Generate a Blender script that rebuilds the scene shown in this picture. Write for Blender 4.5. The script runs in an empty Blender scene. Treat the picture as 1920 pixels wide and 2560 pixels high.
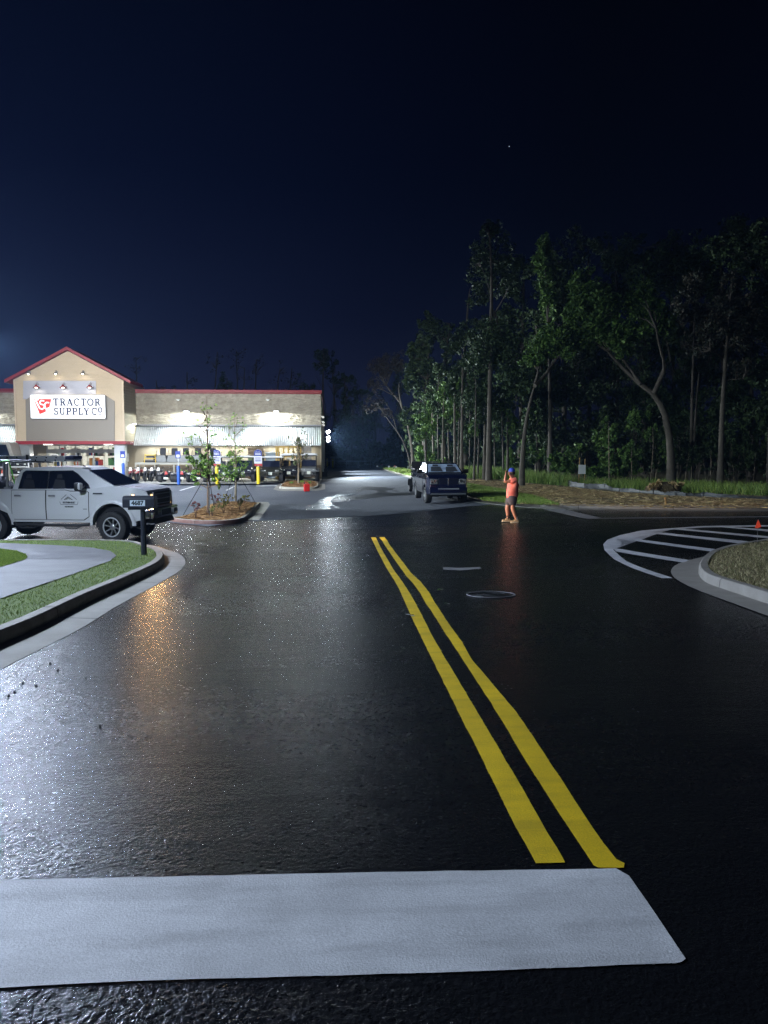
import bpy, bmesh, math, random
import numpy as np
from mathutils import Vector, Matrix
S = bpy.context.scene
C = S.collection
R = math.radians
PI = math.pi
rnd = random.Random(7)

# ------------------------------------------------------------------ camera
F = 1900.0
YAW, PITCH, EYE = R(-4.15), R(4.87), 1.68
cam_d = bpy.data.cameras.new('camera')
cam = bpy.data.objects.new('camera', cam_d)
C.objects.link(cam)
cam.location = (0, 0, EYE)
cam.rotation_euler = (PI / 2 - PITCH, 0, YAW)
cam_d.sensor_fit = 'VERTICAL'
cam_d.sensor_height = 36
cam_d.lens = 36 * F / 2560
cam_d.clip_start = 0.05
cam_d.clip_end = 4000
S.camera = cam
CR = cam.rotation_euler.to_matrix()
CO = Vector(cam.location)

# ------------------------------------------------------------------ world: night sky
W = bpy.data.worlds.new('World')
S.world = W
W.use_nodes = True
nt = W.node_tree
nt.nodes.clear()
N = nt.nodes.new
out = N('ShaderNodeOutputWorld')
bg = N('ShaderNodeBackground')
tc = N('ShaderNodeTexCoord')
sx = N('ShaderNodeSeparateXYZ')
nt.links.new(tc.outputs['Generated'], sx.inputs[0])
rz = N('ShaderNodeValToRGB')            # by height above the horizon
e = rz.color_ramp.elements
e[0].position = 0.0
e[0].color = (0.0140, 0.0190, 0.0520, 1)
e[1].position = 0.55
e[1].color = (0.0004, 0.0010, 0.0065, 1)
k = rz.color_ramp.elements.new(0.16)
k.color = (0.0042, 0.0066, 0.0270, 1)
k = rz.color_ramp.elements.new(0.32)
k.color = (0.0010, 0.0022, 0.0140, 1)
nt.links.new(sx.outputs['Z'], rz.inputs[0])
rx = N('ShaderNodeMapRange')            # the town glow stands to the west
rx.inputs['From Min'].default_value = -0.35
rx.inputs['From Max'].default_value = 0.30
rx.inputs['To Min'].default_value = 1.12
rx.inputs['To Max'].default_value = 0.22
nt.links.new(sx.outputs['X'], rx.inputs['Value'])
sky = N('ShaderNodeTexSky')
sky.sky_type = 'NISHITA'
sky.sun_disc = False
sky.sun_elevation = R(-8)
sky.sun_rotation = R(200)
mul = N('ShaderNodeMix')
mul.data_type = 'RGBA'
mul.blend_type = 'MULTIPLY'
mul.inputs[0].default_value = 1
nt.links.new(rz.outputs[0], mul.inputs[6])
nt.links.new(rx.outputs[0], mul.inputs[7])
add = N('ShaderNodeMix')
add.data_type = 'RGBA'
add.blend_type = 'ADD'
add.inputs[0].default_value = 0.02
nt.links.new(mul.outputs[2], add.inputs[6])
nt.links.new(sky.outputs[0], add.inputs[7])
nt.links.new(add.outputs[2], bg.inputs[0])
bg.inputs[1].default_value = 1.0
nt.links.new(bg.outputs[0], out.inputs[0])

S.view_settings.view_transform = 'Standard'
S.view_settings.look = 'None'
S.view_settings.exposure = 0
S.view_settings.gamma = 1
S.render.engine = 'CYCLES'
S.cycles.use_denoising = True
S.cycles.denoising_prefilter = 'NONE'
S.cycles.max_bounces = 5
S.cycles.diffuse_bounces = 2
S.cycles.glossy_bounces = 3
S.cycles.transparent_max_bounces = 8
S.cycles.sample_clamp_indirect = 3
S.cycles.sample_clamp_direct = 80
S.cycles.caustics_reflective = False
S.cycles.caustics_refractive = False


# ------------------------------------------------------------------ terrain height
_pts = [(-1e4, 0), (2.5, 0), (9, -.36), (17, -.85), (24, -1.10), (30, -1.16), (42, -1.14), (55, -.86), (64, -.86), (100, -1.15), (1e5, -1.15)]


def _lin(y):
    for (a, za), (b, zb) in zip(_pts, _pts[1:]):
        if y <= b:
            return za + (zb - za) * (y - a) / (b - a)
    return _pts[-1][1]


def sstep(a, b, v):
    t = min(1, max(0, (v - a) / (b - a)))
    return t * t * (3 - 2 * t)


_cache = {}


def _prof(i):
    """height at the knot y = 1.5 i; straight between knots so that every sheet laid on it fits"""
    if i not in _cache:
        yy = i * 1.5
        _cache[i] = sum(_lin(yy + d) for d in (-2, -1.2, -.5, 0, .5, 1.2, 2)) / 7
    return _cache[i]


def _tilt(i):
    y = i * 1.5
    return .34 * sstep(13, 24, y) * (1 - sstep(33, 48, y))


def G(x, y):
    q = y / 1.5
    i = math.floor(q)
    f = q - i
    z = _prof(i) * (1 - f) + _prof(i + 1) * f
    if 12 < y < 49.5:
        qx = x / 1.5
        j = math.floor(qx)
        g = qx - j
        z += (_tilt(i) * (1 - f) + _tilt(i + 1) * f) * (sstep(1.5, 9, j * 1.5) * (1 - g) + sstep(1.5, 9, j * 1.5 + 1.5) * g)
    return z


def ray(px, py):
    return CR @ Vector(((px - 960) / F, -(py - 1280) / F, -1))


def P(px, py, dz=0.0):
    """the point of the terrain (raised by dz) seen at a pixel of the photograph"""
    d = ray(px, py)
    t, last = 1.0, 1.0
    while t < 400:
        p = CO + d * t
        if p.z < G(p.x, p.y) + dz:
            a, b = last, t
            for _ in range(30):
                m = (a + b) / 2
                p = CO + d * m
                if p.z < G(p.x, p.y) + dz:
                    b = m
                else:
                    a = m
            return CO + d * b
        last = t
        t += .25
    return CO + d * 400


def PD(px, py, D):
    return CO + ray(px, py) * D


def depth(p):
    return -(CR.transposed() @ (Vector(p) - CO)).z


def P2(px, py, dz=0.0):
    p = P(px, py, dz)
    return (p.x, p.y)


# ------------------------------------------------------------------ materials
MATS = {}


def mat(name, col, rough=.6, metal=0, spec=.5, noise=None, bump=None, emit=None, coat=0, bands=None):
    """noise=(scale, colour2, amount[, detail]); bump=(scale, strength, distance)"""
    if name in MATS:
        return MATS[name]
    m = bpy.data.materials.new(name)
    m.use_nodes = True
    t = m.node_tree
    b = t.nodes['Principled BSDF']
    b.inputs['Base Color'].default_value = (*col, 1)
    b.inputs['Roughness'].default_value = rough
    b.inputs['Metallic'].default_value = metal
    b.inputs['Specular IOR Level'].default_value = spec
    b.inputs['Coat Weight'].default_value = coat
    co = None
    if noise or bump:
        co = t.nodes.new('ShaderNodeTexCoord')
    if noise:
        n = t.nodes.new('ShaderNodeTexNoise')
        n.inputs['Scale'].default_value = noise[0]
        n.inputs['Detail'].default_value = noise[3] if len(noise) > 3 else 6
        n.inputs['Roughness'].default_value = .65
        t.links.new(co.outputs['Object'], n.inputs['Vector'])
        rp = t.nodes.new('ShaderNodeMapRange')
        rp.inputs['From Min'].default_value = .5 - noise[2] * .3
        rp.inputs['From Max'].default_value = .5 + noise[2] * .3
        t.links.new(n.outputs['Fac'], rp.inputs['Value'])
        mx = t.nodes.new('ShaderNodeMix')
        mx.data_type = 'RGBA'
        mx.inputs[6].default_value = (*col, 1)
        mx.inputs[7].default_value = (*noise[1], 1)
        t.links.new(rp.outputs[0], mx.inputs[0])
        t.links.new(mx.outputs[2], b.inputs['Base Color'])
    if bump:
        n = t.nodes.new('ShaderNodeTexNoise')
        n.inputs['Scale'].default_value = bump[0]
        n.inputs['Detail'].default_value = 4
        t.links.new(co.outputs['Object'], n.inputs['Vector'])
        bp = t.nodes.new('ShaderNodeBump')
        bp.inputs['Strength'].default_value = bump[1]
        bp.inputs['Distance'].default_value = bump[2]
        t.links.new(n.outputs['Fac'], bp.inputs['Height'])
        t.links.new(bp.outputs[0], b.inputs['Normal'])
    if emit:
        b.inputs['Emission Color'].default_value = (*emit[0], 1)
        b.inputs['Emission Strength'].default_value = emit[1]
    MATS[name] = m
    return m


def wet_asphalt(name, dark, rough_lo, rough_hi, patch=.35, grain=(.7, 1.0), shine=(.05, 1.0)):
    m = bpy.data.materials.new(name)
    m.use_nodes = True
    t = m.node_tree
    b = t.nodes['Principled BSDF']
    co = t.nodes.new('ShaderNodeTexCoord')

    def noise(scale, detail=4, rough=.6, vec=None):
        n = t.nodes.new('ShaderNodeTexNoise')
        n.inputs['Scale'].default_value = scale
        n.inputs['Detail'].default_value = detail
        n.inputs['Roughness'].default_value = rough
        t.links.new(vec or co.outputs['Object'], n.inputs['Vector'])
        return n.outputs['Fac']
    mp = t.nodes.new('ShaderNodeMapping')
    mp.inputs['Scale'].default_value = (.35, 1, 1)
    t.links.new(co.outputs['Object'], mp.inputs['Vector'])
    big = noise(patch, 5, .6, mp.outputs[0])
    rg = t.nodes.new('ShaderNodeMapRange')
    rg.inputs['From Min'].default_value = .2
    rg.inputs['From Max'].default_value = .8
    rg.inputs['To Min'].default_value = rough_lo
    rg.inputs['To Max'].default_value = rough_hi
    t.links.new(big, rg.inputs['Value'])
    t.links.new(rg.outputs[0], b.inputs['Roughness'])
    fine = noise(120, 3, .6)
    mx = t.nodes.new('ShaderNodeMix')
    mx.data_type = 'RGBA'
    mx.inputs[6].default_value = (dark * .5, dark * .56, dark * .75, 1)
    mx.inputs[7].default_value = (dark * 1.5, dark * 1.6, dark * 1.9, 1)
    t.links.new(fine, mx.inputs[0])
    t.links.new(mx.outputs[2], b.inputs['Base Color'])
    fi = t.nodes.new('ShaderNodeMath')
    fi.operation = 'MULTIPLY_ADD'
    fi.inputs[1].default_value = .45
    t.links.new(noise(130, 2, .5), fi.inputs[0])
    t.links.new(noise(48, 2, .5), fi.inputs[2])
    # worn smoother and rougher areas: the stones stand out by different amounts
    st = t.nodes.new('ShaderNodeMapRange')
    st.inputs['From Min'].default_value = .25
    st.inputs['From Max'].default_value = .75
    st.inputs['To Min'].default_value = grain[0]
    st.inputs['To Max'].default_value = grain[1]
    t.links.new(noise(.9, 5, .65, mp.outputs[0]), st.inputs['Value'])
    b1 = t.nodes.new('ShaderNodeBump')
    b1.inputs['Distance'].default_value = .0060
    t.links.new(st.outputs[0], b1.inputs['Strength'])
    t.links.new(fi.outputs[0], b1.inputs['Height'])
    b2 = t.nodes.new('ShaderNodeBump')
    b2.inputs['Strength'].default_value = .3
    b2.inputs['Distance'].default_value = .03
    t.links.new(noise(5, 3, .6, mp.outputs[0]), b2.inputs['Height'])
    t.links.new(b2.outputs[0], b1.inputs['Normal'])
    t.links.new(b1.outputs[0], b.inputs['Normal'])
    b.inputs['Specular Tint'].default_value = (.84, .92, 1, 1)
    # every stone of the mix shines by its own amount
    vo = t.nodes.new('ShaderNodeTexVoronoi')
    vo.inputs['Scale'].default_value = 62
    t.links.new(co.outputs['Object'], vo.inputs['Vector'])
    sc = t.nodes.new('ShaderNodeSeparateColor')
    t.links.new(vo.outputs['Color'], sc.inputs[0])
    sr = t.nodes.new('ShaderNodeMapRange')
    sr.inputs['To Min'].default_value = shine[0]
    sr.inputs['To Max'].default_value = shine[1]
    t.links.new(sc.outputs[0], sr.inputs['Value'])
    t.links.new(sr.outputs[0], b.inputs['Specular IOR Level'])
    rr_ = t.nodes.new('ShaderNodeMath')
    rr_.operation = 'MULTIPLY_ADD'
    rr_.inputs[1].default_value = .08
    t.links.new(sc.outputs[1], rr_.inputs[0])
    t.links.new(rg.outputs[0], rr_.inputs[2])
    t.links.new(rr_.outputs[0], b.inputs['Roughness'])
    MATS[name] = m
    return m


def road_paint(name, col, worn, amount=.62):
    """thermoplastic paint: stains, tyre scuffs and pits where the stones show through"""
    m = bpy.data.materials.new(name)
    m.use_nodes = True
    t = m.node_tree
    b = t.nodes['Principled BSDF']
    co = t.nodes.new('ShaderNodeTexCoord')

    def noise(scale, detail, vec=None, r_=.6):
        n = t.nodes.new('ShaderNodeTexNoise')
        n.inputs['Scale'].default_value = scale
        n.inputs['Detail'].default_value = detail
        n.inputs['Roughness'].default_value = r_
        t.links.new(vec or co.outputs['Object'], n.inputs['Vector'])
        return n.outputs['Fac']

    def step(src, a, c, lo, hi):
        r_ = t.nodes.new('ShaderNodeMapRange')
        for k_, v_ in (('From Min', a), ('From Max', c), ('To Min', lo), ('To Max', hi)):
            r_.inputs[k_].default_value = v_
        t.links.new(src, r_.inputs['Value'])
        return r_.outputs[0]

    def mul(a, c):
        q = t.nodes.new('ShaderNodeMath')
        q.operation = 'MULTIPLY'
        t.links.new(a, q.inputs[0])
        t.links.new(c, q.inputs[1])
        return q.outputs[0]
    mp = t.nodes.new('ShaderNodeMapping')
    mp.inputs['Scale'].default_value = (.25, 1.6, 1)
    mp.inputs['Rotation'].default_value = (0, 0, .12)
    t.links.new(co.outputs['Object'], mp.inputs['Vector'])
    pits = step(noise(140, 4, None, .75), amount, amount + .10, 1, .35)
    grain = step(noise(150, 3), .3, .7, .66, 1)
    stain = step(noise(1.7, 6), .35, .68, 1, .66)
    scuff = step(noise(5, 6, mp.outputs[0]), .48, .70, 1, .74)
    f = mul(mul(pits, grain), mul(stain, scuff))
    mx = t.nodes.new('ShaderNodeMix')
    mx.data_type = 'RGBA'
    mx.inputs[6].default_value = (*worn, 1)
    mx.inputs[7].default_value = (*col, 1)
    t.links.new(f, mx.inputs[0])
    t.links.new(mx.outputs[2], b.inputs['Base Color'])
    b.inputs['Roughness'].default_value = .55
    bp = t.nodes.new('ShaderNodeBump')
    bp.inputs['Strength'].default_value = 1
    bp.inputs['Distance'].default_value = .0024
    t.links.new(noise(110, 3), bp.inputs['Height'])
    t.links.new(bp.outputs[0], b.inputs['Normal'])
    MATS[name] = m
    return m


# ------------------------------------------------------------------ mesh helpers
class MB:
    def __init__(s):
        s.v, s.f, s.m = [], [], []

    def add(s, vs, fs, mi=0, M=None):
        o = len(s.v)
        if M is not None:
            vs = [M @ Vector(v) for v in vs]
        s.v += [tuple(v) for v in vs]
        s.f += [tuple(i + o for i in f) for f in fs]
        s.m += [mi] * len(fs)
        return s

    def box(s, c, d, mi=0, rot=(0, 0, 0), M=None, taper=1.0, chamfer=0.0):
        x, y, z = d[0] / 2, d[1] / 2, d[2] / 2
        k = taper
        if chamfer:
            ch = min(chamfer, x * .9, y * .9, z * .9)
            bm = bmesh.new()
            bmesh.ops.create_cube(bm, size=1, matrix=Matrix.Diagonal((2 * x, 2 * y, 2 * z, 1)))
            bmesh.ops.bevel(bm, geom=bm.edges[:], offset=ch, segments=2, affect='EDGES', profile=.5)
            vs = [v.co.copy() for v in bm.verts]
            for v in vs:
                if v.z > 0:
                    v.x *= k
                    v.y *= k
            bm.verts.index_update()
            fs = [[v.index for v in f.verts] for f in bm.faces]
            bm.free()
        else:
            vs = [(-x, -y, -z), (x, -y, -z), (x, y, -z), (-x, y, -z), (-x * k, -y * k, z), (x * k, -y * k, z), (x * k, y * k, z), (-x * k, y * k, z)]
            fs = [(0, 3, 2, 1), (4, 5, 6, 7), (0, 1, 5, 4), (1, 2, 6, 5), (2, 3, 7, 6), (3, 0, 4, 7)]
        T = Matrix.Translation(c) @ (Matrix.Rotation(rot[2], 4, 'Z') @ Matrix.Rotation(rot[1], 4, 'Y') @ Matrix.Rotation(rot[0], 4, 'X'))
        if M is not None:
            T = M @ T
        return s.add(vs, fs, mi, T)

    def tube(s, pts, rad, n=8, mi=0, cap=True, M=None):
        pts = [Vector(p) for p in pts]
        if not hasattr(rad, '__len__'):
            rad = [rad] * len(pts)
        vs, fs = [], []
        up = None
        for i, p in enumerate(pts):
            d = (pts[min(i + 1, len(pts) - 1)] - pts[max(i - 1, 0)]).normalized()
            if up is None:
                up = Vector((0, 0, 1)) if abs(d.z) < .9 else Vector((1, 0, 0))
            a = (up - d * up.dot(d)).normalized()
            up = a
            b = d.cross(a)
            for j in range(n):
                t = 2 * PI * j / n
                vs.append(p + (a * math.cos(t) + b * math.sin(t)) * rad[i])
        for i in range(len(pts) - 1):
            for j in range(n):
                k = (j + 1) % n
                fs.append((i * n + j, i * n + k, (i + 1) * n + k, (i + 1) * n + j))
        if cap:
            fs.append(tuple(range(n))[::-1])
            fs.append(tuple(range((len(pts) - 1) * n, len(pts) * n)))
        return s.add(vs, fs, mi, M)

    def lathe(s, prof, n=24, mi=0, M=None, axis='Z', cap=True):
        """prof: (radius, height) list turned about an axis"""
        vs, fs = [], []
        for r, h in prof:
            for j in range(n):
                t = 2 * PI * j / n
                c, q = r * math.cos(t), r * math.sin(t)
                vs.append((c, q, h) if axis == 'Z' else (c, h, q))
        for i in range(len(prof) - 1):
            for j in range(n):
                k = (j + 1) % n
                fs.append((i * n + j, i * n + k, (i + 1) * n + k, (i + 1) * n + j))
        if cap and prof[0][0] > 1e-4:
            fs.append(tuple(range(n))[::-1])
        if cap and prof[-1][0] > 1e-4:
            fs.append(tuple(range((len(prof) - 1) * n, len(prof) * n)))
        return s.add(vs, fs, mi, M)

    def prism(s, poly, h0, h1, mi=0, M=None):
        n = len(poly)
        vs = [(x, y, h0) for x, y in poly] + [(x, y, h1) for x, y in poly]
        fs = [tuple(range(n))[::-1], tuple(range(n, 2 * n))] + [(i, (i + 1) % n, n + (i + 1) % n, n + i) for i in range(n)]
        return s.add(vs, fs, mi, M)

    def build(s, name, mats, parent=None, loc=(0, 0, 0), rotz=0, smooth=0, bevel=0):
        me = bpy.data.meshes.new(name)
        me.from_pydata(s.v, [], s.f)
        if not isinstance(mats, (list, tuple)):
            mats = [mats]
        for m in mats:
            me.materials.append(m)
        me.polygons.foreach_set('material_index', s.m)
        me.update()
        bm = bmesh.new()
        bm.from_mesh(me)
        if smooth or bevel:
            bmesh.ops.remove_doubles(bm, verts=bm.verts[:], dist=1e-5)
        bmesh.ops.recalc_face_normals(bm, faces=bm.faces[:])
        bm.to_mesh(me)
        bm.free()
        o = bpy.data.objects.new(name, me)
        C.objects.link(o)
        o.location = loc
        o.rotation_euler = (0, 0, rotz)
        if parent is not None:
            o.parent = parent
        if bevel:
            bv = o.modifiers.new('bevel', 'BEVEL')
            bv.width = bevel
            bv.segments = 2
            bv.limit_method = 'ANGLE'
        if smooth:
            me.polygons.foreach_set('use_smooth', [True] * len(me.polygons))
            me.set_sharp_from_angle(angle=R(smooth))
        return o


def tag(o, label=None, cat=None, group=None, kind=None):
    if label:
        o['label'] = label
    if cat:
        o['category'] = cat
    if group:
        o['group'] = group
    if kind:
        o['kind'] = kind
    return o


def thing(name, label, cat, loc=(0, 0, 0), rotz=0, group=None):
    o = bpy.data.objects.new(name, None)
    C.objects.link(o)
    o.empty_display_size = .2
    o.location = loc
    o.rotation_euler = (0, 0, rotz)
    return tag(o, label, cat, group)


def dup(o, loc=None, rotz=None, label=None, parent=None):
    c = o.copy()
    C.objects.link(c)
    if parent is not None:
        c.parent = parent
    if loc is not None:
        c.location = loc
    if rotz is not None:
        c.rotation_euler = (0, 0, rotz)
    if label:
        c['label'] = label
    for ch in list(o.children):
        dup(ch, parent=c)
    return c


def at(x, y, dz=0):
    return Vector((x, y, G(x, y) + dz))


def cutgrid(bm, step, axes='xy'):
    for ax in axes:
        i = 'xyz'.index(ax)
        lo = min(v.co[i] for v in bm.verts)
        hi = max(v.co[i] for v in bm.verts)
        k = math.floor(lo / step) + 1
        no = Vector((0, 0, 0))
        no[i] = 1
        while k * step < hi:
            p = Vector((0, 0, 0))
            p[i] = k * step
            bmesh.ops.bisect_plane(bm, geom=bm.verts[:] + bm.edges[:] + bm.faces[:], plane_co=p, plane_no=no, dist=1e-5)
            k += 1


def sheet(name, poly, off, m, step=1.5, kind='structure', zfun=None, parent=None):
    """a polygon laid over the terrain"""
    bm = bmesh.new()
    f = bm.faces.new([bm.verts.new((x, y, 0)) for x, y in poly])
    bmesh.ops.triangulate(bm, faces=[f])
    cutgrid(bm, 1.5)
    if step < 1.5:
        cutgrid(bm, step)
    for v in bm.verts:
        v.co.z = G(v.co.x, v.co.y) + off + (zfun(v.co.x, v.co.y) if zfun else 0)
    bmesh.ops.recalc_face_normals(bm, faces=bm.faces[:])
    for f in bm.faces:
        f.smooth = True
        if f.normal.z < 0:
            f.normal_flip()
    me = bpy.data.meshes.new(name)
    bm.to_mesh(me)
    bm.free()
    me.materials.append(m)
    o = bpy.data.objects.new(name, me)
    C.objects.link(o)
    if parent is not None:
        o.parent = parent
    if kind:
        o['kind'] = kind
    return o


def resample(pts, step):
    pts = [Vector((p[0], p[1])) for p in pts]
    outp = [pts[0]]
    for a, b in zip(pts, pts[1:]):
        n = max(1, int((b - a).length / step))
        for i in range(1, n + 1):
            outp.append(a.lerp(b, i / n))
    return outp


def smoothline(pts, it=2):
    pts = [Vector((p[0], p[1])) for p in pts]
    for _ in range(it):
        q = [pts[0]]
        for a, b in zip(pts, pts[1:]):
            q += [a.lerp(b, .25), a.lerp(b, .75)]
        q.append(pts[-1])
        pts = q
    return pts


def offset_line(pts, d):
    """shift a polyline to its left by d"""
    o = []
    for i, p in enumerate(pts):
        t = (pts[min(i + 1, len(pts) - 1)] - pts[max(i - 1, 0)]).normalized()
        o.append(p + Vector((-t.y, t.x)) * d)
    return o


def sweep(name, pts, prof, m, step=.6, joints=3.0):
    """prof: (offset to the left of the line, height above terrain) outline swept along a ground line"""
    pts = resample(pts, step)
    lines = [offset_line(pts, d) for d, _ in prof]
    b = MB()
    vs = []
    for i in range(len(pts)):
        g = G(pts[i].x, pts[i].y)
        for (d, h), ln in zip(prof, lines):
            vs.append((ln[i].x, ln[i].y, g + h))
    k = len(prof)
    fs = []
    for i in range(len(pts) - 1):
        for j in range(k - 1):
            fs.append((i * k + j, i * k + j + 1, (i + 1) * k + j + 1, (i + 1) * k + j))
    b.add(vs, fs)
    if joints:
        every = max(2, round(joints / step))
        for i in range(every // 2, len(pts) - 1, every):
            t = (pts[i + 1] - pts[i]).normalized() * .009
            q, w = [], []
            for (d, hh), ln in zip(prof[:-1], lines):
                n_ = offset_line([pts[i], pts[i + 1]], d - (.003 if d < .02 else 0))[0]
                z = G(n_.x, n_.y) + hh + .003
                q.append((n_.x - t.x, n_.y - t.y, z))
                w.append((n_.x + t.x, n_.y + t.y, z))
            c = len(q)
            b.add(q + w, [(j, j + 1, c + j + 1, c + j) for j in range(c - 1)], 1)
    o = b.build(name, [m, mat('kerb_joint', (.03, .028, .025), .9)], smooth=40)
    o['kind'] = 'structure'
    return o


def inside(x, y, poly):
    c = False
    j = len(poly) - 1
    for i in range(len(poly)):
        xi, yi = poly[i][0], poly[i][1]
        xj, yj = poly[j][0], poly[j][1]
        if (yi > y) != (yj > y) and x < (xj - xi) * (y - yi) / (yj - yi) + xi:
            c = not c
        j = i
    return c


def blades(name, poly, n, h, w, mats, off=0, lean=.5, holes=(), label=None, cat=None, flat=False, zfun=None, dens=None):
    """a mass of grass blades or straw over a ground polygon: one object of stuff"""
    xs = [p[0] for p in poly]
    ys = [p[1] for p in poly]
    r = random.Random(n)
    vs, fs, mi = [], [], []
    tries = 0
    cnt = 0
    while cnt < n and tries < n * 30:
        tries += 1
        x, y = r.uniform(min(xs), max(xs)), r.uniform(min(ys), max(ys))
        if not inside(x, y, poly) or any(inside(x, y, q) for q in holes):
            continue
        if dens and r.random() > dens(x, y):
            continue
        cnt += 1
        z = G(x, y) + off + (zfun(x, y) if zfun else 0)
        a = r.uniform(0, 2 * PI)
        hh = h * r.uniform(.55, 1.25)
        ww = w * r.uniform(.6, 1.3)
        c, q = math.cos(a), math.sin(a)
        b = a + r.uniform(-1.5, 1.5)
        L = hh * lean * r.uniform(.1, 1)
        i = len(vs)
        if flat:
            l2 = hh / 2
            vs += [(x - c * l2, y - q * l2, z + r.uniform(0, .03)), (x - c * l2 - q * ww, y - q * l2 + c * ww, z + r.uniform(0, .03)), (x + c * l2, y + q * l2, z + r.uniform(.0, .05))]
        else:
            vs += [(x - c * ww, y - q * ww, z), (x + c * ww, y + q * ww, z), (x + math.cos(b) * L, y + math.sin(b) * L, z + hh)]
        fs.append((i, i + 1, i + 2))
        mi.append(r.randrange(len(mats)))
    me = bpy.data.meshes.new(name)
    me.from_pydata(vs, [], fs)
    for m in mats:
        me.materials.append(m)
    me.polygons.foreach_set('material_index', mi)
    me.update()
    o = bpy.data.objects.new(name, me)
    C.objects.link(o)
    return tag(o, label, cat, kind='stuff')


def text_mesh(txt, size, name='lettering', m=None, parent=None, M=None, bold=0.0, align='CENTER', xs=1.0, ext=.002):
    cu = bpy.data.curves.new(name, 'FONT')
    cu.body = txt
    cu.size = size
    cu.align_x = align
    cu.align_y = 'CENTER'
    cu.offset = bold
    cu.extrude = ext
    cu.resolution_u = 3
    o = bpy.data.objects.new('tmp', cu)
    C.objects.link(o)
    bpy.context.view_layer.update()
    me = bpy.data.meshes.new_from_object(o.evaluated_get(bpy.context.evaluated_depsgraph_get()))
    bpy.data.objects.remove(o)
    bpy.data.curves.remove(cu)
    me.name = name
    me.materials.clear()
    me.materials.append(m)
    me.transform(Matrix.Diagonal((xs, 1, 1, 1)))
    if M is not None:
        me.transform(M)
    o = bpy.data.objects.new(name, me)
    C.objects.link(o)
    if parent is not None:
        o.parent = parent
    return o


def lamp(name, kind, parent, loc, power, col, target=None, cone=150, blend=.6, size=.15):
    """the light of a built lamp, a child of its fixture"""
    d = bpy.data.lights.new(name, kind)
    d.energy = power
    d.color = col
    if kind == 'SPOT':
        d.spot_size = R(cone)
        d.spot_blend = blend
        d.shadow_soft_size = size
    elif kind == 'POINT':
        d.shadow_soft_size = size
    elif kind == 'AREA':
        d.shape = 'RECTANGLE'
        d.size, d.size_y = size if hasattr(size, '__len__') else (size, size)
    o = bpy.data.objects.new(name, d)
    C.objects.link(o)
    o.parent = parent
    o.location = loc
    if target is not None:
        v = Vector(target) - Vector(loc)
        o.rotation_euler = v.to_track_quat('-Z', 'Y').to_euler()
    return o

# ================================================================== SETTING
M_wet = wet_asphalt('wet_asphalt', .007, .155, .235)
M_dry = wet_asphalt('dry_asphalt', .085, .62, .85)
M_soak = wet_asphalt('soaked_asphalt', .016, .30, .45, .8)
M_forest = mat('forest_floor', (.03, .024, .015), .95, noise=(.6, (.045, .04, .02), .8), bump=(3, .8, .1))
M_lawn_soil = mat('lawn_soil', (.11, .16, .025), .95, noise=(3, (.07, .105, .02), .8), bump=(30, .8, .03))
M_verge = mat('verge_soil', (.20, .135, .07), .95, noise=(1.2, (.13, .14, .05), .9), bump=(14, .9, .06))
M_conc = mat('concrete', (.31, .295, .26), .8, noise=(2.2, (.20, .185, .16), .9, 9), bump=(60, .35, .004))
M_conc_dirty = mat('weathered_concrete', (.33, .31, .27), .8, noise=(4.5, (.17, .15, .12), .9), bump=(50, .4, .005))
M_walk = mat('sidewalk_concrete', (.145, .145, .14), .75, noise=(1.6, (.08, .08, .08), .9, 9), bump=(90, .3, .003))
M_mulch = mat('mulch', (.42, .23, .09), .95, noise=(9, (.22, .115, .045), .9), bump=(25, 1, .06))
M_white_line = road_paint('white_road_paint', (.82, .83, .85), (.05, .05, .055))
M_old_line = mat('faded_road_paint', (.32, .32, .32), .6, noise=(6, (.08, .08, .09), .9), bump=(120, .5, .006))
M_yellow_line = road_paint('yellow_road_paint', (.95, .65, .010), (.10, .07, .012), .64)
M_red_kerb = mat('red_kerb_paint', (.19, .075, .06), .7, noise=(5, (.26, .16, .13), .7), bump=(50, .3, .004))

# bare ground out to the horizon
b = MB()
gx = [-900, -300, -120] + [i * 1.5 for i in range(-20, 21)] + [45, 60, 120, 200, 400, 900]
gy = [-300, -60] + [i * 1.5 for i in range(-20, 100)] + [160, 200, 300, 600, 1500]
vs = [(x, y, G(x, y) - .10) for y in gy for x in gx]
nx = len(gx)
fs = [(j * nx + i, j * nx + i + 1, (j + 1) * nx + i + 1, (j + 1) * nx + i) for j in range(len(gy) - 1) for i in range(nx - 1)]
b.add(vs, fs)
tag(b.build('ground', M_forest, smooth=60), kind='structure')

# roadway, near part wet and black
sheet('road', [(-70, -25), (45, -25), (45, 40), (-70, 40)], 0, M_wet)

# parking lot and service drive behind the wet edge, older and drier
edge = [P2(800, 1277), P2(898, 1276), P2(995, 1272), P2(1060, 1269), P2(1158, 1267), P2(1215, 1263)]
lot_poly = [P2(424, 1306), P2(520, 1316), P2(619, 1304), P2(660, 1268), P2(700, 1262), P2(752, 1275)] + edge + [(16, 40), (14, 118), (-70, 118), (-70, 31), P2(300, 1303)]
sheet('parking_lot', lot_poly, .008, M_dry)

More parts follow.
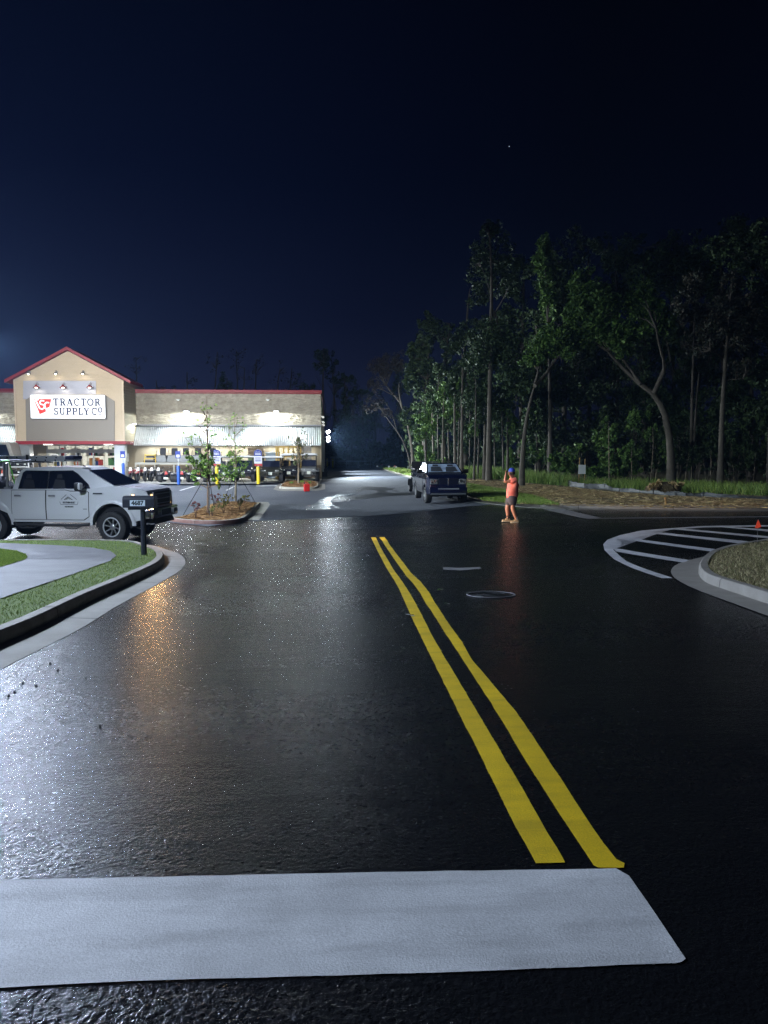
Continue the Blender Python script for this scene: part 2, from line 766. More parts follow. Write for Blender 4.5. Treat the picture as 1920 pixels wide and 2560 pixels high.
# water running from the trailer to a puddle on the lot
zz = lambda pts: [P2(780 + .14467 * x, 1040 + .14467 * y) for x, y in pts]
trail = zz([(330, 1462), (420, 1412), (640, 1388), (1050, 1345), (1150, 1305), (1060, 1278), (880, 1288), (800, 1325), (760, 1310), (770, 1265), (860, 1258), (735, 1235), (900, 1222), (1270, 1235), (1340, 1250), (1470, 1242), (1380, 1268), (1510, 1305), (1440, 1308), (1390, 1276), (1290, 1288), (1280, 1312), (1360, 1332), (1600, 1325), (1760, 1320), (1760, 1368), (1640, 1372), (1200, 1400), (800, 1450), (560, 1482), (380, 1492)])
sheet('wet_trail', trail, .014, M_soak)
M_foam = mat('soapy_water', (.46, .52, .56), .25, noise=(1.6, (.04, .05, .06), .9), bump=(7, .5, .05))
puddle = zz([(-100, 1560), (60, 1515), (150, 1440), (260, 1402), (350, 1408), (420, 1366), (640, 1352), (760, 1328), (740, 1350), (640, 1376), (420, 1400), (320, 1455), (325, 1500), (380, 1545), (468, 1598), (452, 1612), (400, 1585), (330, 1548), (300, 1580), (330, 1615), (180, 1622), (-100, 1640)])
sheet('puddle', puddle, .020, M_foam, step=.6)
b2 = zz([(455, 1392), (470, 1392), (496, 1482), (480, 1484)])
sheet('puddle', b2, .022, M_foam, step=.6)
b3 = zz([(600, 1360), (618, 1362), (575, 1480), (556, 1480)])
sheet('puddle', b3, .022, M_foam, step=.6)
b3 = zz([(612, 1366), (622, 1362), (672, 1468), (655, 1474)])
sheet('puddle', b3, .024, M_foam, step=.6)

# ---------------------------------------------------------------- kerbs
KERB = lambda h=.15, w=.16: [(0, -.02), (.012, h - .03), (.04, h), (w, h), (w, -.05)]
GUT = lambda w=.5: [(-w, -.004), (-w, .005), (-.01, .026), (.05, .026)]

# left corner lawn with its sidewalk: the kerb runs nose to nose, lawn on its left
kl = [P2(0, 1619), P2(101, 1575), P2(209, 1516), P2(304, 1473), P2(371, 1440), P2(398, 1425), P2(411, 1411), P2(412, 1399), P2(401, 1386)]
v0 = Vector(kl[0]) - Vector(kl[1])
kl = [tuple(Vector(kl[0]) + v0.normalized() * 14)] + kl
back = [P2(378, 1365, .15), P2(345, 1353, .15), P2(300, 1349.5, .15), P2(174, 1348, .15), P2(0, 1349, .15)]
ve = Vector(back[-1])
kl = [(p[0], p[1]) for p in kl] + back + [(ve.x - 12, ve.y)]
kl_s = smoothline(kl, 2)
kerb_l = sweep('kerb', kl_s, KERB(.16, .17), M_conc_dirty, .4)
sweep('gutter', kl_s, GUT(.44), M_conc, .4)
lawn_in = offset_line(resample(kl_s, .4), .16)
lawn_poly = [(p.x, p.y) for p in lawn_in]
lawn_poly = lawn_poly[::2]
sheet('lawn', lawn_poly, .135, M_lawn_soil)
walk = [P2(*p, .15) for p in [(-40, 1355), (0, 1357), (145, 1363), (231, 1369), (275, 1377), (291, 1388), (275, 1402), (246, 1412), (182, 1435), (125, 1454), (68, 1473), (0, 1496)]]
w0 = (Vector(walk[-1]) - Vector(walk[-2])).normalized()
walk_line = walk + [tuple(Vector(walk[-1]) + w0 * 8), (walk[0][0] - 10, walk[-1][1] - 3), (walk[0][0] - 10, walk[0][1])]
sheet('sidewalk', walk_line, .150, M_walk)
isl = [P2(*p, .155) for p in [(-60, 1374), (0, 1373), (38, 1377), (64, 1386), (69, 1392), (61, 1399), (29, 1409), (0, 1417), (-60, 1440)]]
sheet('lawn', isl, .158, M_lawn_soil)
G_a = [mat('lawn_grass_green', (.185, .285, .035), .7), mat('lawn_grass_light', (.30, .37, .07), .7), mat('lawn_grass_dark', (.11, .19, .025), .7)]
vis_lawn = [p for p in lawn_poly if p[0] > -17]
vis_lawn = [(-17, vis_lawn[0][1])] + vis_lawn + [(-17, vis_lawn[-1][1])]
blades('lawn_grass', vis_lawn, 100000, .034, .0042, G_a, off=.133, lean=.9, holes=[walk_line], label='short mown green grass round the curved sidewalk', cat='grass')
blades('lawn_grass', isl, 12000, .034, .006, G_a, off=.155, lean=.9, label='small patch of mown grass inside the sidewalk bend', cat='grass')

# right corner island with dry grass
kr = [P2(*p) for p in [(1920, 1511), (1864, 1492), (1801, 1471), (1767, 1459), (1752, 1447), (1745, 1434), (1747, 1420), (1760, 1402), (1780, 1389), (1822, 1376), (1920, 1360)]]
d0 = (Vector(kr[0]) - Vector(kr[1])).normalized()
d1 = (Vector(kr[-1]) - Vector(kr[-2])).normalized()
kr = [tuple(Vector(kr[0]) + d0 * 5)] + kr + [tuple(Vector(kr[-1]) + d1 * 14)]
kr_s = [p for p in smoothline(kr, 2)][::-1]
sweep('kerb', kr_s, KERB(.15, .16), M_conc, .3)
go = [P2(*p) for p in [(1920, 1541), (1829, 1508), (1732, 1472), (1690, 1449), (1678, 1436), (1677, 1424), (1690, 1411), (1725, 1400), (1777, 1388), (1830, 1374), (1920, 1357)]]
go = smoothline([tuple(Vector(go[0]) + d0 * 5)] + go + [tuple(Vector(go[-1]) + d1 * 14)], 1)
sheet('gutter', [(p.x, p.y) for p in go], .006, M_conc, step=.8)
isl_r = offset_line(resample(kr_s, .3), .15)
isl_rp = [(p.x, p.y) for p in isl_r][::2]
sheet('verge', isl_rp, .13, M_verge)
G_d = [mat('dry_grass_pale', (.50, .44, .24), .8), mat('dry_grass_straw', (.38, .32, .16), .8), mat('dry_grass_olive', (.20, .21, .08), .8)]
blades('dry_grass', isl_rp, 34000, .05, .006, G_d, off=.125, lean=1.6, label='pale dry grass on the rounded kerbed corner', cat='grass', dens=lambda x, y: 1 if x < 14 else .3)

# far kerb: along the cross street, round the corner and up the service drive
kf = [P2(*p) for p in [(1920, 1277), (1648, 1275), (1406, 1271), (1340, 1268), (1288, 1263.5), (1240, 1259), (1207, 1254), (1180, 1247), (1155, 1238)]]
kf = [tuple(Vector(kf[0]) + Vector((30, .4)))] + kf + [P2(1085, 1213), P2(1015, 1190), P2(975, 1178), P2(940, 1169)]
kf_s = smoothline(kf, 2)[::-1]
sweep('kerb', kf_s, KERB(.17, .17), mat('kerb_concrete', (.40, .37, .33), .8, noise=(2, (.29, .25, .22), .8), bump=(40, .3, .004)), .8)
sweep('gutter', kf_s, GUT(.45), M_conc, .8)
vin = offset_line(resample(kf_s, .8), .165)
vp = [(p.x, p.y) for p in vin][::2]
vp = vp + [(vp[-1][0], 75), (vp[-1][0] - 20, 130), (vp[0][0] + 1, 130)]
sheet('verge', vp, .15, M_verge, step=3)

# planter between the lot and the road
pl = [P2(*p) for p in [(424, 1303), (470, 1310), (540, 1312), (590, 1309), (619, 1301), (653, 1262)]]
pl_back = [P2(648, 1256, .15), P2(600, 1252, .15), P2(540, 1256, .15), P2(505, 1272, .15), P2(470, 1290, .15)]
pl_all = [Vector(p) for p in pl + pl_back]
pl_s = smoothline(pl_all + [pl_all[0]], 1)
red_part = smoothline(pl[:5], 1)
sweep('kerb', pl_s, KERB(.15, .16), M_conc, .3)
sweep('kerb', red_part, [(-.008, 0), (-.008, .12), (.005, .145)], M_red_kerb, .3)
sweep('gutter', [Vector(p) for p in pl[4:]] + [Vector(P2(650, 1256))], GUT(.5), M_conc, .3)
pin = offset_line(resample(pl_s, .4), .15)
plp = [(p.x, p.y) for p in pin]
pcx, pcy = sum(p[0] for p in plp) / len(plp), sum(p[1] for p in plp) / len(plp)
mound = lambda x, y: .12 * max(0, 1 - ((x - pcx) ** 2 + (y - pcy) ** 2) / 14)
sheet('mulch_bed', plp, .13, M_mulch, step=.7, zfun=mound)
G_m = [mat('mulch_straw', (.48, .27, .105), .9), mat('mulch_bark', (.30, .155, .06), .9), mat('mulch_dark', (.16, .085, .035), .9)]
blades('pine_straw', plp, 6000, .28, .016, G_m, off=.135, flat=True, zfun=mound, label='loose brown pine straw mulch over the long planter bed', cat='mulch')

# small tree island at the foot of the store
p3 = lambda x, y: P2(630 + .12055 * x, 1110 + .12055 * y)
ki = [p3(*p) for p in [(440, 950), (560, 975), (1000, 985), (1330, 975), (1520, 945), (1515, 830), (1400, 835), (1440, 715), (1380, 790)]]
apron = [p3(*p) for p in [(440, 945), (540, 838), (660, 815), (1360, 805), (1440, 715), (1450, 735), (1402, 832), (1515, 828), (1518, 945), (1330, 980), (560, 978)]]
sheet('gutter', apron, .02, M_conc, step=1)
oval = [p3(*p) for p in [(560, 925), (640, 940), (1000, 948), (1300, 942), (1385, 915), (1390, 860), (1350, 815), (1250, 800), (1000, 796), (760, 808), (660, 830), (590, 880)]]
ov_s = smoothline([Vector(p) for p in oval] + [Vector(oval[0])], 2)
sweep('kerb', ov_s, KERB(.15, .17), mat('kerb_pale_concrete', (.46, .44, .38), .8, noise=(2, (.36, .34, .29), .7)), .4)
oin = [(p.x, p.y) for p in offset_line(resample(ov_s, .5), .16)]
sheet('mulch_bed', oin, .14, M_mulch, step=1)
blades('pine_straw', oin, 2500, .3, .022, G_m, off=.15, flat=True, label='brown mulch in the small round tree island by the store', cat='mulch')

# pavement in front of the store
b = MB()
FY = 60.3                                # plane of the store front
X1_ = (CO + ray(803, 1100) * (FY / ray(803, 1100).y)).x
b.add([(x, y, z) for x, y, z in []], [])
sheet('sidewalk', [(-60, 53.2), P2(640, 1213), P2(668, 1209), (X1_ - 3.2, 55.0), (X1_ - .6, 55.6), (X1_ - .4, FY), (-60, FY)], .12, mat('store_walk_concrete', (.42, .41, .37), .8, noise=(.8, (.32, .31, .28), .8)))

# ---------------------------------------------------------------- painted markings
def paint(name, px, m, off=.004, step=1.5):
    if step >= 1:
        return sheet(name, [P2(*p) for p in px], off, m, step)
    q = resample([P2(*p) for p in px + [px[0]]], .12)[:-1]
    rj = random.Random(len(q))
    j = .0022
    return sheet(name, [(p.x + rj.uniform(-j, j), p.y + rj.uniform(-j, j)) for p in q], off, m, step)


paint('stop_line', [(-500, 2214), (0, 2202), (480, 2192), (960, 2182), (1452, 2175), (1540, 2173), (1571, 2191), (1588, 2212), (1715, 2400), (1704, 2407), (1690, 2410), (1452, 2420), (960, 2438), (318, 2456), (0, 2472), (-500, 2496)], M_white_line, step=.5)
zl = lambda pts: [(860 + .18083 * x, 1330 + .18083 * y) for x, y in pts]
yl_l = zl([(372, 75), (400, 130), (440, 215), (520, 370), (600, 520), (700, 680), (760, 790), (830, 945), (890, 1080), (950, 1215), (1040, 1400), (1155, 1640)]) + [(1165, 1820), (1230, 1950), (1290, 2070), (1338, 2160)]
yl_r = zl([(440, 75), (470, 140), (510, 220), (600, 375), (690, 530), (800, 680), (880, 800), (975, 960), (1060, 1120), (1120, 1240), (1215, 1430), (1340, 1650)]) + [(1240, 1860), (1310, 1980), (1370, 2085), (1414, 2159)]
paint('centre_line', yl_l + yl_r[::-1], M_yellow_line, .004, step=.7)
yr_l = zl([(488, 73), (530, 125), (560, 180), (640, 295), (740, 440), (860, 610), (960, 720), (1060, 860), (1130, 990), (1200, 1085), (1280, 1215), (1400, 1405), (1560, 1645)]) + [(1228, 1760), (1330, 1930), (1420, 2070), (1484, 2165), (1494, 2171)]
yr_r = zl([(562, 73), (600, 125), (640, 190), (715, 290), (820, 425), (920, 560), (1060, 690), (1180, 840), (1250, 970), (1330, 1090), (1410, 1215), (1500, 1345), (1630, 1520)]) + [(1180, 1650), (1290, 1780), (1400, 1945), (1480, 2070), (1540, 2150), (1562, 2160), (1560, 2171)]
paint('centre_line', yr_l + yr_r[::-1], M_yellow_line, .004, step=.7)

ho = [(1920, 1313), (1759, 1315), (1672, 1321), (1602, 1327), (1550, 1338), (1518, 1350), (1508, 1361), (1511, 1375), (1536, 1399), (1585, 1422), (1655, 1446), (1681, 1446)]
hi = [(1920, 1316.4), (1759, 1319), (1676, 1324.5), (1606, 1331.5), (1558, 1343), (1535, 1353), (1529, 1362), (1533, 1374), (1567, 1404), (1620, 1425), (1676, 1443)]
far = [(2500, 1309), (2500, 1312)]
paint('hatch_marking', [far[0]] + ho + hi[::-1] + [far[1]], M_white_line)
for q in ([(1531, 1369.5), (1726, 1401), (1707, 1407), (1540, 1379)], [(1551, 1342.5), (1824, 1378), (1806, 1383), (1544, 1346.5)], [(1622, 1328.5), (1925, 1359.5), (1899, 1364.5), (1602, 1331)], [(1699, 1321.5), (1925, 1341.5), (1960, 1350), (1685, 1324)], [(1803, 1316), (2000, 1330), (2000, 1337), (1793, 1317.5)]):
    paint('hatch_marking', q, M_white_line, .006)
paint('stop_line', [(1357, 1273), (1410, 1273.4), (1511, 1296.5), (1469, 1298)], M_old_line, .004)
paint('edge_line', [(1490, 1295.2), (1700, 1293.2), (1930, 1291.2), (1930, 1293), (1700, 1295), (1505, 1297)], M_old_line, .006)
paint('edge_line', [(1107, 1418.5), (1150, 1420), (1200, 1418), (1203, 1422), (1150, 1426.5), (1108, 1424)], M_old_line, .004)
# parking stall lines by the store
z4 = lambda pts: [(300 + .3255 * x, 1100 + .3255 * y) for x, y in pts]
for q in ([(452, 388), (585, 350), (600, 350), (468, 391)], [(810, 387), (895, 345), (908, 345), (826, 389)], [(270, 366), (330, 350), (342, 350), (284, 367)]):
    paint('stall_line', z4(q), M_white_line, .012)
paint('stall_line', [(640, 1214), (700, 1213), (700, 1215.5), (640, 1216.5)], M_white_line, .012)

# ================================================================== STORE
PAD = -.74                                # level of the walk in front of the store
M_block = None


def split_block():
    m = mat('split_face_block', (.52, .47, .37), .9, noise=(2.6, (.27, .235, .175), .9), bump=(2.4, 1, .26))
    t = m.node_tree
    co = t.nodes.new('ShaderNodeTexCoord')
    br = t.nodes.new('ShaderNodeTexBrick')
    br.inputs['Scale'].default_value = 1
    br.inputs['Brick Width'].default_value = .4
    br.inputs['Row Height'].default_value = .2
    br.inputs['Mortar Size'].default_value = .008
    mp = t.nodes.new('ShaderNodeMapping')
    mp.inputs['Rotation'].default_value = (PI / 2, 0, 0)
    t.links.new(co.outputs['Object'], mp.inputs['Vector'])
    t.links.new(mp.outputs[0], br.inputs['Vector'])
    bp = t.nodes.new('ShaderNodeBump')
    bp.inputs['Strength'].default_value = .6
    bp.inputs['Distance'].default_value = .03
    bp.invert = True
    t.links.new(br.outputs['Fac'], bp.inputs['Height'])
    old = [n for n in t.nodes if n.type == 'BUMP' and n != bp][0]
    t.links.new(old.outputs[0], bp.inputs['Normal'])
    t.links.new(bp.outputs[0], t.nodes['Principled BSDF'].inputs['Normal'])
    n = [n for n in t.nodes if n.type == 'TEX_NOISE'][-1]
    mp2 = t.nodes.new('ShaderNodeMapping')
    mp2.inputs['Scale'].default_value = (.8, 1, 1.9)
    t.links.new(co.outputs['Object'], mp2.inputs['Vector'])
    t.links.new(mp2.outputs[0], n.inputs['Vector'])
    return m


M_block = split_block()
M_smooth = mat('smooth_block', (.36, .315, .235), .85, noise=(.7, (.31, .27, .20), .6), bump=(40, .2, .004))
M_wains = mat('brown_wainscot', (.15, .12, .09), .85, noise=(2, (.12, .095, .07), .6))
M_red_trim = mat('red_metal_trim', (.24, .010, .018), .5)
M_siding = mat('tan_siding', (.54, .435, .30), .6, noise=(.8, (.50, .40, .27), .5))
M_siding_side = mat('cream_siding', (.50, .45, .33), .6, noise=(.8, (.46, .41, .30), .5))
M_galv = mat('galvanised_metal', (.62, .64, .66), .38, metal=.75, noise=(1.5, (.52, .55, .57), .6))
M_frame = mat('aluminium_frame', (.42, .43, .43), .45, metal=.5)
M_panel = mat('grey_ghost_panel', (.215, .19, .155), .55)
M_pale = mat('pale_panel', (.36, .36, .40), .5)
M_roof = mat('roof_membrane', (.25, .25, .25), .9)
M_fix = mat('lamp_housing', (.28, .26, .24), .45, metal=.5)



def wallx(px, y, py=1170):
    d = ray(px, py)
    return (CO + d * (y / d.y)).x


GY = 57.0
GX0, GX1 = wallx(41, GY, 1105), wallx(313, GY, 1105)   # entrance gable
X1 = wallx(803, FY, 1100)                 # right corner of the store
XL = -44.0
BD = 46.0                                 # depth of the building
gz = lambda py, D: EYE + (1118 - py) * D / F
TOP = gz(985, 60.6)
AW_T, AW_B = gz(1066, 60.3), gz(1113, 59.0)

store = thing('store_building', 'tan block store with red trim, metal awnings and a gabled lit entrance', 'store', (0, 0, 0))
# walls
b = MB()
zb = AW_T - .25
for xa, xb in ((XL, GX0 + .9), (GX1 - .9, X1)):
    b.box(((xa + xb) / 2, FY + .15, (zb + TOP) / 2), (xb - xa, .3, TOP - zb))
b.build('upper_wall', M_block, store)
b = MB()
b.box(((GX1 - .9 + X1) / 2, FY + .17, (PAD - .3 + zb) / 2), (X1 - GX1 + .9, .3, zb - PAD + .3))
b.box(((XL + GX0 + .9) / 2, FY + .17, (PAD - .3 + zb) / 2), (GX0 + .9 - XL, .3, zb - PAD + .3))
b.build('lower_wall', M_smooth, store)
b = MB()
b.box(((GX1 + X1) / 2 + .3, FY - .005, PAD + .5), (X1 - GX1 - .6, .05, 1.05))
b.build('wainscot', M_wains, store)
b = MB()
b.box((X1 - .15, FY + BD / 2 + .3, (PAD + TOP) / 2 - .3), (.3, BD, TOP - PAD + .5))
b.box((XL + .15, FY + BD / 2 + .3, (PAD + TOP) / 2 - .3), (.3, BD, TOP - PAD + .5))
b.box(((XL + X1) / 2, FY + BD + .45, (PAD + TOP) / 2 - .3), (X1 - XL, .3, TOP - PAD + .5))
b.build('side_wall', M_smooth, store)
b = MB()
b.box(((XL + X1) / 2, FY + BD / 2 + .3, TOP - .6), (X1 - XL - .6, BD - .02, .12))
b.build('roof', M_roof, store)
b = MB()
for xa, xb in ((XL - .04, GX0), (GX1, X1 + .06)):
    b.box(((xa + xb) / 2, FY + .13, TOP + .10), (xb - xa, .42, .20))
    b.box(((xa + xb) / 2, FY - .095, TOP - .06), (xb - xa, .03, .08))
b.box((X1 - .1, FY + BD / 2 + .36, TOP + .10), (.34, BD, .2))
b.build('parapet_cap', M_red_trim, store, bevel=.01)

# corrugated awnings
def awning(xa, xb):
    o = MB()
    n = int((xb - xa) / .075)
    vs = []
    for i in range(n + 1):
        x = xa + (xb - xa) * i / n
        d = .022 if i % 2 else -.012
        vs += [(x, FY - .02 - d, AW_T + d), (x, FY - 1.30 - d, AW_B + d), (x, FY - 1.30 - d, AW_B + d - .02), (x, FY - .02 - d, AW_T + d - .02)]
    fs = []
    for i in range(n):
        for k in range(4):
            fs.append((i * 4 + k, i * 4 + (k + 1) % 4, i * 4 + 4 + (k + 1) % 4, i * 4 + 4 + k))
    o.add(vs, fs)
    a = o.build('awning', M_galv, store)
    f = MB()
    f.box(((xa + xb) / 2, FY - .06, AW_T + .06), (xb - xa + .1, .12, .10))
    f.build('flashing', mat('awning_flashing', (.26, .27, .28), .5, metal=.5), a)
    f = MB()
    for i in range(int((xb - xa) / .9) + 1):
        x = xa + .1 + i * .9
        f.box((x, FY - .66, (AW_T + AW_B) / 2 - .09), (.05, 1.4, .07), rot=(math.atan2(AW_T - AW_B, 1.28), 0, 0))
    f.box(((xa + xb) / 2, FY - 1.24, AW_B - .02), (xb - xa - .05, .05, .06))
    f.build('bracket', M_frame, a)


awning(GX1 + .05, X1 - .02)
awning(XL, GX0 - .05)

# entrance gable: prism hung over the door, clad in lap siding
BOT = gz(1110, GY)
EAV = gz(957, GY)
PK = gz(880, GY) - .24
cx = (GX0 + GX1) / 2
b = MB()
zs = [BOT + .2 + i * .2 for i in range(46)]
front = MB()
def gw(z):
    return (GX1 - GX0) / 2 if z <= EAV else (GX1 - GX0) / 2 * max(0, (PK - z) / (PK - EAV))
for za, zc in zip(zs, zs[1:]):
    if za >= PK - .05:
        break
    zc = min(zc, PK - .02)
    wa, wc = gw(za), gw(zc)
    # each lap board tilts out at its foot
    front.add([(cx - wa, GY - .055, za), (cx + wa, GY - .055, za), (cx + wc, GY - .004, zc), (cx - wc, GY - .004, zc), (cx - wa, GY, za), (cx + wa, GY, za)], [(0, 1, 2, 3), (4, 5, 1, 0)])
front.add([(cx - gw(BOT), GY, BOT), (cx + gw(BOT), GY, BOT), (cx + gw(BOT), GY, EAV), (cx, GY, PK - .02), (cx - gw(BOT), GY, EAV)], [(0, 1, 2, 3, 4)])
gab = front.build('gable_front', M_siding, store)
for sgn, x in ((1, GX1), (-1, GX0)):
    side = MB()
    for za, zc in zip(zs, zs[1:]):
        if zc > EAV:
            break
        side.add([(x + sgn * .045, GY - .03, za), (x + sgn * .045, FY + 3, za), (x + sgn * .002, FY + 3, zc), (x + sgn * .002, GY - .03, zc), (x, GY, za), (x, FY + 3, za)], [(0, 1, 2, 3), (4, 5, 1, 0)])
    side.box((x - sgn * .06, (GY + FY + 3) / 2 + .02, (BOT + EAV) / 2), (.10, FY + 3 - GY, EAV - BOT))
    side.build('gable_side', M_siding_side, store)
b = MB()
b.box((cx, (GY + FY) / 2 + .1, BOT + .02), (GX1 - GX0 - .2, FY - GY + .1, .05))
b.build('soffit', mat('soffit', (.62, .60, .54), .6), store)
b = MB()
b.box((cx, GY - .05, BOT + .09), (GX1 - GX0 + .10, .06, .24))
b.box((GX1 + .045, (GY + FY) / 2 - .1, BOT + .09), (.05, FY - GY - .1, .24))
b.box((GX0 - .045, (GY + FY) / 2 - .1, BOT + .09), (.05, FY - GY - .1, .24))
b.build('red_band', M_red_trim, store)
text_mesh('EXIT ONLY', .17, 'lettering', mat('white_letters', (.8, .8, .78), .5), store, Matrix.Translation((GX1 + .074, (GY + FY) / 2 - .1, BOT + .09)) @ Matrix.Rotation(PI / 2, 4, 'Z') @ Matrix.Rotation(PI / 2, 4, 'X'))
# corner boards
for x in (GX0 + .05, GX1 - .05):
    b = MB()
    b.box((x, GY - .07, (BOT + .22 + EAV) / 2), (.13, .03, EAV - BOT - .2))
    b.build('corner_board', mat('corner_board', (.55, .44, .31), .6), store)
# gable roof with red rake
b = MB()
ov = .55
sl = (PK - EAV) / ((GX1 - GX0) / 2)
for s in (-1, 1):
    x0, z0 = cx, PK + .06
    x1 = cx + s * ((GX1 - GX0) / 2 + ov)
    z1 = PK + .06 - sl * ((GX1 - GX0) / 2 + ov)
    ya, yb = GY - .32, FY + .15
    b.add([(x0, ya, z0), (x1, ya, z1), (x1, yb, z1), (x0, yb, z0), (x0, ya, z0 + .22), (x1, ya, z1 + .22), (x1, yb, z1 + .22), (x0, yb, z0 + .22)], [(0, 1, 2, 3), (4, 5, 6, 7), (0, 1, 5, 4), (1, 2, 6, 5), (2, 3, 7, 6), (3, 0, 4, 7)])
b.build('gable_roof', M_red_trim, store)
# added panels standing for ghost images round the sign, not real backing
xp = lambda px: PD(px, 1000, GY * .996).x
def gp(px, py):
    # point on the gable front plane
    d = ray(px, py)
    t = (GY - .06) / d.y
    return CO + d * t
b = MB()
q = [gp(*p) for p in [(66, 1102), (64, 1000), (80, 989), (265, 989), (287, 1003), (287, 1102)]]
b.prism([(p.x, p.z) for p in q], 0, .03, M=Matrix.Translation((0, GY - .056, 0)) @ Matrix.Rotation(PI / 2, 4, 'X'))
b.build('ghost_panel', M_panel, store)
b = MB()
q = [gp(*p) for p in [(58, 998), (58, 952), (240, 952), (240, 985), (85, 985), (68, 998)]]
b.prism([(p.x, p.z) for p in q], 0, .02, M=Matrix.Translation((0, GY - .056, 0)) @ Matrix.Rotation(PI / 2, 4, 'X'))
b.build('ghost_panel', M_pale, store)

# ---- the lit sign
a_, c_ = gp(80, 1046.5), gp(264, 988)
sw, sh = c_.x - a_.x, c_.z - a_.z
scx, scz = (a_.x + c_.x) / 2, (a_.z + c_.z) / 2
sign = thing('store_sign', 'white backlit sign with rounded corners and navy store name on the gable', 'sign', (scx, GY - .04, scz))
b = MB()
rr = .09
poly = []
for qx, qz, a0 in ((1, 1, 0), (-1, 1, 90), (-1, -1, 180), (1, -1, 270)):
    for i in range(5):
        t = R(a0 + i * 22.5)
        poly.append((qx * (sw / 2 - rr) + rr * math.cos(t), qz * (sh / 2 - rr) + rr * math.sin(t)))
SM = Matrix.Rotation(PI / 2, 4, 'X')     # sign drawing: x right, y up, z to the viewer
b.prism([(x * 1.012, z * 1.03) for x, z in poly], .06, .22, M=SM)
b.build('sign_box', mat('sign_box', (.16, .16, .17), .4), sign)
b = MB()
b.prism(poly, .221, .235, M=SM)
b.build('sign_face', mat('sign_face', (.55, .55, .55), .6, emit=((.95, .97, 1), .80)), sign)
M_navy = mat('sign_navy', (.006, .011, .075), .7, spec=.2, emit=((.01, .02, .12), .1))
M_sred = mat('sign_red', (.75, .02, .015), .5, emit=((.9, .03, .02), .75))


def stroke(mb, pts, w, z0, z1, ser=()):
    pts = [Vector(p) for p in pts]
    for a, c in zip(pts, pts[1:]):
        d = (c - a)
        if d.length < 1e-6:
            continue
        d.normalize()
        n = Vector((-d.y, d.x)) * w / 2
        e_ = d * w * .12
        mb.prism([tuple(a - n - e_), tuple(c - n + e_), tuple(c + n + e_), tuple(a + n - e_)], z0, z1, M=SM)


def arc(cx_, cy_, rx_, ry_, a0, a1, n=10):
    return [(cx_ + rx_ * math.cos(R(a0 + (a1 - a0) * i / n)), cy_ + ry_ * math.sin(R(a0 + (a1 - a0) * i / n))) for i in range(n + 1)]


def slab(ch, mb, x, y, h, z0, z1, fat=1.0):
    """one slab-serif capital, its left foot at x, y; returns its advance"""
    t, q, s = h * .19 * fat, h * .10 * fat, h * .13 * fat
    L = lambda pts, w=t: stroke(mb, [(x + a * h, y + c * h) for a, c in pts], w, z0, z1)
    ser = lambda a, c, w=.34: L([(a - w / 2, c), (a + w / 2, c)], s * .75)
    if ch == 'T':
        L([(.36, 0), (.36, 1)]); L([(0, .955), (.72, .955)], s); ser(.36, .04, .4); L([(.03, .74), (.03, 1)], q); L([(.69, .74), (.69, 1)], q)
        return .80
    if ch == 'R':
        L([(.18, 0), (.18, 1)]); L([(.02, .96), (.4, .96)], s); L(arc(.38, .73, .24, .23, 90, -90), t * .85); L([(.18, .5), (.4, .5)], s * .8); L([(.4, .5), (.68, .04)], t); ser(.18, .04, .36); ser(.72, .04, .2)
        return .86
    if ch == 'A':
        L([(.08, .03), (.37, .98)], q * 1.2); L([(.37, .98), (.68, .03)], t); L([(.2, .33), (.56, .33)], q); ser(.08, .04, .28); ser(.68, .04, .32)
        return .84
    if ch in 'CO':
        if ch == 'C':
            L(arc(.42, .5, .36, .47, 50, 310, 14), t * .8); L([(.72, .68), (.72, .98)], q)
            return .84
        L(arc(.42, .5, .37, .47, 0, 360, 18), t * .85)
        return .90
    if ch == 'S':
        L(arc(.30, .73, .22, .23, 30, 270, 9) + arc(.30, .27, .24, .23, 90, -150, 9), t * .8); L([(.51, .76), (.51, .98)], q); L([(.05, .02), (.05, .26)], q)
        return .66
    if ch == 'U':
        L([(.16, 1), (.16, .32)]); L(arc(.40, .3, .24, .27, 180, 360), t * .75); L([(.64, .3), (.64, 1)], q * 1.2); ser(.16, .96, .34); ser(.64, .96, .28)
        return .86
    if ch == 'P':
        L([(.18, 0), (.18, 1)]); L([(.02, .96), (.4, .96)], s); L(arc(.40, .71, .25, .25, 90, -90), t * .85); L([(.18, .46), (.4, .46)], s * .8); ser(.18, .04, .38)
        return .76
    if ch == 'L':
        L([(.18, 0), (.18, 1)]); L([(.02, .045), (.6, .045)], s); ser(.18, .96, .36); L([(.58, 0), (.58, .28)], q)
        return .70
    if ch == 'Y':
        L([(.36, 0), (.36, .45)]); L([(.08, .97), (.36, .42)], t); L([(.64, .97), (.36, .42)], q * 1.2); ser(.08, .96, .28); ser(.64, .96, .26); ser(.36, .04, .36)
        return .78
    return .35


def word(mb, txt, x0, x1, y, h, z0, z1):
    tmp = MB()
    adv = sum(slab(c, tmp, 0, 0, h, 0, .01) for c in txt) * h
    gap = (x1 - x0 - adv) / (len(txt) - 1)
    x = x0
    for c in txt:
        x += slab(c, mb, x, y, h, z0, z1) * h + gap


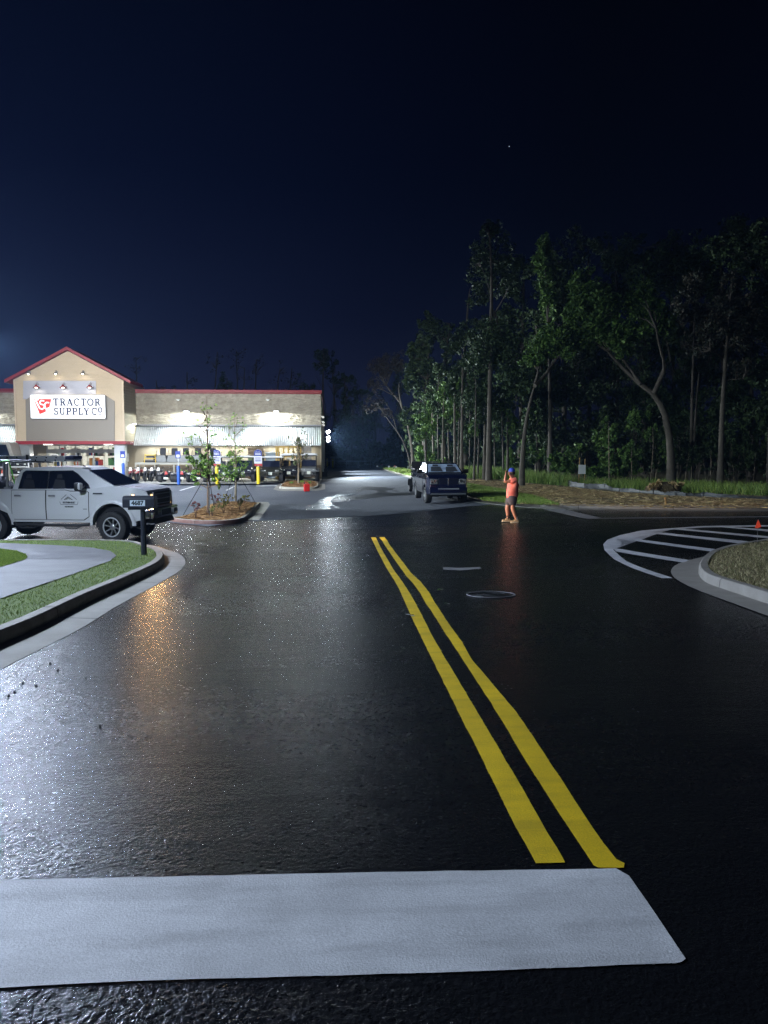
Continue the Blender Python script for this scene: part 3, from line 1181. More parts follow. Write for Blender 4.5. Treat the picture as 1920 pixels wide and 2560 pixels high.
sxp = lambda u: (u - 733) / (1214 - 252) * sw          # zoomed sign pixels to sign metres
syp = lambda v: (295 - v) / (448 - 142) * sh
b = MB()
word(b, 'TRACTOR', sxp(548), sxp(1160), syp(280), abs(syp(190) - syp(280)), .236, .245)
b.build('lettering', M_navy, sign)
b = MB()
word(b, 'SUPPLY', sxp(553), sxp(1010), syp(398), abs(syp(310) - syp(398)), .236, .245)
b.build('lettering', M_navy, sign)
b = MB()
slab('C', b, sxp(1038), syp(398), abs(syp(310) - syp(398)), .236, .245)
slab('O', b, sxp(1122), syp(366), abs(syp(305) - syp(366)), .236, .245, 1.35)
stroke(b, [(sxp(1125), syp(394)), (sxp(1165), syp(394))], .045, .236, .245)
b.build('lettering', M_navy, sign)
b = MB()
b.prism([(sxp(u), syp(v)) for u, v in [(298, 196), (524, 198), (496, 300), (452, 316), (446, 362), (368, 392), (342, 318), (300, 208)]], .236, .240, M=SM)
emb = b.build('emblem', M_sred, sign)
b = MB()
hh = abs(syp(200) - syp(320))
L3 = lambda pts, w=.10: stroke(b, [(sxp(u), syp(v)) for u, v in pts], w, .2405, .247)
L3([(300, 214), (362, 206)], .085)
L3([(322, 212), (372, 318)], .12)
L3([(432, 222), (392, 216), (372, 240), (384, 262), (428, 276), (432, 306), (404, 330), (372, 318)], .10)
L3([(494, 246), (462, 240), (438, 262), (440, 312), (466, 340), (500, 322)], .10)
b.build('emblem_letters', mat('sign_face', (.9, .9, .9)), emb)

# ---- gooseneck lamps over the sign
M_bulb = mat('lamp_glow', (1, .95, .85), .4, emit=((1, .93, .78), 14))
M_bulb_cool = mat('lamp_glow_cool', (.95, .98, 1), .4, emit=((.88, .95, 1), 22))
M_red_shade = mat('red_lamp_shade', (.26, .03, .03), .4)


def gooseneck(px, py, power, label, small=False, smat=None):
    p = gp(px, py)
    g = thing('gooseneck_lamp', label, 'lamp', (p.x, GY - .03, p.z), 0, 'gooseneck lamps over the store sign')
    k = .75 if small else 1
    b = MB()
    b.tube([(0, 0, .22 * k), (0, -.18 * k, .34 * k), (0, -.40 * k, .34 * k), (0, -.50 * k, .20 * k)], .018, 8)
    b.lathe([(.06, 0), (.06, .03)], 12, M=Matrix.Translation((0, -.0, .22 * k)) @ Matrix.Rotation(PI / 2, 4, 'X'))
    b.build('arm', M_fix, g, smooth=40)
    b = MB()
    b.lathe([(.02, .22), (.07, .20), (.10, .12), (.26, .0), (.25, -.01), (.09, .10)], 20, M=Matrix.Translation((0, -.50 * k, 0)) @ Matrix.Scale(k, 4))
    b.build('lamp_shade', smat or M_red_shade, g, smooth=40)
    b = MB()
    b.lathe([(.001, -.07), (.06, -.05), (.085, .0), (.06, .06), (.001, .08)], 14, M=Matrix.Translation((0, -.50 * k, .0)) @ Matrix.Scale(k, 4))
    b.build('bulb', M_bulb, g, smooth=60)
    lamp('lamp_light', 'SPOT', g, (0, -.50 * k, -.10), power, (1, .9, .72), (0, -.02, -2), 165, .5, .06)
    return g


for px, d in ((97, 'left end'), (163, 'middle'), (229, 'right end')):
    gooseneck(px, 970, 12, f'bright gooseneck lamp with red shade over the {d} of the lit sign')
for px, d in ((75, 'left'), (143, 'centre'), (210, 'right')):
    gooseneck(px, 936, 4, f'small dome lamp high on the gable, {d} of the three', True, M_fix)

# ---- wall lamps above the awning
def wp(px, py, y):
    d = ray(px, py)
    return CO + d * (y / d.y)


for px, d in ((466, 'nearer the gable'), (690, 'nearer the store corner'), (-60, 'left of the gable')):
    p = wp(px, 1029, FY - .3)
    g = thing('wall_lamp', f'full cutoff lamp glaring on the block wall above the awning, {d}', 'lamp', (p.x, FY, p.z), 0, 'cutoff lamps above the awning')
    b = MB()
    b.box((0, -.05, .02), (.28, .10, .22), chamfer=.02)
    b.box((0, -.32, .06), (.46, .55, .09), chamfer=.03)
    b.build('housing', M_fix, g)
    b = MB()
    b.box((0, -.34, .012), (.36, .40, .012))
    b.build('lens', M_bulb_cool, g)
    lamp('lamp_light', 'SPOT', g, (0, -.36, -.02), 1300, (.90, .98, .97), (0, -.42, -2), 176, .06, .08)
for px, py, d in ((446, 1000, 'above the left awning lamp'), (670, 1000, 'above the right awning lamp')):
    p = wp(px, py, FY)
    g = thing('dome_light', f'small white dome fixture on the block wall {d}', 'lamp', (p.x, FY, p.z), 0, 'dome fixtures high on the wall')
    b = MB()
    b.lathe([(.16, 0), (.17, .03), (.11, .05)], 16, M=Matrix.Translation((0, -.10, .02)))
    b.box((0, -.05, .0), (.07, .12, .07))
    b.build('bracket', mat('white_fixture', (.7, .7, .68), .4), g, smooth=40)
    b = MB()
    b.lathe([(.001, -.11), (.08, -.08), (.11, 0)], 16, M=Matrix.Translation((0, -.10, .02)))
    b.build('dome', mat('dome_glow', (.8, .8, .8), .3, emit=((.9, 1, .9), 1.3 if px > 600 else .35)), g, smooth=60)

# ---- strip lamps under the awning
for i in range(3):
    x = GX1 + 2.5 + i * (X1 - GX1 - 5) / 2
    g = thing('strip_lamp', f'strip lamp tucked up under the awning, {("nearest the gable", "over the quad bikes and carts", "nearest the store corner")[i]}', 'lamp', (x, FY - .55, AW_B + .02), 0, 'strip lamps under the awning')
    b = MB()
    b.box((0, 0, .04), (3.7, .14, .07), chamfer=.02)
    b.build('housing', M_fix, g)
    b = MB()
    b.box((0, 0, -.0), (3.6, .09, .012))
    b.build('lens', mat('strip_glow', (1, 1, 1), .4, emit=((.98, 1, .95), 5)), g)
    lamp('lamp_light', 'AREA', g, (0, 0, -.02), 130, (.98, 1, .94), (0, -.25, -3), size=(3.6, .1))

# ---- side wall: downspouts and floodlights
for i, (py, yy) in enumerate(((1081, 66), (1095, 76), (1103, 86))):
    z = gz(py, yy + .6)
    ds = MB()
    ds.box((X1 + .09, yy - .7, (z - .2 + PAD) / 2 + .3), (.16, .13, z - PAD - .2))
    dsp = ds.build('downspout', mat('downspout_metal', (.50, .51, .50), .45, metal=.3), store)
    bt = MB()
    bt.box((X1 + .22, yy - .7, PAD + .12), (.5, .45, .42), taper=.8)
    bt.build('boot', mat('black_rubber', (.012, .012, .013), .6), dsp)
    g = thing('flood_light', f'square white floodlight on the side wall, {("first", "second", "third")[i]} from the store front', 'lamp', (X1, yy, z), 0, 'floodlights along the side wall')
    b = MB()
    b.box((.22, 0, .08), (.44, .07, .07))
    b.box((.56, 0, .02), (.36, .44, .12), rot=(0, R(-35), 0), chamfer=.02)
    b.build('housing', M_fix, g)
    b = MB()
    b.box((.525, -.0, -.045), (.30, .38, .012), rot=(0, R(-35), 0))
    b.build('lens', M_bulb_cool, g)
    b = MB()
    b.box((.56, -.235, .02), (.30, .01, .22), rot=(0, R(-35), 0), chamfer=.003)
    b.build('glowing_end', mat('end_glow', (.95, .98, 1), .4, emit=((.9, .96, 1), 30)), g)
    lamp('lamp_light', 'SPOT', g, (.62, 0, -.10), (15000, 8000, 6000)[i], (.80, .92, 1), (8, -4 if i == 0 else -1, -1.1), 128, .55, .12)
b = MB()
for i, (px, py) in enumerate(((797, 1043), (800, 1056), (802, 1063))):
    pass
for i, (px, py, yy) in enumerate(((797.5, 1043, 60.5), (800.5, 1056, 64), (802.5, 1063, 67))):
    z = gz(py, yy)
    g = thing('security_camera', f'little white dome camera under the store corner eave, {("lowest", "middle", "highest")[2 - i]} of three', 'camera', (X1, yy + .5, z), 0, 'dome cameras at the store corner')
    b = MB()
    b.box((.08, 0, .05), (.16, .09, .06))
    b.lathe([(.001, -.10), (.07, -.07), (.09, .0), (.08, .05), (.001, .06)], 14, M=Matrix.Translation((.16, 0, 0)))
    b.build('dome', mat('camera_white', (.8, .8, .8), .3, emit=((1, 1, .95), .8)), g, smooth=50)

# ---- entrance: storefront glazing, columns, lit interior
ent = MB()
EH = BOT - PAD
ix0, ix1 = GX0 + .95, GX1 - .75
M_int = mat('store_interior', (.72, .70, .66), .7)
ent.box((cx, FY + 7.9, PAD + 2.3), (12, .1, 4.8))
ent.box((cx - 6, FY + 4, PAD + 2.3), (.1, 7.8, 4.8))
ent.box((cx + 6, FY + 4, PAD + 2.3), (.1, 7.8, 4.8))
ent.box((cx, FY + 4, PAD + 4.65), (12, 7.8, .1))
ent.box((cx, FY + 4, PAD + .08), (12, 7.8, .1))
ent.build('interior_room', M_int, store)
for i in range(3):
    b = MB()
    b.box((cx - 3 + i * 3, FY + 3.6, PAD + 4.5), (1.8, .5, .06))
    t_ = b.build('ceiling_lamp', mat('tube_glow', (1, 1, 1), .4, emit=((1, .97, .9), 12)), store)
    lamp('lamp_light', 'AREA', t_, (cx - 3 + i * 3, FY + 3.6, PAD + 4.45), 260, (1, .96, .88), (cx - 3 + i * 3, FY + 3.6, 0), size=(1.8, .5))
# glazing frame
fr = MB()
fy = FY + .02
cols = [gx_ for gx_ in (ix0, ix0 + .95, ix0 + 1.35, cx - .75, cx + .55, cx + 2.2, ix1 - .28, ix1)]
for x in cols:
    fr.box((x, fy, PAD + EH / 2), (.09, .12, EH))
for z, h in ((PAD + .15, .22), (PAD + 2.12, .28), (BOT - .06, .10)):
    fr.box(((ix0 + ix1) / 2, fy - .003, z), (ix1 - ix0 + .09, .13, h))
fr.box(((cols[2] + cols[5]) / 2, fy - .006, PAD + 1.0), (cols[5] - cols[2], .10, .05))
fr.build('storefront_frame', M_frame, store)
M_glass = bpy.data.materials.new('clear_glass')
M_glass.use_nodes = True
t = M_glass.node_tree
t.nodes.clear()
o_ = t.nodes.new('ShaderNodeOutputMaterial')
mx = t.nodes.new('ShaderNodeMixShader')
tr = t.nodes.new('ShaderNodeBsdfTransparent')
tr.inputs[0].default_value = (.92, .95, .94, 1)
gl = t.nodes.new('ShaderNodeBsdfGlossy')
gl.inputs['Roughness'].default_value = .03
fn = t.nodes.new('ShaderNodeFresnel')
fn.inputs[0].default_value = 1.45
t.links.new(fn.outputs[0], mx.inputs[0])
t.links.new(tr.outputs[0], mx.inputs[1])
t.links.new(gl.outputs[0], mx.inputs[2])
t.links.new(mx.outputs[0], o_.inputs[0])
for xa, xb in zip(cols, cols[1:]):
    b = MB()
    b.box(((xa + xb) / 2, fy, PAD + EH / 2), (xb - xa - .09, .02, EH - .1))
    b.build('window_pane', M_glass, store)
# notices on the glass
M_paper = mat('white_notice', (.72, .72, .70), .7)
M_ink = mat('black_ink', (.02, .02, .025), .7)
for x in (cols[0] + .55, cols[5] + .75):
    b = MB()
    b.box((x, fy - .08, PAD + 1.62), (.62, .012, .62))
    n_ = b.build('notice', M_paper, store)
    b = MB()
    b.box((x, fy - .0895, PAD + 1.78), (.36, .004, .07))
    b.box((x, fy - .0895, PAD + 1.60), (.50, .004, .025))
    b.build('printed_lines', M_ink, n_)
# goods racks inside
hues = [(.55, .04, .03), (.65, .5, .1), (.06, .12, .4), (.6, .58, .52), (.08, .25, .09), (.5, .2, .05), (.7, .66, .6), (.04, .04, .05)]
for i in range(8):
    x = ix0 + .5 + i * .93
    yy = FY + 1.3 + (i * 37 % 5) * .5
    s_ = thing('goods_rack', f'rack of coloured boxes inside the lit entrance, number {i + 1} from the door columns', 'shelf', (x, yy, PAD + .14), 0, 'racks of goods behind the entrance glass')
    s_['label'] = 'rack of coloured goods seen through the lit store entrance'
    b = MB()
    for z in (.02, .8, 1.6, 2.4):
        b.box((0, 0, z), (.86, .5, .03))
    for sx_ in (-.42, .42):
        b.box((sx_, .2, 1.3), (.04, .04, 2.6))
    b.build('shelf_frame', mat('shelf_steel', (.5, .5, .5), .5), s_)
    r_ = random.Random(i)
    for z in (.04, .82, 1.62, 2.42):
        x_ = -.40
        b = MB()
        while x_ < .32:
            w_ = r_.uniform(.12, .3)
            h_ = r_.uniform(.3, .66)
            b.box((x_ + w_ / 2, -.02, z + h_ / 2), (w_ * .93, .36, h_), mi=r_.randrange(8))
            x_ += w_
        g_ = b.build('goods', [mat(f'goods_colour_{k}', h, .6) for k, h in enumerate(hues)], s_)
        g_['kind'] = 'stuff'
# red banner strip high in the entrance
b = MB()
b.box((cx + .3, FY + .9, PAD + 3.25), (5.6, .03, .20))
b.build('red_banner', mat('red_banner', (.55, .02, .02), .6), store)
# corrugated columns carrying the gable
for x, nm in ((GX0 + .5, 'a'), (GX1 - .45, 'b')):
    b = MB()
    n = 26
    prof = []
    z = PAD - .02
    while z < BOT:
        prof += [(z, .0), (z + .04, .02)]
        z += .08
    vs = []
    for z, d in prof:
        for sx_, sy_ in ((-1, -1), (1, -1), (1, 1), (-1, 1)):
            vs.append((x + sx_ * (.36 + d), GY + .42 + sy_ * (.34 + d), min(z, BOT)))
    fs = []
    for i in range(len(prof) - 1):
        for j in range(4):
            fs.append((i * 4 + j, i * 4 + (j + 1) % 4, i * 4 + 4 + (j + 1) % 4, i * 4 + 4 + j))
    b.add(vs, fs)
    b.build('entrance_column', M_galv, store)
# lamps under the entrance soffit
for x in (cx - 2.2, cx + 2.2, GX1 - .05):
    b = MB()
    yy = GY + 1.6
    zz_ = BOT - .03
    if x == GX1 - .05:
        continue
    b.box((x, yy, zz_), (.5, .5, .05))
    l_ = b.build('soffit_lamp', mat('soffit_glow', (1, 1, 1), .4, emit=((1, .97, .9), 8)), store)
    lamp('lamp_light', 'SPOT', l_, (x, yy, zz_ - .05), 260, (1, .95, .85), (x, yy, -5), 150, .5, .2)
# lamp that washes the inner side of the gable, between gable and awning
p = Vector((GX1 + .02, FY - 1.3, gz(1062, 59)))
g = thing('wall_lamp', 'cutoff lamp glaring down the cream side of the gable', 'lamp', p, 0)
b = MB()
b.box((.16, 0, .05), (.34, .34, .09), chamfer=.03)
b.build('housing', M_fix, g)
b = MB()
b.box((.17, 0, -.0), (.26, .26, .012))
b.build('lens', M_bulb_cool, g)
lamp('lamp_light', 'SPOT', g, (.22, 0, -.03), 160, (.98, 1, .9), (.24, 0, -2), 172, .1, .06)

# ================================================================== POLE LAMPS
def pole_lamp(x, y, h, label, power, tgt, col=(.86, .93, 1), cone=165, blend=.35):
    drop = 6 if cone > 120 else 2.5
    g = thing('pole_lamp', label, 'street lamp', at(x, y), 0)
    b = MB()
    b.lathe([(.28, 0), (.28, .7), (.25, .75)], 18)
    b.build('base', M_conc, g, smooth=40)
    b = MB()
    b.lathe([(.09, .75), (.06, h)], 12)
    b.build('pole', mat('bronze_pole', (.05, .04, .035), .5, metal=.4), g, smooth=40)
    d = Vector((tgt[0] - x, tgt[1] - y, 0)).normalized()
    a = math.atan2(d.y, d.x)
    b = MB()
    b.box((.45, 0, h - .02), (.9, .08, .06), M=Matrix.Rotation(a, 4, 'Z'))
    b.box((1.0, 0, h), (.7, .4, .14), M=Matrix.Rotation(a, 4, 'Z'), chamfer=.03)
    b.build('lamp_head', mat('bronze_pole', (0, 0, 0)), g)
    b = MB()
    b.box((1.0, 0, h - .075), (.56, .3, .012), M=Matrix.Rotation(a, 4, 'Z'))
    b.build('lens', M_bulb_cool, g)
    L = (d.x * 1.0, d.y * 1.0, h - .12)
    lamp('lamp_light', 'SPOT', g, L, power, col, (L[0] + d.x * 5, L[1] + d.y * 5, h - drop), cone, blend, .25)
    return g


pl_a = pole_lamp(-20.6, 46.0, 9.2, 'tall dark pole lamp at the left of the parking lot', 32000, (9, 38), (.70, .82, 1), blend=.9)
# its second head, unseen, added to light the store front
b = MB()
b.box((0, .45, 9.18), (.08, .9, .06))
b.box((0, 1.0, 9.2), (.4, .7, .14), chamfer=.03)
h2 = b.build('lamp_head', mat('bronze_pole', (0, 0, 0)), pl_a)
b = MB()
b.box((0, 1.0, 9.125), (.3, .56, .012))
b.build('lens', M_bulb_cool, pl_a)
lamp('lamp_light', 'SPOT', pl_a, (.2, 1.1, 9.05), 3500, (.95, .97, 1), (11, 11, 0), 130, 1, .25)
pole_lamp(-13.0, 10.5, 8.2, 'dark street lamp on the corner lawn beside the road', 14000, (0, 4), (.66, .80, 1))
pl_c = pole_lamp(-14.2, 26.5, 9.0, 'tall dark pole lamp added out of view behind the white pickup for light', 21000, (18, 47), (.78, .94, 1), cone=84, blend=1.0)  # unseen pole, added to light the wood, verge and notice board
b = MB()
b.box((.30, -.36, 8.98), (.9, .08, .06), rot=(0, 0, R(-50)))
b.box((.64, -.77, 9.0), (.7, .4, .14), rot=(0, 0, R(-50)), chamfer=.03)
b.build('lamp_head', mat('bronze_pole', (0, 0, 0)), pl_c)
b = MB()
b.box((.64, -.77, 8.925), (.56, .3, .012), rot=(0, 0, R(-50)))
b.build('lens', M_bulb_cool, pl_c)
lamp('lamp_light', 'SPOT', pl_c, (.66, -.80, 8.88), 19000, (.64, .74, 1), (10, -14, 0), 150, .6, .25)  # extra head, added for glints on the near left road
b = MB()
b.box((.12, .45, 8.98), (.08, .9, .06), rot=(0, 0, R(-10)))
b.box((.2, 1.0, 9.0), (.4, .7, .14), rot=(0, 0, R(-10)), chamfer=.03)
b.build('lamp_head', mat('bronze_pole', (0, 0, 0)), pl_c)
b = MB()
b.box((.2, 1.0, 8.925), (.3, .56, .012), rot=(0, 0, R(-10)))
b.build('lens', M_bulb_cool, pl_c)
lamp('lamp_light', 'SPOT', pl_c, (.2, 1.05, 8.88), 46000, (.93, .97, 1), (2.5, 34, 3.4), 82, .9, .25)  # extra head, added to brighten the store walls

# ================================================================== VEHICLES
M_tyre = mat('tyre_rubber', (.018, .018, .019), .75, bump=(30, .4, .01))
M_chrome = mat('chrome', (.62, .62, .64), .14, metal=1)
M_blackpl = mat('black_plastic', (.014, .014, .016), .5)
M_gap = mat('panel_gap', (.006, .006, .007), .8)
M_glassd = mat('tinted_glass', (.006, .008, .016), .06, spec=.6)
M_dark = mat('dark_metal', (.03, .03, .033), .5, metal=.4)
M_grey = mat('grey_metal', (.30, .30, .31), .45, metal=.5)


def shell(name, prof, hw, wfun, mats, parent, step=.14, smooth=35):
    """a side outline (x, z) extruded across the vehicle and shaped by a width function"""
    bm = bmesh.new()
    a = bm.faces.new([bm.verts.new((x, -1, z)) for x, z in prof])
    bmesh.ops.triangulate(bm, faces=[a])
    r = bmesh.ops.extrude_face_region(bm, geom=bm.faces[:])
    for v in [g for g in r['geom'] if isinstance(g, bmesh.types.BMVert)]:
        v.co.y = 1
    cutgrid(bm, step, 'xz')
    # a few cuts across for a crowned top
    for y in (-.8, -.4, 0, .4, .8):
        bmesh.ops.bisect_plane(bm, geom=bm.verts[:] + bm.edges[:] + bm.faces[:], plane_co=(0, y, 0), plane_no=(0, 1, 0), dist=1e-5)
    for v in bm.verts:
        v.co.y *= wfun(v.co.x, v.co.z)
    bmesh.ops.recalc_face_normals(bm, faces=bm.faces[:])
    me = bpy.data.meshes.new(name)
    bm.to_mesh(me)
    bm.free()
    for m in mats:
        me.materials.append(m)
    me.polygons.foreach_set('use_smooth', [True] * len(me.polygons))
    me.set_sharp_from_angle(angle=R(smooth))
    o = bpy.data.objects.new(name, me)
    C.objects.link(o)
    o.parent = parent
    return o


def patch_data(poly, wfun, off, side, step=.14):
    bm = bmesh.new()
    a = bm.faces.new([bm.verts.new((x, 0, z)) for x, z in poly])
    bmesh.ops.triangulate(bm, faces=[a])
    cutgrid(bm, step, 'xz')
    bm.verts.index_update()
    vs = [(v.co.x, side * (wfun(v.co.x, v.co.z) + off), v.co.z) for v in bm.verts]
    fs = [[v.index for v in f.verts] for f in bm.faces]
    bm.free()
    return vs, fs


def patch(name, poly, wfun, off, side, m, parent, rim=None, rim_w=.016):
    b = MB()
    if rim:
        cx_ = sum(p[0] for p in poly) / len(poly)
        cz_ = sum(p[1] for p in poly) / len(poly)
        big = []
        for x, z in poly:
            d = Vector((x - cx_, z - cz_))
            d.normalize()
            big.append((x + d.x * rim_w * 1.3, z + d.y * rim_w * 1.3))
        b.add(*patch_data(big, wfun, off * .45, side), mi=1)
    b.add(*patch_data(poly, wfun, off, side))
    return b.build(name, [m] + ([rim] if rim else []), parent, smooth=50)


def wheel(parent, x, y, r, w, rim_r, side, style, steer=0, m_spoke=None, tread=True):
    """tyre and rim; side -1 shows its face to -y"""
    T = Matrix.Translation((x, y, r)) @ Matrix.Rotation(steer, 4, 'Z')
    b = MB()
    h = w / 2
    b.lathe([(rim_r, -h * .86), (rim_r + .02, -h * .96), (r - .08, -h), (r - .03, -h * .93), (r - .006, -h * .72), (r, -h * .3), (r, h * .3), (r - .006, h * .72), (r - .03, h * .93), (r - .08, h), (rim_r + .02, h * .96), (rim_r, h * .86)], 40, M=T, axis='Y', cap=False)
    if tread:
        for i in range(30):
            a = 2 * PI * i / 30
            for q in (-1, 1):
                b.box((0, q * h * .72, r - .01), (.062, h * .42, .034), M=T @ Matrix.Rotation(a + q * .05, 4, 'Y'))
    wh = b.build('wheel', M_tyre, parent, smooth=40)
    b = MB()
    f = side * h
    b.lathe([(rim_r + .014, f * .98), (rim_r - .014, f * 1.0), (rim_r - .026, f * .9)], 36, M=T, axis='Y', mi=0, cap=False)
    b.lathe([(rim_r - .026, f * .9), (rim_r - .04, f * .2), (rim_r - .05, -f * .7)], 36, M=T, axis='Y', mi=1, cap=False)
    rm = b.build('rim', [m_spoke, m_spoke] if m_spoke else [mat('polished_rim', (.75, .75, .76), .32, metal=.55), M_blackpl], wh, smooth=40)
    b = MB()
    b.lathe([(.001, f * .05), (rim_r - .05, f * .05)], 24, M=T, axis='Y')
    b.build('brake', M_blackpl, wh)
    b = MB()
    n = style
    for i in range(n):
        a = 2 * PI * i / n + .2
        TT = T @ Matrix.Rotation(a, 4, 'Y')
        for q in (-1, 1) if n < 8 else (0,):
            b.tube([(q * .012, f * .62, .05), (q * .03, f * .60, rim_r * .45), (q * .055, f * .78, rim_r - .02)], [.026, .02, .024], 6, M=TT)
    b.lathe([(.001, f * .82), (.05, f * .8), (.085, f * .66), (.085, f * .3)], 18, M=T, axis='Y')
    b.build('spokes', m_spoke or mat('dark_spoke', (.34, .34, .36), .28, metal=.7), wh, smooth=40)
    return wh


# ------------------------------------------------------------------ white crew-cab pickup
M_white = mat('silver_white_paint', (.68, .68, .70), .32, coat=.6, spec=.5)
TK = P(321, 1347)
tk = thing('pickup_truck', 'white lifted crew cab pickup with ladder rack and door decal beside the corner lawn', 'pickup truck', (TK.x, TK.y, TK.z), R(-10.5))
fw = lambda x, z: 1.0 - .035 * sstep(.75, .55, z) - .16 * max(0, z - 1.36) - (.13 * sstep(.55, 1.12, x)) + .012 * math.sin(min(1, max(0, (z - .8) / .5)) * PI)
ar = lambda c, r_, z0: [(c + r_ * math.cos(R(t)), .50 + r_ * 1.08 * math.sin(R(t))) for t in range(8, 173, 11)]
prof = [(-4.88, .80), (-4.90, 1.50), (-3.12, 1.535), (-.75, 1.55), (.02, 1.63), (.35, 1.62), (.75, 1.575), (.96, 1.50), (1.03, 1.40), (1.05, 1.0), (1.02, .70), (.66, .62)]
prof += ar(0, .60, 0) + [(-.64, .58), (-3.04, .58)] + ar(-3.68, .60, 0) + [(-4.30, .64)]
shell('body', prof, 1, fw, [M_white], tk)
gw_ = lambda x, z: .935 - .30 * max(0, z - 1.50)
ghp = [(-3.06, 1.50), (-3.0, 1.75), (-2.86, 2.07), (-2.72, 2.14), (-2.2, 2.175), (-1.4, 2.175), (-1.02, 2.14), (-.80, 2.07), (.04, 1.63), (-.2, 1.5)]
shell('cab', ghp, 1, gw_, [M_white], tk)
wheels = [(0, -1), (0, 1), (-3.68, -1), (-3.68, 1)]
for x, s in wheels:
    wheel(tk, x, s * .86, .455, .32, .275, s, 8, steer=R(-9) if x == 0 else 0)
# doors, windows
for s in (-1, 1):
    d1 = patch('door', [(-3.04, .66), (-2.01, .66), (-2.01, 1.505), (-3.04, 1.50)], fw, .012, s, M_white, tk, M_gap)
    d2 = patch('door', [(-1.975, .66), (-.86, .66), (-.70, .76), (-.70, 1.44), (-.74, 1.475), (-1.25, 1.475), (-1.40, 1.508), (-1.975, 1.506)], fw, .012, s, M_white, tk, M_gap)
    for d, x in ((d1, -2.84), (d2, -1.80)):
        b = MB()
        b.box((x, s * (fw(x, 1.34) + .03), 1.345), (.21, .03, .05), chamfer=.012)
        b.build('handle', M_chrome, d)
        b = MB()
        b.box((x, s * (fw(x, 1.34) + .012), 1.345), (.25, .012, .105), chamfer=.005)
        b.build('handle_cup', M_white, d)
    b = MB()
    for x0, x1 in ((-3.02, -2.03), (-1.96, -.72)):
        b.add(*patch_data([(x0, .80), (x1, .80), (x1, .845), (x0, .845)], fw, .020, s))
    b.build('door_crease', M_white, d1, smooth=40)
    patch('window', [(-2.87, 1.55), (-2.0, 1.55), (-2.0, 2.055), (-2.70, 2.055), (-2.78, 2.0)], gw_, .008, s, M_glassd, tk, M_gap)
    patch('window', [(-1.96, 1.55), (-1.40, 1.545), (-1.26, 1.505), (-.80, 1.505), (-.68, 1.54), (-.76, 1.68), (-1.10, 1.96), (-1.26, 2.055), (-1.96, 2.055)], gw_, .008, s, M_glassd, tk, M_gap)
    for x_ in (-1.62, -2.56):
        b = MB()
        b.add(*patch_data([(x_ - .20, 1.56), (x_ + .20, 1.56), (x_ + .13, 1.80), (x_ - .15, 1.82)], gw_, .0095, s))
        b.add(*patch_data([(x_ - .11, 1.84), (x_ + .07, 1.84), (x_ + .04, 1.96), (x_ - .10, 1.96)], gw_, .0095, s))
        b.build('seat_back', mat('seat_behind_glass', (.016, .017, .022), .25), tk)
    # side mirror
    b = MB()
    b.box((-.92, s * 1.15, 1.62), (.16, .24, .24), chamfer=.045)
    b.box((-.90, s * 1.00, 1.56), (.09, .12, .06))
    mr = b.build('side_mirror', M_blackpl, tk, smooth=40)
    b = MB()
    b.box((-.865, s * 1.17, 1.63), (.12, .19, .20), chamfer=.04)
    b.build('mirror_cap', M_white, mr, smooth=40)
    # wheel arch flares
    for c in (0, -3.68):
        b = MB()
        vs = []
        ts = list(range(0, 181, 10))
        for t in ts:
            ca, sa = math.cos(R(t)), math.sin(R(t))
            for rr_, o_ in ((.585, -.10), (.60, .035), (.655, .045), (.70, .012)):
                x, z = c + rr_ * ca, .50 + rr_ * 1.07 * sa
                vs.append((x, s * (fw(x, max(.6, z)) + o_), z))
        fs = []
        for i in range(len(ts) - 1):
            for j in range(3):
                fs.append((i * 4 + j, i * 4 + j + 1, i * 4 + 5 + j, i * 4 + 4 + j))
        b.add(vs, fs)
        b.build('fender_flare', M_white, tk, smooth=50)
        b = MB()
        b.box((c, s * .62, .74), (1.12, .5, .62), taper=.9)
        b.build('wheel_well', M_gap, tk)
    # running board
    b = MB()
    b.tube([(-.62, s * .88, .60), (-.72, s * 1.0, .52), (-1.1, s * 1.04, .50), (-2.9, s * 1.04, .50), (-3.05, s * .95, .56)], .045, 10)
    b.tube([(-.9, s * 1.03, .50), (-1.05, s * 1.06, .42), (-1.35, s * 1.06, .42), (-1.5, s * 1.03, .50)], .025, 8)
    b.tube([(-2.2, s * 1.03, .50), (-2.35, s * 1.06, .42), (-2.75, s * 1.06, .42), (-2.9, s * 1.03, .50)], .025, 8)
    b.build('side_step', M_dark, tk, smooth=40)
    # headlamp
    b = MB()
    b.add([(.60, s * (fw(.60, 1.3) + .012), 1.40), (.99, s * .80, 1.40), (1.055, s * .62, 1.38), (1.06, s * .62, 1.06), (1.04, s * .84, 1.06), (.80, s * (fw(.8, 1.2) + .012), 1.10)], [(0, 1, 4, 5), (1, 2, 3, 4)])
    M_hl = mat('warm_headlamp', (1, .75, .45), .25, emit=((1, .60, .22), 5))
    b.build('headlight', M_hl, tk)
lamp('headlight_beam', 'SPOT', tk, (1.12, -.75, 1.2), 110, (1, .60, .26), (5, -3.6, -.4), 95, .8, .09)
lamp('headlight_beam', 'SPOT', tk, (1.12, .75, 1.2), 6500, (1, .72, .46), (12, 3.1, .0), 46, .7, .09)
# windscreen
b = MB()
b.add([(.02, -.86, 1.655), (.02, .86, 1.655), (-.80, .73, 2.085), (-.80, -.73, 2.085)], [(0, 1, 2, 3)])
b.build('windscreen', M_glassd, tk)
b = MB()
b.add([(-3.065, -.80, 1.60), (-3.065, .80, 1.60), (-2.90, .72, 2.02), (-2.90, -.72, 2.02)], [(0, 1, 2, 3)])
b.build('rear_window', M_glassd, tk)
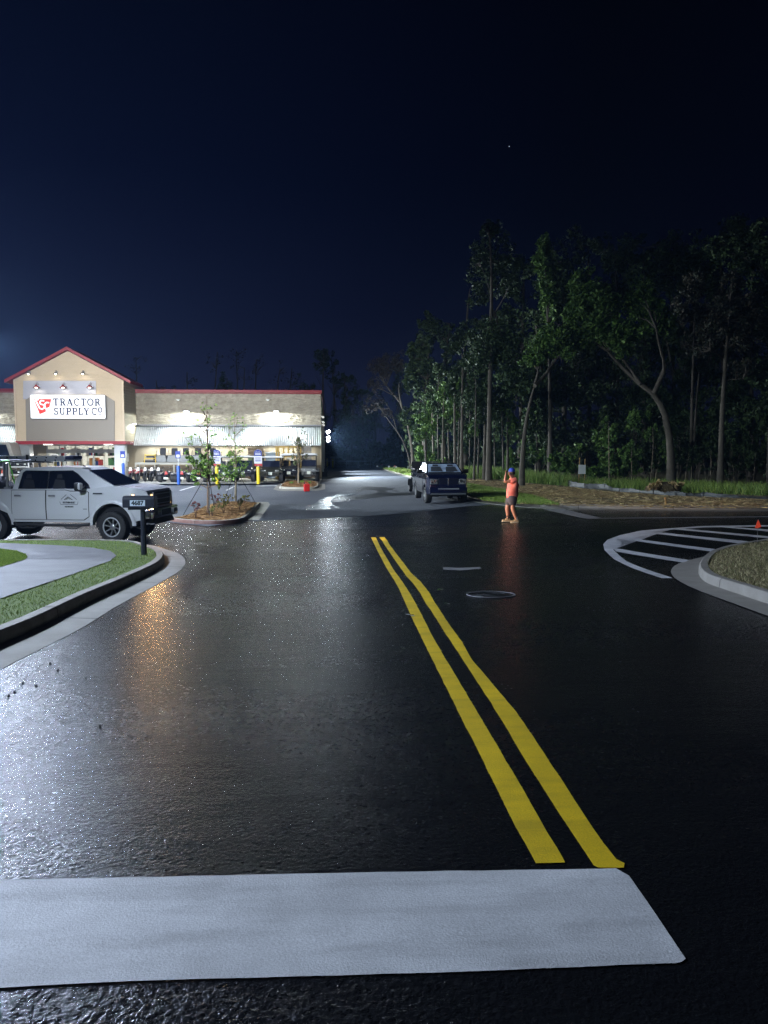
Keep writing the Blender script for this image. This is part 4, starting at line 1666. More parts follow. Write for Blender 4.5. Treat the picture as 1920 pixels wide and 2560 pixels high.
# front: grille, bumper
b = MB()
b.box((1.045, 0, 1.24), (.05, 1.22, .42), chamfer=.02)
gr = b.build('grille', M_blackpl, tk)
b = MB()
for z in (1.10, 1.24, 1.38):
    b.box((1.075, 0, z), (.03, 1.2, .028))
for q in (-1, 1):
    b.box((1.07, q * .61, 1.24), (.035, .03, .42))
b.build('grille_bars', M_grey, gr)
b = MB()
b.box((1.10, 0, .84), (.22, 1.86, .30), chamfer=.05)
for q in (-1, 1):
    b.box((.98, q * .95, .84), (.30, .10, .28), chamfer=.04)
bp_ = b.build('bumper', M_chrome, tk, smooth=40)
b = MB()
b.box((1.212, 0, .84), (.012, .72, .17))
for q in (-1, 1):
    b.box((1.205, q * .72, .84), (.02, .20, .13), chamfer=.008)
    b.box((1.03, q * 1.003, .84), (.17, .012, .13), chamfer=.004)
b.build('bumper_opening', M_blackpl, bp_)
b = MB()
b.box((.85, 0, .60), (.6, 1.5, .16), taper=.9)
b.build('skid_plate', M_blackpl, tk)
b = MB()
b.tube([(0, -.7, .45), (0, .7, .45)], .06, 8)
b.tube([(-3.68, -.7, .45), (-3.68, .7, .45)], .07, 8)
b.box((-3.68, 0, .45), (.34, .3, .3), chamfer=.08)
b.box((-1.9, .38, .60), (4.6, .10, .14))
b.box((-1.9, -.38, .60), (4.6, .10, .14))
b.build('chassis', M_gap, tk)
# door decal and badges
M_decal = mat('decal_black', (.02, .022, .03), .5)
DM = lambda x, z: Matrix.Translation((x, -(fw(x, z) + .016), z)) @ Matrix.Rotation(PI / 2, 4, 'X')
dec = text_mesh('SOUTHERN BUILT', .066, 'door_decal', M_decal, tk, DM(-1.28, 1.155), bold=.004, ext=.0008, xs=.70)
b = MB()
for pts, w in ([(-.24, .09), (-.07, .235)], .012), ([(.24, .09), (.05, .235)], .012), ([(-.14, .08), (-.02, .165), (.11, .08)], .018), ([(-.09, .085), (-.02, .125), (.05, .085)], .010), ([(-.25, -.055), (.25, -.055)], .010), ([(-.25, -.055), (-.28, .03)], .008), ([(.25, -.055), (.28, .03)], .008):
    pts = [Vector(p) for p in pts]
    for a, c in zip(pts, pts[1:]):
        d = (c - a).normalized()
        n = Vector((-d.y, d.x)) * w / 2
        b.prism([tuple(a - n), tuple(c - n), tuple(c + n), tuple(a + n)], 0, .002, M=DM(-1.28, 1.155))
b.build('roof_outline', M_decal, dec)
text_mesh('443-995-0273', .052, 'door_decal', M_decal, tk, DM(-1.28, 1.035), bold=.003, ext=.0008, xs=.9)
b = MB()
b.add(*patch_data([(-.56, 1.40), (-.28, 1.40), (-.28, 1.44), (-.56, 1.44)], fw, .018, -1))
b.add(*patch_data([(-.86, .965), (-.74, .965), (-.74, .98), (-.86, .98)], fw, .018, -1))
b.build('fender_badge', M_decal, tk)
b = MB()
b.tube([(-.52, -.74, 1.60), (-.56, -.80, 1.72)], .006, 6)
b.tube([(-1.05, -.4, 2.15), (-1.16, -.4, 2.24)], .008, 6)
b.build('antenna', M_blackpl, tk)
# bed, rack and load rail
b = MB()
b.box((-3.99, 0, 1.53), (1.72, 1.66, .05))
b.build('bed_liner', M_gap, tk)
b = MB()
for x in (-3.25, -4.45):
    for s in (-1, 1):
        b.box((x, s * .86, 1.56), (.16, .10, .06))
        b.tube([(x, s * .86, 1.56), (x, s * .86, 2.26), (x - .0, s * .70, 2.31)], .042, 8)
    b.tube([(x, -.72, 2.31), (x, .72, 2.31)], .04, 8)
for s in (-1, 1):
    b.tube([(-4.5, s * .74, 2.36), (-2.55, s * .74, 2.36)], .022, 8)
b.build('ladder_rack', M_grey, tk, smooth=40)
b = MB()
b.box((-4.87, 0, .85), (.16, 1.7, .2), chamfer=.04)
b.build('rear_bumper', M_chrome, tk)
TM = Matrix.Translation(TK) @ Matrix.Rotation(R(-10.5), 4, 'Z')


def onto(v):
    return TM @ Vector(v)


# ladder on the rack, strap, bags in the bed
o = thing('extension_ladder', 'long aluminium ladder tied on top of the white pickup rack', 'ladder', onto((0, 0, 0)), R(-10.5))
b = MB()
for y, dz in ((-.62, 0), (-.22, 0)):
    b.box((-3.55, y, 2.445), (4.3, .035, .085))
    b.box((-3.45, y + .03, 2.365), (4.3, .03, .075))
b.build('rail', mat('ladder_aluminium', (.50, .51, .52), .4, metal=.6), o)
b = MB()
for i in range(14):
    x = -5.5 + i * .305
    b.tube([(x, -.64, 2.445), (x, -.2, 2.445)], .022, 8)
    b.tube([(x - .05, -.61, 2.365), (x - .05, -.17, 2.365)], .022, 8)
    b.lathe([(.001, -.004), (.024, -.004), (.024, 0)], 10, M=Matrix.Translation((x, -.639, 2.445)), axis='Y', mi=1)
    b.lathe([(.001, -.004), (.024, -.004), (.024, 0)], 10, M=Matrix.Translation((x - .05, -.607, 2.365)), axis='Y', mi=1)
b.build('rung', [mat('rung_aluminium', (.4, .4, .41), .4, metal=.6), M_gap], o)
b = MB()
b.box((-1.42, -.42, 2.44), (.26, .52, .11), chamfer=.02)
b.build('end_cover', mat('navy_cloth', (.015, .02, .06), .8), o)
b = MB()
b.tube([(-3.3, -.70, 2.30), (-2.5, -.66, 2.33), (-1.95, -.62, 2.30)], .02, 8)
b.box((-2.72, -.66, 2.42), (.05, .08, .22))
b.build('tie_bar', M_blackpl, o)
o = thing('ratchet_strap', 'bright green strap hanging from the pickup ladder rack', 'strap', onto((0, 0, 0)), R(-10.5))
b = MB()
b.tube([(-3.22, -.80, 2.36), (-3.14, -.78, 2.0), (-3.08, -.74, 1.58)], .022, 4)
b.tube([(-3.22, -.80, 2.36), (-3.6, -.74, 2.31), (-4.1, -.74, 2.29)], .02, 4)
b.build('webbing', mat('green_webbing', (.12, .55, .04), .6), o)
o = thing('tool_bag', 'black canvas bags heaped in the bed of the white pickup', 'bag', onto((-3.9, -.45, 1.56)), R(-10.5))
bm = bmesh.new()
bmesh.ops.create_icosphere(bm, subdivisions=3, radius=1)
r_ = random.Random(5)
for v in bm.verts:
    n_ = math.sin(v.co.x * 5 + 1) * .12 + math.sin(v.co.y * 7 + v.co.x * 3) * .10
    v.co = Vector((v.co.x * .72, v.co.y * .42, max(-.05, v.co.z * .20 * (1 + .6 * math.sin(v.co.x * 4.2)))) ) * (1 + n_)
me = bpy.data.meshes.new('bag_body')
bm.to_mesh(me)
bm.free()
me.materials.append(mat('black_canvas', (.015, .014, .02), .85, bump=(12, .6, .03)))
for p in me.polygons:
    p.use_smooth = True
q_ = bpy.data.objects.new('bag_body', me)
C.objects.link(q_)
q_.parent = o
b = MB()
b.tube([(-.3, -.34, .1), (-.25, -.40, .22), (.05, -.40, .24), (.1, -.36, .1)], .012, 6)
b.build('bag_handle', M_gap, o)

# ------------------------------------------------------------------ dark blue pickup with trailer
M_blue = mat('navy_paint', (.005, .008, .036), .18, coat=1, spec=.6)
BT = P(1131, 1258)
f_px = P(1082, 1261)
BYAW = R(-89.5)
BK = P(1112, 1258)
bk = thing('pickup_truck', 'dark blue pickup with black cab roof parked facing the road, trailer behind it', 'pickup truck', (BK.x, BK.y, BK.z), BYAW)
bw = lambda x, z: .985 - .03 * sstep(.65, .5, z) - .15 * max(0, z - 1.25) - .16 * sstep(.45, 1.02, x) * (1 if z < 1.2 else .8)
ar2 = lambda c, r_: [(c + r_ * math.cos(R(t)), .42 + r_ * 1.05 * math.sin(R(t))) for t in range(6, 175, 12)]
prof = [(-4.75, .70), (-4.78, 1.38), (-3.1, 1.40), (-.75, 1.40), (-.05, 1.42), (.35, 1.40), (.72, 1.32), (.90, 1.20), (.93, .96), (.99, .90), (1.0, .60), (.92, .50), (.60, .48)]
prof += ar2(0, .50) + [(-.55, .46), (-3.0, .46)] + ar2(-3.55, .50) + [(-4.1, .52)]
shell('body', prof, 1, bw, [M_blue], bk)
gw2 = lambda x, z: .90 - .34 * max(0, z - 1.38)
shell('cab', [(-2.95, 1.36), (-2.80, 1.80), (-2.70, 1.88), (-2.0, 1.91), (-1.2, 1.90), (-.95, 1.85), (-.08, 1.42), (-.3, 1.36)], 1, gw2, [mat('black_blue_paint', (.006, .008, .018), .2, coat=1)], bk)
for x, s in wheels:
    wheel(bk, x * 3.55 / 3.68, s * .83, .40, .29, .22, s, 5, tread=False, steer=R(6) if x == 0 else 0, m_spoke=mat('alloy_wheel', (.5, .5, .5), .3, metal=.8))
for s in (-1, 1):
    d1 = patch('door', [(-2.90, .55), (-1.95, .55), (-1.95, 1.36), (-2.90, 1.36)], bw, .01, s, M_blue, bk, M_gap)
    d2 = patch('door', [(-1.92, .55), (-.75, .55), (-.62, .7), (-.62, 1.36), (-1.92, 1.36)], bw, .01, s, M_blue, bk, M_gap)
    for d, x in ((d1, -2.75), (d2, -1.75)):
        b = MB()
        b.box((x, s * (bw(x, 1.2) + .028), 1.2), (.2, .03, .05), chamfer=.01)
        b.build('handle', M_blue, d)
    patch('window', [(-2.72, 1.44), (-1.97, 1.44), (-1.97, 1.80), (-2.58, 1.80)], gw2, .008, s, mat('clear_blue_glass', (.05, .07, .10), .08), bk, M_gap)
    patch('window', [(-1.92, 1.44), (-.62, 1.44), (-.72, 1.55), (-1.18, 1.80), (-1.92, 1.80)], gw2, .008, s, mat('clear_blue_glass', (0, 0, 0)), bk, M_gap)
    b = MB()
    b.box((-.72, s * 1.13, 1.50), (.14, .26, .20), chamfer=.04)
    b.box((-.70, s * .97, 1.45), (.07, .14, .05))
    b.build('side_mirror', M_blackpl, bk, smooth=40)
    b = MB()
    b.box((.93, s * .66, 1.07), (.09, .34, .25), chamfer=.03)
    hl = b.build('headlight', mat('headlamp_lens', (.45, .46, .47), .12, metal=.6), bk)
    b = MB()
    b.lathe([(.001, .0), (.07, .0), (.085, .02)], 14, M=Matrix.Translation((.985, s * .60, 1.10)) @ Matrix.Rotation(-PI / 2, 4, 'Y'))
    b.lathe([(.001, .0), (.05, .0), (.06, .02)], 14, M=Matrix.Translation((.985, s * .74, 1.04)) @ Matrix.Rotation(-PI / 2, 4, 'Y'))
    b.build('reflector', M_chrome, hl)
    b = MB()
    b.lathe([(.001, 0), (.07, 0), (.085, .02)], 16, M=Matrix.Translation((1.022, s * .70, .60)) @ Matrix.Rotation(-PI / 2, 4, 'Y'))
    b.build('fog_light', M_glassd, bk)
    b = MB()
    b.box((0, s * .6, .62), (.96, .46, .56), taper=.9)
    b.box((-3.55, s * .6, .62), (.96, .46, .56), taper=.9)
    b.build('wheel_well', M_gap, bk)
# windscreen; cabin light and sheen painted into the pane as colour and glow
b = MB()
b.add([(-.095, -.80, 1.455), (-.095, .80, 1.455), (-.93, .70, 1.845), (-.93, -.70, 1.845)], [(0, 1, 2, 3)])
ws = b.build('windscreen', mat('windscreen_painted_glow', (.50, .62, .85), .12, noise=(2.6, (.10, .14, .24), .9), spec=.8, emit=((.30, .42, .62), .12)), bk)
b = MB()
for y in (-.36, .36):
    def wsp(t, yy, o_=.012):
        return (-.095 - .835 * t + o_ * .4, yy, 1.455 + .39 * t + o_)
    for (t0, t1, w0, w1) in ((.12, .66, .29, .23), (.70, .92, .15, .13)):
        b.add([wsp(t0, y - w0), wsp(t0, y + w0), wsp(t1, y + w1), wsp(t1, y - w1)], [(0, 1, 2, 3)])
b.build('seat_backs', mat('seat_cloth', (.03, .035, .05), .8), ws)
b = MB()
b.tube([(-.09, -.78, 1.47), (-.09, 0, 1.465), (-.09, .78, 1.47)], .018, 6)
b.tube([(-.08, -.2, 1.48), (-.14, .45, 1.51)], .010, 6)
b.build('wiper', M_blackpl, ws)
b = MB()
b.box((.935, 0, 1.06), (.06, .92, .36), chamfer=.03)
gr = b.build('grille', mat('grille_dark', (.010, .012, .03), .4), bk)  # grille block in plain dark navy
b = MB()
b.box((.972, 0, 1.08), (.03, .055, .36), chamfer=.01)
b.build('grille_centre_bar', M_chrome, gr)
b = MB()
for z in (.94, 1.01, 1.08, 1.15):
    b.box((.966, 0, z), (.012, .86, .014))
b.build('grille_bars', mat('blue_bars', (.03, .04, .10), .3, metal=.5), gr)
b = MB()
b.box((.97, 0, .64), (.16, 1.78, .34), chamfer=.06)
bp_ = b.build('bumper', M_blue, bk, smooth=40)
b = MB()
b.box((1.062, 0, .745), (.02, .98, .06), chamfer=.006)
b.build('bumper_strip', mat('bumper_strip', (.6, .6, .62), .35, metal=.6), bp_)
b = MB()
b.box((.99, 0, .50), (.14, 1.66, .10), chamfer=.03)
b.build('air_dam', mat('grey_plastic', (.10, .11, .12), .6), bp_)
b = MB()
b.box((-1.9, .36, .5), (4.6, .1, .12))
b.box((-1.9, -.36, .5), (4.6, .1, .12))
b.tube([(0, -.7, .4), (0, .7, .4)], .06, 8)
b.tube([(-3.55, -.7, .4), (-3.55, .7, .4)], .07, 8)
b.build('chassis', M_gap, bk)
b = MB()
b.box((-3.85, 0, 1.385), (1.6, 1.6, .04))
b.build('bed_liner', M_gap, bk)

# utility trailer with a pump and hoses
BM = Matrix.Translation(BK) @ Matrix.Rotation(BYAW, 4, 'Z')
tp = PD(1068, 1200, 46.8)
tr_ = thing('utility_trailer', 'dark steel utility trailer with mesh sides hitched behind the dark blue pickup', 'trailer', (tp.x, tp.y, G(tp.x, tp.y)), BYAW + R(-3))
b = MB()
b.box((0, 0, .58), (3.6, 1.7, .08))
b.tube([(1.7, -.6, .55), (3.1, 0, .52)], .05, 6)
b.tube([(1.7, .6, .55), (3.1, 0, .52)], .05, 6)
b.build('deck', M_dark, tr_)
b = MB()
for s in (-1, 1):
    for z in (.85, 1.12, 1.42):
        b.box((0, s * .86, z), (3.6, .04, .05))
    for i in range(6):
        b.box((-1.78 + i * .712, s * .86, 1.0), (.05, .05, .85))
b.box((1.78, 0, 1.3), (.05, 1.7, .2))
b.box((-1.78, 0, 1.2), (.05, 1.7, 1.2))
b.build('side_rail', M_dark, tr_)
b = MB()
b.box((-1.82, 0, 1.25), (.02, 1.62, 1.15))
b.build('ramp_gate', mat('mesh_panel', (.22, .22, .22), .6, noise=(40, (.05, .05, .05), .9)), tr_)
for s in (-1, 1):
    wheel(tr_, .0, s * 1.02, .36, .22, .19, s, 5, tread=False, m_spoke=M_grey)
    b = MB()
    vs, fs = [], []
    for i in range(10):
        t = R(i * 20)
        for y in (.88, 1.17):
            vs.append((.46 * math.cos(t), s * y, .36 + .44 * math.sin(t)))
    fs = [(i * 2, i * 2 + 1, i * 2 + 3, i * 2 + 2) for i in range(9)]
    b.add(vs, fs)
    b.build('fender', M_dark, tr_)
o = thing('water_tank', 'grey water tank strapped on the utility trailer', 'tank', tr_.location, BYAW + R(-3))
b = MB()
b.lathe([(.001, -.7), (.3, -.68), (.44, -.58), (.46, 0), (.44, .58), (.3, .68), (.001, .7)], 24, M=Matrix.Translation((-.3, 0, 1.12)) @ Matrix.Rotation(PI / 2, 4, 'Y'))
b.build('tank_body', mat('tank_plastic', (.30, .31, .30), .5), o, smooth=40)
b = MB()
for x in (-.65, .05):
    b.lathe([(.47, -.03), (.475, -.03), (.475, .03), (.47, .03)], 24, M=Matrix.Translation((x, 0, 1.12)) @ Matrix.Rotation(PI / 2, 4, 'Y'), cap=False)
b.build('tank_strap', M_dark, o)
o = thing('hose_reel', 'black hose coiled on a reel at the nose of the trailer', 'hose reel', tr_.location, BYAW + R(-3))
b = MB()
for k in range(5):
    pts = [(1.25 + (.30 + .01 * k) * math.cos(R(a)), -.55 + .05 * k, .98 + (.30 + .01 * k) * math.sin(R(a))) for a in range(0, 361, 24)]
    b.tube(pts, .026, 6, cap=False)
b.tube([(1.5, -.5, .9), (1.62, -.86, 1.2), (1.5, -.98, .95), (1.3, -.98, .7)], .022, 6)
b.build('hose', M_blackpl, o, smooth=40)
b = MB()
b.tube([(1.45, -.35, 1.0), (1.55, -.9, 1.22), (1.6, -.97, .85)], .018, 6)
b.build('orange_line', mat('orange_hose', (.45, .13, .03), .5), o, smooth=40)
b = MB()
b.box((1.25, -.62, .85), (.04, .04, .55))
b.box((1.25, -.28, .85), (.04, .04, .55))
b.build('reel_stand', M_dark, o)

# ================================================================== GOODS AND POSTS IN FRONT OF THE STORE
M_rack = mat('rack_beige', (.42, .41, .36), .6)
M_card = mat('white_card', (.66, .70, .62), .6)
M_metalroof = mat('white_plastic', (.74, .75, .75), .4)


def base(px, py, dz=0):
    p = P(px, py, dz)
    return Vector((p.x, p.y, p.z))


WK = .12


# side by side utility carts, seen from the front (front towards -y)
def utv(px, py, label, bodym, roofm, wide=1.5, lift=0, shield=False, roof='soft'):
    p = base(px, py, WK)
    g = thing('utility_cart', label, 'utility vehicle', p, 0, 'side by side carts in front of the store')
    h = wide / 2
    r_ = .33
    for s in (-1, 1):
        for y in (.35, 2.15):
            b = MB()
            T = Matrix.Translation((s * (h - .12), y, r_)) @ Matrix.Rotation(PI / 2, 4, 'Z')
            b.lathe([(.15, -.11), (.26, -.14), (r_, -.09), (r_, .09), (.26, .14), (.15, .11)], 20, M=T, axis='Y', cap=False)
            for i in range(16):
                b.box((0, 0, r_), (.05, .24, .03), M=T @ Matrix.Rotation(2 * PI * i / 16, 4, 'Y'))
            w_ = b.build('wheel', M_tyre, g, smooth=40)
            b = MB()
            b.lathe([(.001, -.04), (.15, -.05), (.15, .05), (.001, .04)], 16, M=T, axis='Y')
            b.build('rim', M_dark, w_)
    b = MB()
    b.prism([(.05, .42), (.0, .70), (.12, .88), (.75, 1.04), (.80, .95), (.85, .50), (1.9, .48), (2.6, .60), (2.62, .92), (1.9, .92), (1.75, .42)], -h * .72, h * .72, M=Matrix(((0, 0, 1, 0), (1, 0, 0, 0), (0, 1, 0, 0), (0, 0, 0, 1))))
    for s in (-1, 1):
        b.box((s * h * .80, .34, .78), (.34, .72, .10), rot=(R(12), 0, 0), chamfer=.03)
        b.box((s * h * .80, 2.15, .84), (.34, .9, .10), chamfer=.03)
    bd = b.build('body', bodym, g, bevel=.03)
    b = MB()
    b.box((0, -.02, .44), (h * 1.1, .09, .07))
    b.tube([(-h * .5, .0, .42), (-h * .42, -.08, .66), (h * .42, -.08, .66), (h * .5, .0, .42)], .025, 8)
    b.tube([(-h * .5, .15, .42), (-h * .75, .35, .33)], .03, 6)
    b.tube([(h * .5, .15, .42), (h * .75, .35, .33)], .03, 6)
    b.build('bumper', M_dark, g)
    b = MB()
    for s in (-1, 1):
        b.add([(s * h * .36, .02, .78), (s * h * .68, .06, .80), (s * h * .68, .16, .88), (s * h * .40, .10, .86)], [(0, 1, 2, 3)])
    b.build('headlight', mat('cart_lamp', (.55, .57, .55), .2), g)
    b = MB()
    b.box((0, -.105, .62), (.26, .012, .20))
    b.build('price_card', M_card, g)
    zt = 1.86 + lift
    b = MB()
    for s in (-1, 1):
        b.tube([(s * h * .74, .72, .98), (s * h * .70, 1.08, zt - .05), (s * h * .70, 1.95, zt - .02), (s * h * .74, 2.1, .90)], .028, 8)
    b.tube([(-h * .70, 1.08, zt - .05), (h * .70, 1.08, zt - .05)], .026, 8)
    b.tube([(-h * .70, 1.95, zt - .03), (h * .70, 1.95, zt - .03)], .026, 8)
    b.tube([(-h * .74, .76, 1.05), (h * .74, .76, 1.05)], .03, 8)
    b.build('roll_cage', M_blackpl, g, smooth=40)
    b = MB()
    if roof == 'soft':
        b.prism([(-h * .9, zt - .04), (-h * .84, zt + .08), (-h * .5, zt + .14), (h * .5, zt + .14), (h * .84, zt + .08), (h * .9, zt - .04), (h * .6, zt - .01), (-h * .6, zt - .01)], -2.1, -.82, M=Matrix.Rotation(PI / 2, 4, 'X'))
    else:
        b.prism([(-h * .98, zt - .03), (-h * .94, zt + .05), (h * .94, zt + .05), (h * .98, zt - .03)], -2.2, -.72, M=Matrix.Rotation(PI / 2, 4, 'X'))
        b.box((0, .9, zt + .07), (h * .9, .2, .05), chamfer=.02)
    b.build('roof', roofm, g, bevel=.02)
    b = MB()
    for s in (-1, 1):
        b.box((s * h * .36, 1.55, 1.18), (h * .55, .14, .62), chamfer=.05)
        b.box((s * h * .36, 1.35, .92), (h * .55, .5, .14), chamfer=.04)
    b.box((0, .92, 1.0), (h * 1.3, .2, .22), chamfer=.05)
    b.build('seat', mat('cart_seat', (.02, .022, .03), .7), g)
    b = MB()
    b.lathe([(.15, -.015), (.18, -.015), (.18, .015), (.15, .015)], 18, cap=False, M=Matrix.Translation((h * .36, 1.12, 1.18)) @ Matrix.Rotation(R(60), 4, 'X'))
    b.build('steering_wheel', M_blackpl, g)
    b = MB()
    if shield:
        b.box((0, .90, 1.28), (h * 1.36, .012, .46), rot=(R(-22), 0, 0))
        b.build('windshield', mat('smoked_shield', (.02, .025, .045), .08), g)
    else:
        b.box((h * .1, .92, 1.58), (h * .7, .012, .24))
        b.build('price_board', mat('price_board', (.52, .42, .30), .6, noise=(5, (.62, .62, .55), .8)), g)
    return g


M_wroof = mat('white_cart_roof', (.72, .73, .74), .35)
utv(772, 1203, 'grey fronted golf cart with pale fabric roof at the store corner', mat('cart_silver', (.20, .21, .21), .3), M_wroof, 1.45, shield=True)
utv(722, 1204, 'dark golf cart with white domed roof behind the small tree island', mat('cart_black', (.02, .022, .03), .25), M_wroof, 1.45)
utv(676, 1206, 'olive camouflage side by side with flat white roof behind the sign post', mat('cart_camo', (.045, .045, .03), .5, noise=(5, (.015, .015, .012), .9)), M_wroof, 1.75, lift=-.12, shield=True, roof='flat')
utv(608, 1205, 'black side by side with white roof behind the second young tree', mat('cart_navy', (.018, .02, .03), .3), M_wroof, 1.6, lift=-.1, shield=True, roof='flat')
utv(560, 1206, 'dark side by side half hidden behind the first young tree', mat('cart_dark', (.03, .032, .04), .4), mat('cart_roof_grey', (.5, .5, .5), .5), 1.5, lift=-.1, roof='flat')


# small motor bikes on the walk, noses to the lot
def bike(px, py, label, fair, plate, quad=False):
    p = base(px, py, WK)
    g = thing('quad_bike' if quad else 'dirt_bike', label, 'quad bike' if quad else 'motorbike', p, R(rnd.uniform(-12, 4)) if not quad else 0, 'bikes lined up before the store wall')
    r_ = .27 if quad else .30
    pos = [(s * .42, y) for s in (-1, 1) for y in (0, 1.15)] if quad else [(0, 0), (0, 1.12)]
    w_ = .12 if quad else .045
    for x, y in pos:
        b = MB()
        T = Matrix.Translation((x, y, r_)) @ Matrix.Rotation(PI / 2, 4, 'Z')
        b.lathe([(r_ * .6, -w_), (r_ * .9, -w_ * 1.05), (r_, -w_ * .5), (r_, w_ * .5), (r_ * .9, w_ * 1.05), (r_ * .6, w_)], 18, M=T, axis='Y', cap=False)
        wh = b.build('wheel', M_tyre, g, smooth=40)
        b = MB()
        b.lathe([(.001, -.02), (r_ * .6, -.015), (r_ * .6, .015), (.001, .02)], 14, M=T, axis='Y')
        b.build('rim', M_grey, wh)
    b = MB()
    if quad:
        b.box((0, .1, .62), (.34, .5, .22), rot=(R(14), 0, 0), chamfer=.06)
        for s in (-1, 1):
            b.box((s * .42, .02, .60), (.32, .55, .06), rot=(R(10), 0, 0), chamfer=.02)
            b.box((s * .42, 1.12, .60), (.32, .6, .06), chamfer=.02)
        b.box((0, .8, .66), (.30, .8, .14), chamfer=.05)
    else:
        b.box((0, .36, .72), (.22, .46, .24), rot=(R(10), 0, 0), chamfer=.07)
        b.box((0, -.02, .66), (.15, .50, .035), rot=(R(14), 0, 0), chamfer=.012)
        b.box((0, .85, .74), (.18, .66, .09), rot=(R(8), 0, 0), chamfer=.03)
    b.build('fairing', fair, g)
    b = MB()
    if quad:
        b.box((0, -.16, .66), (.22, .05, .2), taper=.55, chamfer=.01)
        b.build('nose', mat('red_plastic', (.55, .03, .02), .35), g)
        b = MB()
        b.box((0, -.30, .30), (.30, .012, .14))
        b.build('price_card', M_card, g)
    else:
        b.box((0, .05, .88), (.22, .03, .26), rot=(R(-26), 0, 0), taper=.7, chamfer=.01)
        b.build('number_plate', plate, g)
        b = MB()
        for s in (-1, 1):
            b.tube([(s * .09, .20, .90), (s * .085, .0, .30)], .022, 8)
        b.build('fork', M_grey, g)
    b = MB()
    b.tube([(-.36, .26, 1.0), (-.1, .18, .92), (.1, .18, .92), (.36, .26, 1.0)], .016, 6)
    b.build('handlebar', M_blackpl, g)
    b = MB()
    b.box((0, .5, .48), (.2, .4, .26), chamfer=.05)
    b.tube([(0, .3, .8), (0, .9, .5), (0, 1.12, r_)], .03, 6)
    b.build('engine', M_dark, g)


M_rp = mat('red_fairing', (.35, .02, .03), .35)
M_kp = mat('black_fairing', (.015, .016, .03), .35)
M_wpl = mat('white_plate', (.72, .72, .68), .4)
for px, f, lab in ((326, M_rp, 'red dirt bike with white plate, nearest the blue signposted entrance'), (345, M_rp, 'red dirt bike with white plate standing next to a black one'), (363, M_kp, 'black dirt bike with white plate beside the red bikes'), (379, M_kp, 'black dirt bike with white plate in the middle of the black three'), (396, M_kp, 'black dirt bike with white plate beside the red nosed quad')):
    bike(px, 1204, lab, f, M_wpl)
for px, lab in ((417, 'red nosed black quad bike beside the blue post'), (456, 'red nosed black quad bike just behind the blue post'), (498, 'red nosed black quad bike hidden behind the leafy young tree')):
    bike(px, 1206, lab, M_kp, None, True)

# display rack with ride-on mowers above
r0, r1 = base(363, 1196, WK), base(590, 1196, WK)
ry = FY - 2.3
rk = thing('display_rack', 'long beige steel rack along the store wall carrying ride-on mowers', 'rack', ((r0.x + r1.x) / 2, ry, PAD), 0)
L_ = r1.x - r0.x
b = MB()
b.box((0, -.6, 1.22), (L_, .08, .14))
b.box((0, .6, 1.22), (L_, .08, .14))
b.box((0, 0, 1.27), (L_, 1.1, .03))
b.build('beam', M_rack, rk)
for i in range(6):
    b = MB()
    b.box((-L_ / 2 + .04 + i * (L_ - .08) / 5, -.58, .6), (.08, .08, 1.15))
    b.box((-L_ / 2 + .04 + i * (L_ - .08) / 5, .58, .6), (.08, .08, 1.15))
    b.build('upright', M_rack, rk)
mg = mat('mower_grey', (.22, .23, .23), .45, metal=.3)


def mower(x, label, col, yellow=False):
    g = thing('ride_on_mower', label, 'mower', (x, ry, PAD + 1.285), 0, 'mowers on top of the long rack')
    b = MB()
    b.box((0, -.45, .10), (1.0, .10, .14), chamfer=.02)
    b.box((0, 0, .10), (.9, .9, .16), chamfer=.04)
    b.build('deck', M_blackpl if yellow else mg, g)
    if yellow:
        b = MB()
        for s in (-1, 1):
            b.tube([(s * .42, -.52, 0), (s * .36, -.45, .62)], .035, 6)
            b.tube([(s * .36, -.45, .62), (s * .36, .3, .45)], .03, 6)
        b.tube([(-.37, -.46, .56), (.37, -.46, .56)], .035, 6)
        b.tube([(-.40, -.5, .30), (.40, -.5, .30)], .03, 6)
        b.build('frame', mat('yellow_frame', (.60, .40, .02), .4), g)
        b = MB()
        b.box((0, -.42, .44), (.55, .05, .14))
        b.build('engine', M_blackpl, g)
        return
    for s in (-1, 1):
        b = MB()
        b.lathe([(.1, -.1), (.26, -.11), (.28, 0), (.26, .11), (.1, .1)], 18, M=Matrix.Translation((s * .55, .35, .28)) @ Matrix.Rotation(PI / 2, 4, 'Z'), axis='Y')
        b.build('wheel', M_tyre, g, smooth=40)
    b = MB()
    b.box((0, .15, .50), (.5, .5, .10), chamfer=.04)
    b.box((0, .42, .82), (.46, .12, .52), chamfer=.05, rot=(R(-10), 0, 0))
    b.build('seat', mat('cart_seat', (.02, .02, .02)), g)
    b = MB()
    b.prism([(-.42, .12), (-.3, .52), (.3, .52), (.42, .12)], .30, .44, M=Matrix.Rotation(PI / 2, 4, 'X'))
    b.build('front_panel', col, g)
    b = MB()
    for s in (-1, 1):
        b.tube([(s * .34, .1, .3), (s * .34, -.25, .62), (s * .30, -.25, .92)], .02, 6)
    b.build('lever', M_blackpl, g)


for i, (px, lab) in enumerate(((379, 'yellow framed machine at the left end of the rack'), (405, 'grey zero turn mower beside the yellow frame on the rack'), (434, 'grey zero turn mower behind the blue sign post on the rack'), (463, 'grey zero turn mower seen above the quad bikes on the rack'), (493, 'grey zero turn mower behind the leafy young tree on the rack'), (530, 'grey zero turn mower on the rack between the young trees'))):
    d = ray(px, 1150)
    mower((CO + d * (ry / d.y)).x, lab, mg, i == 0)
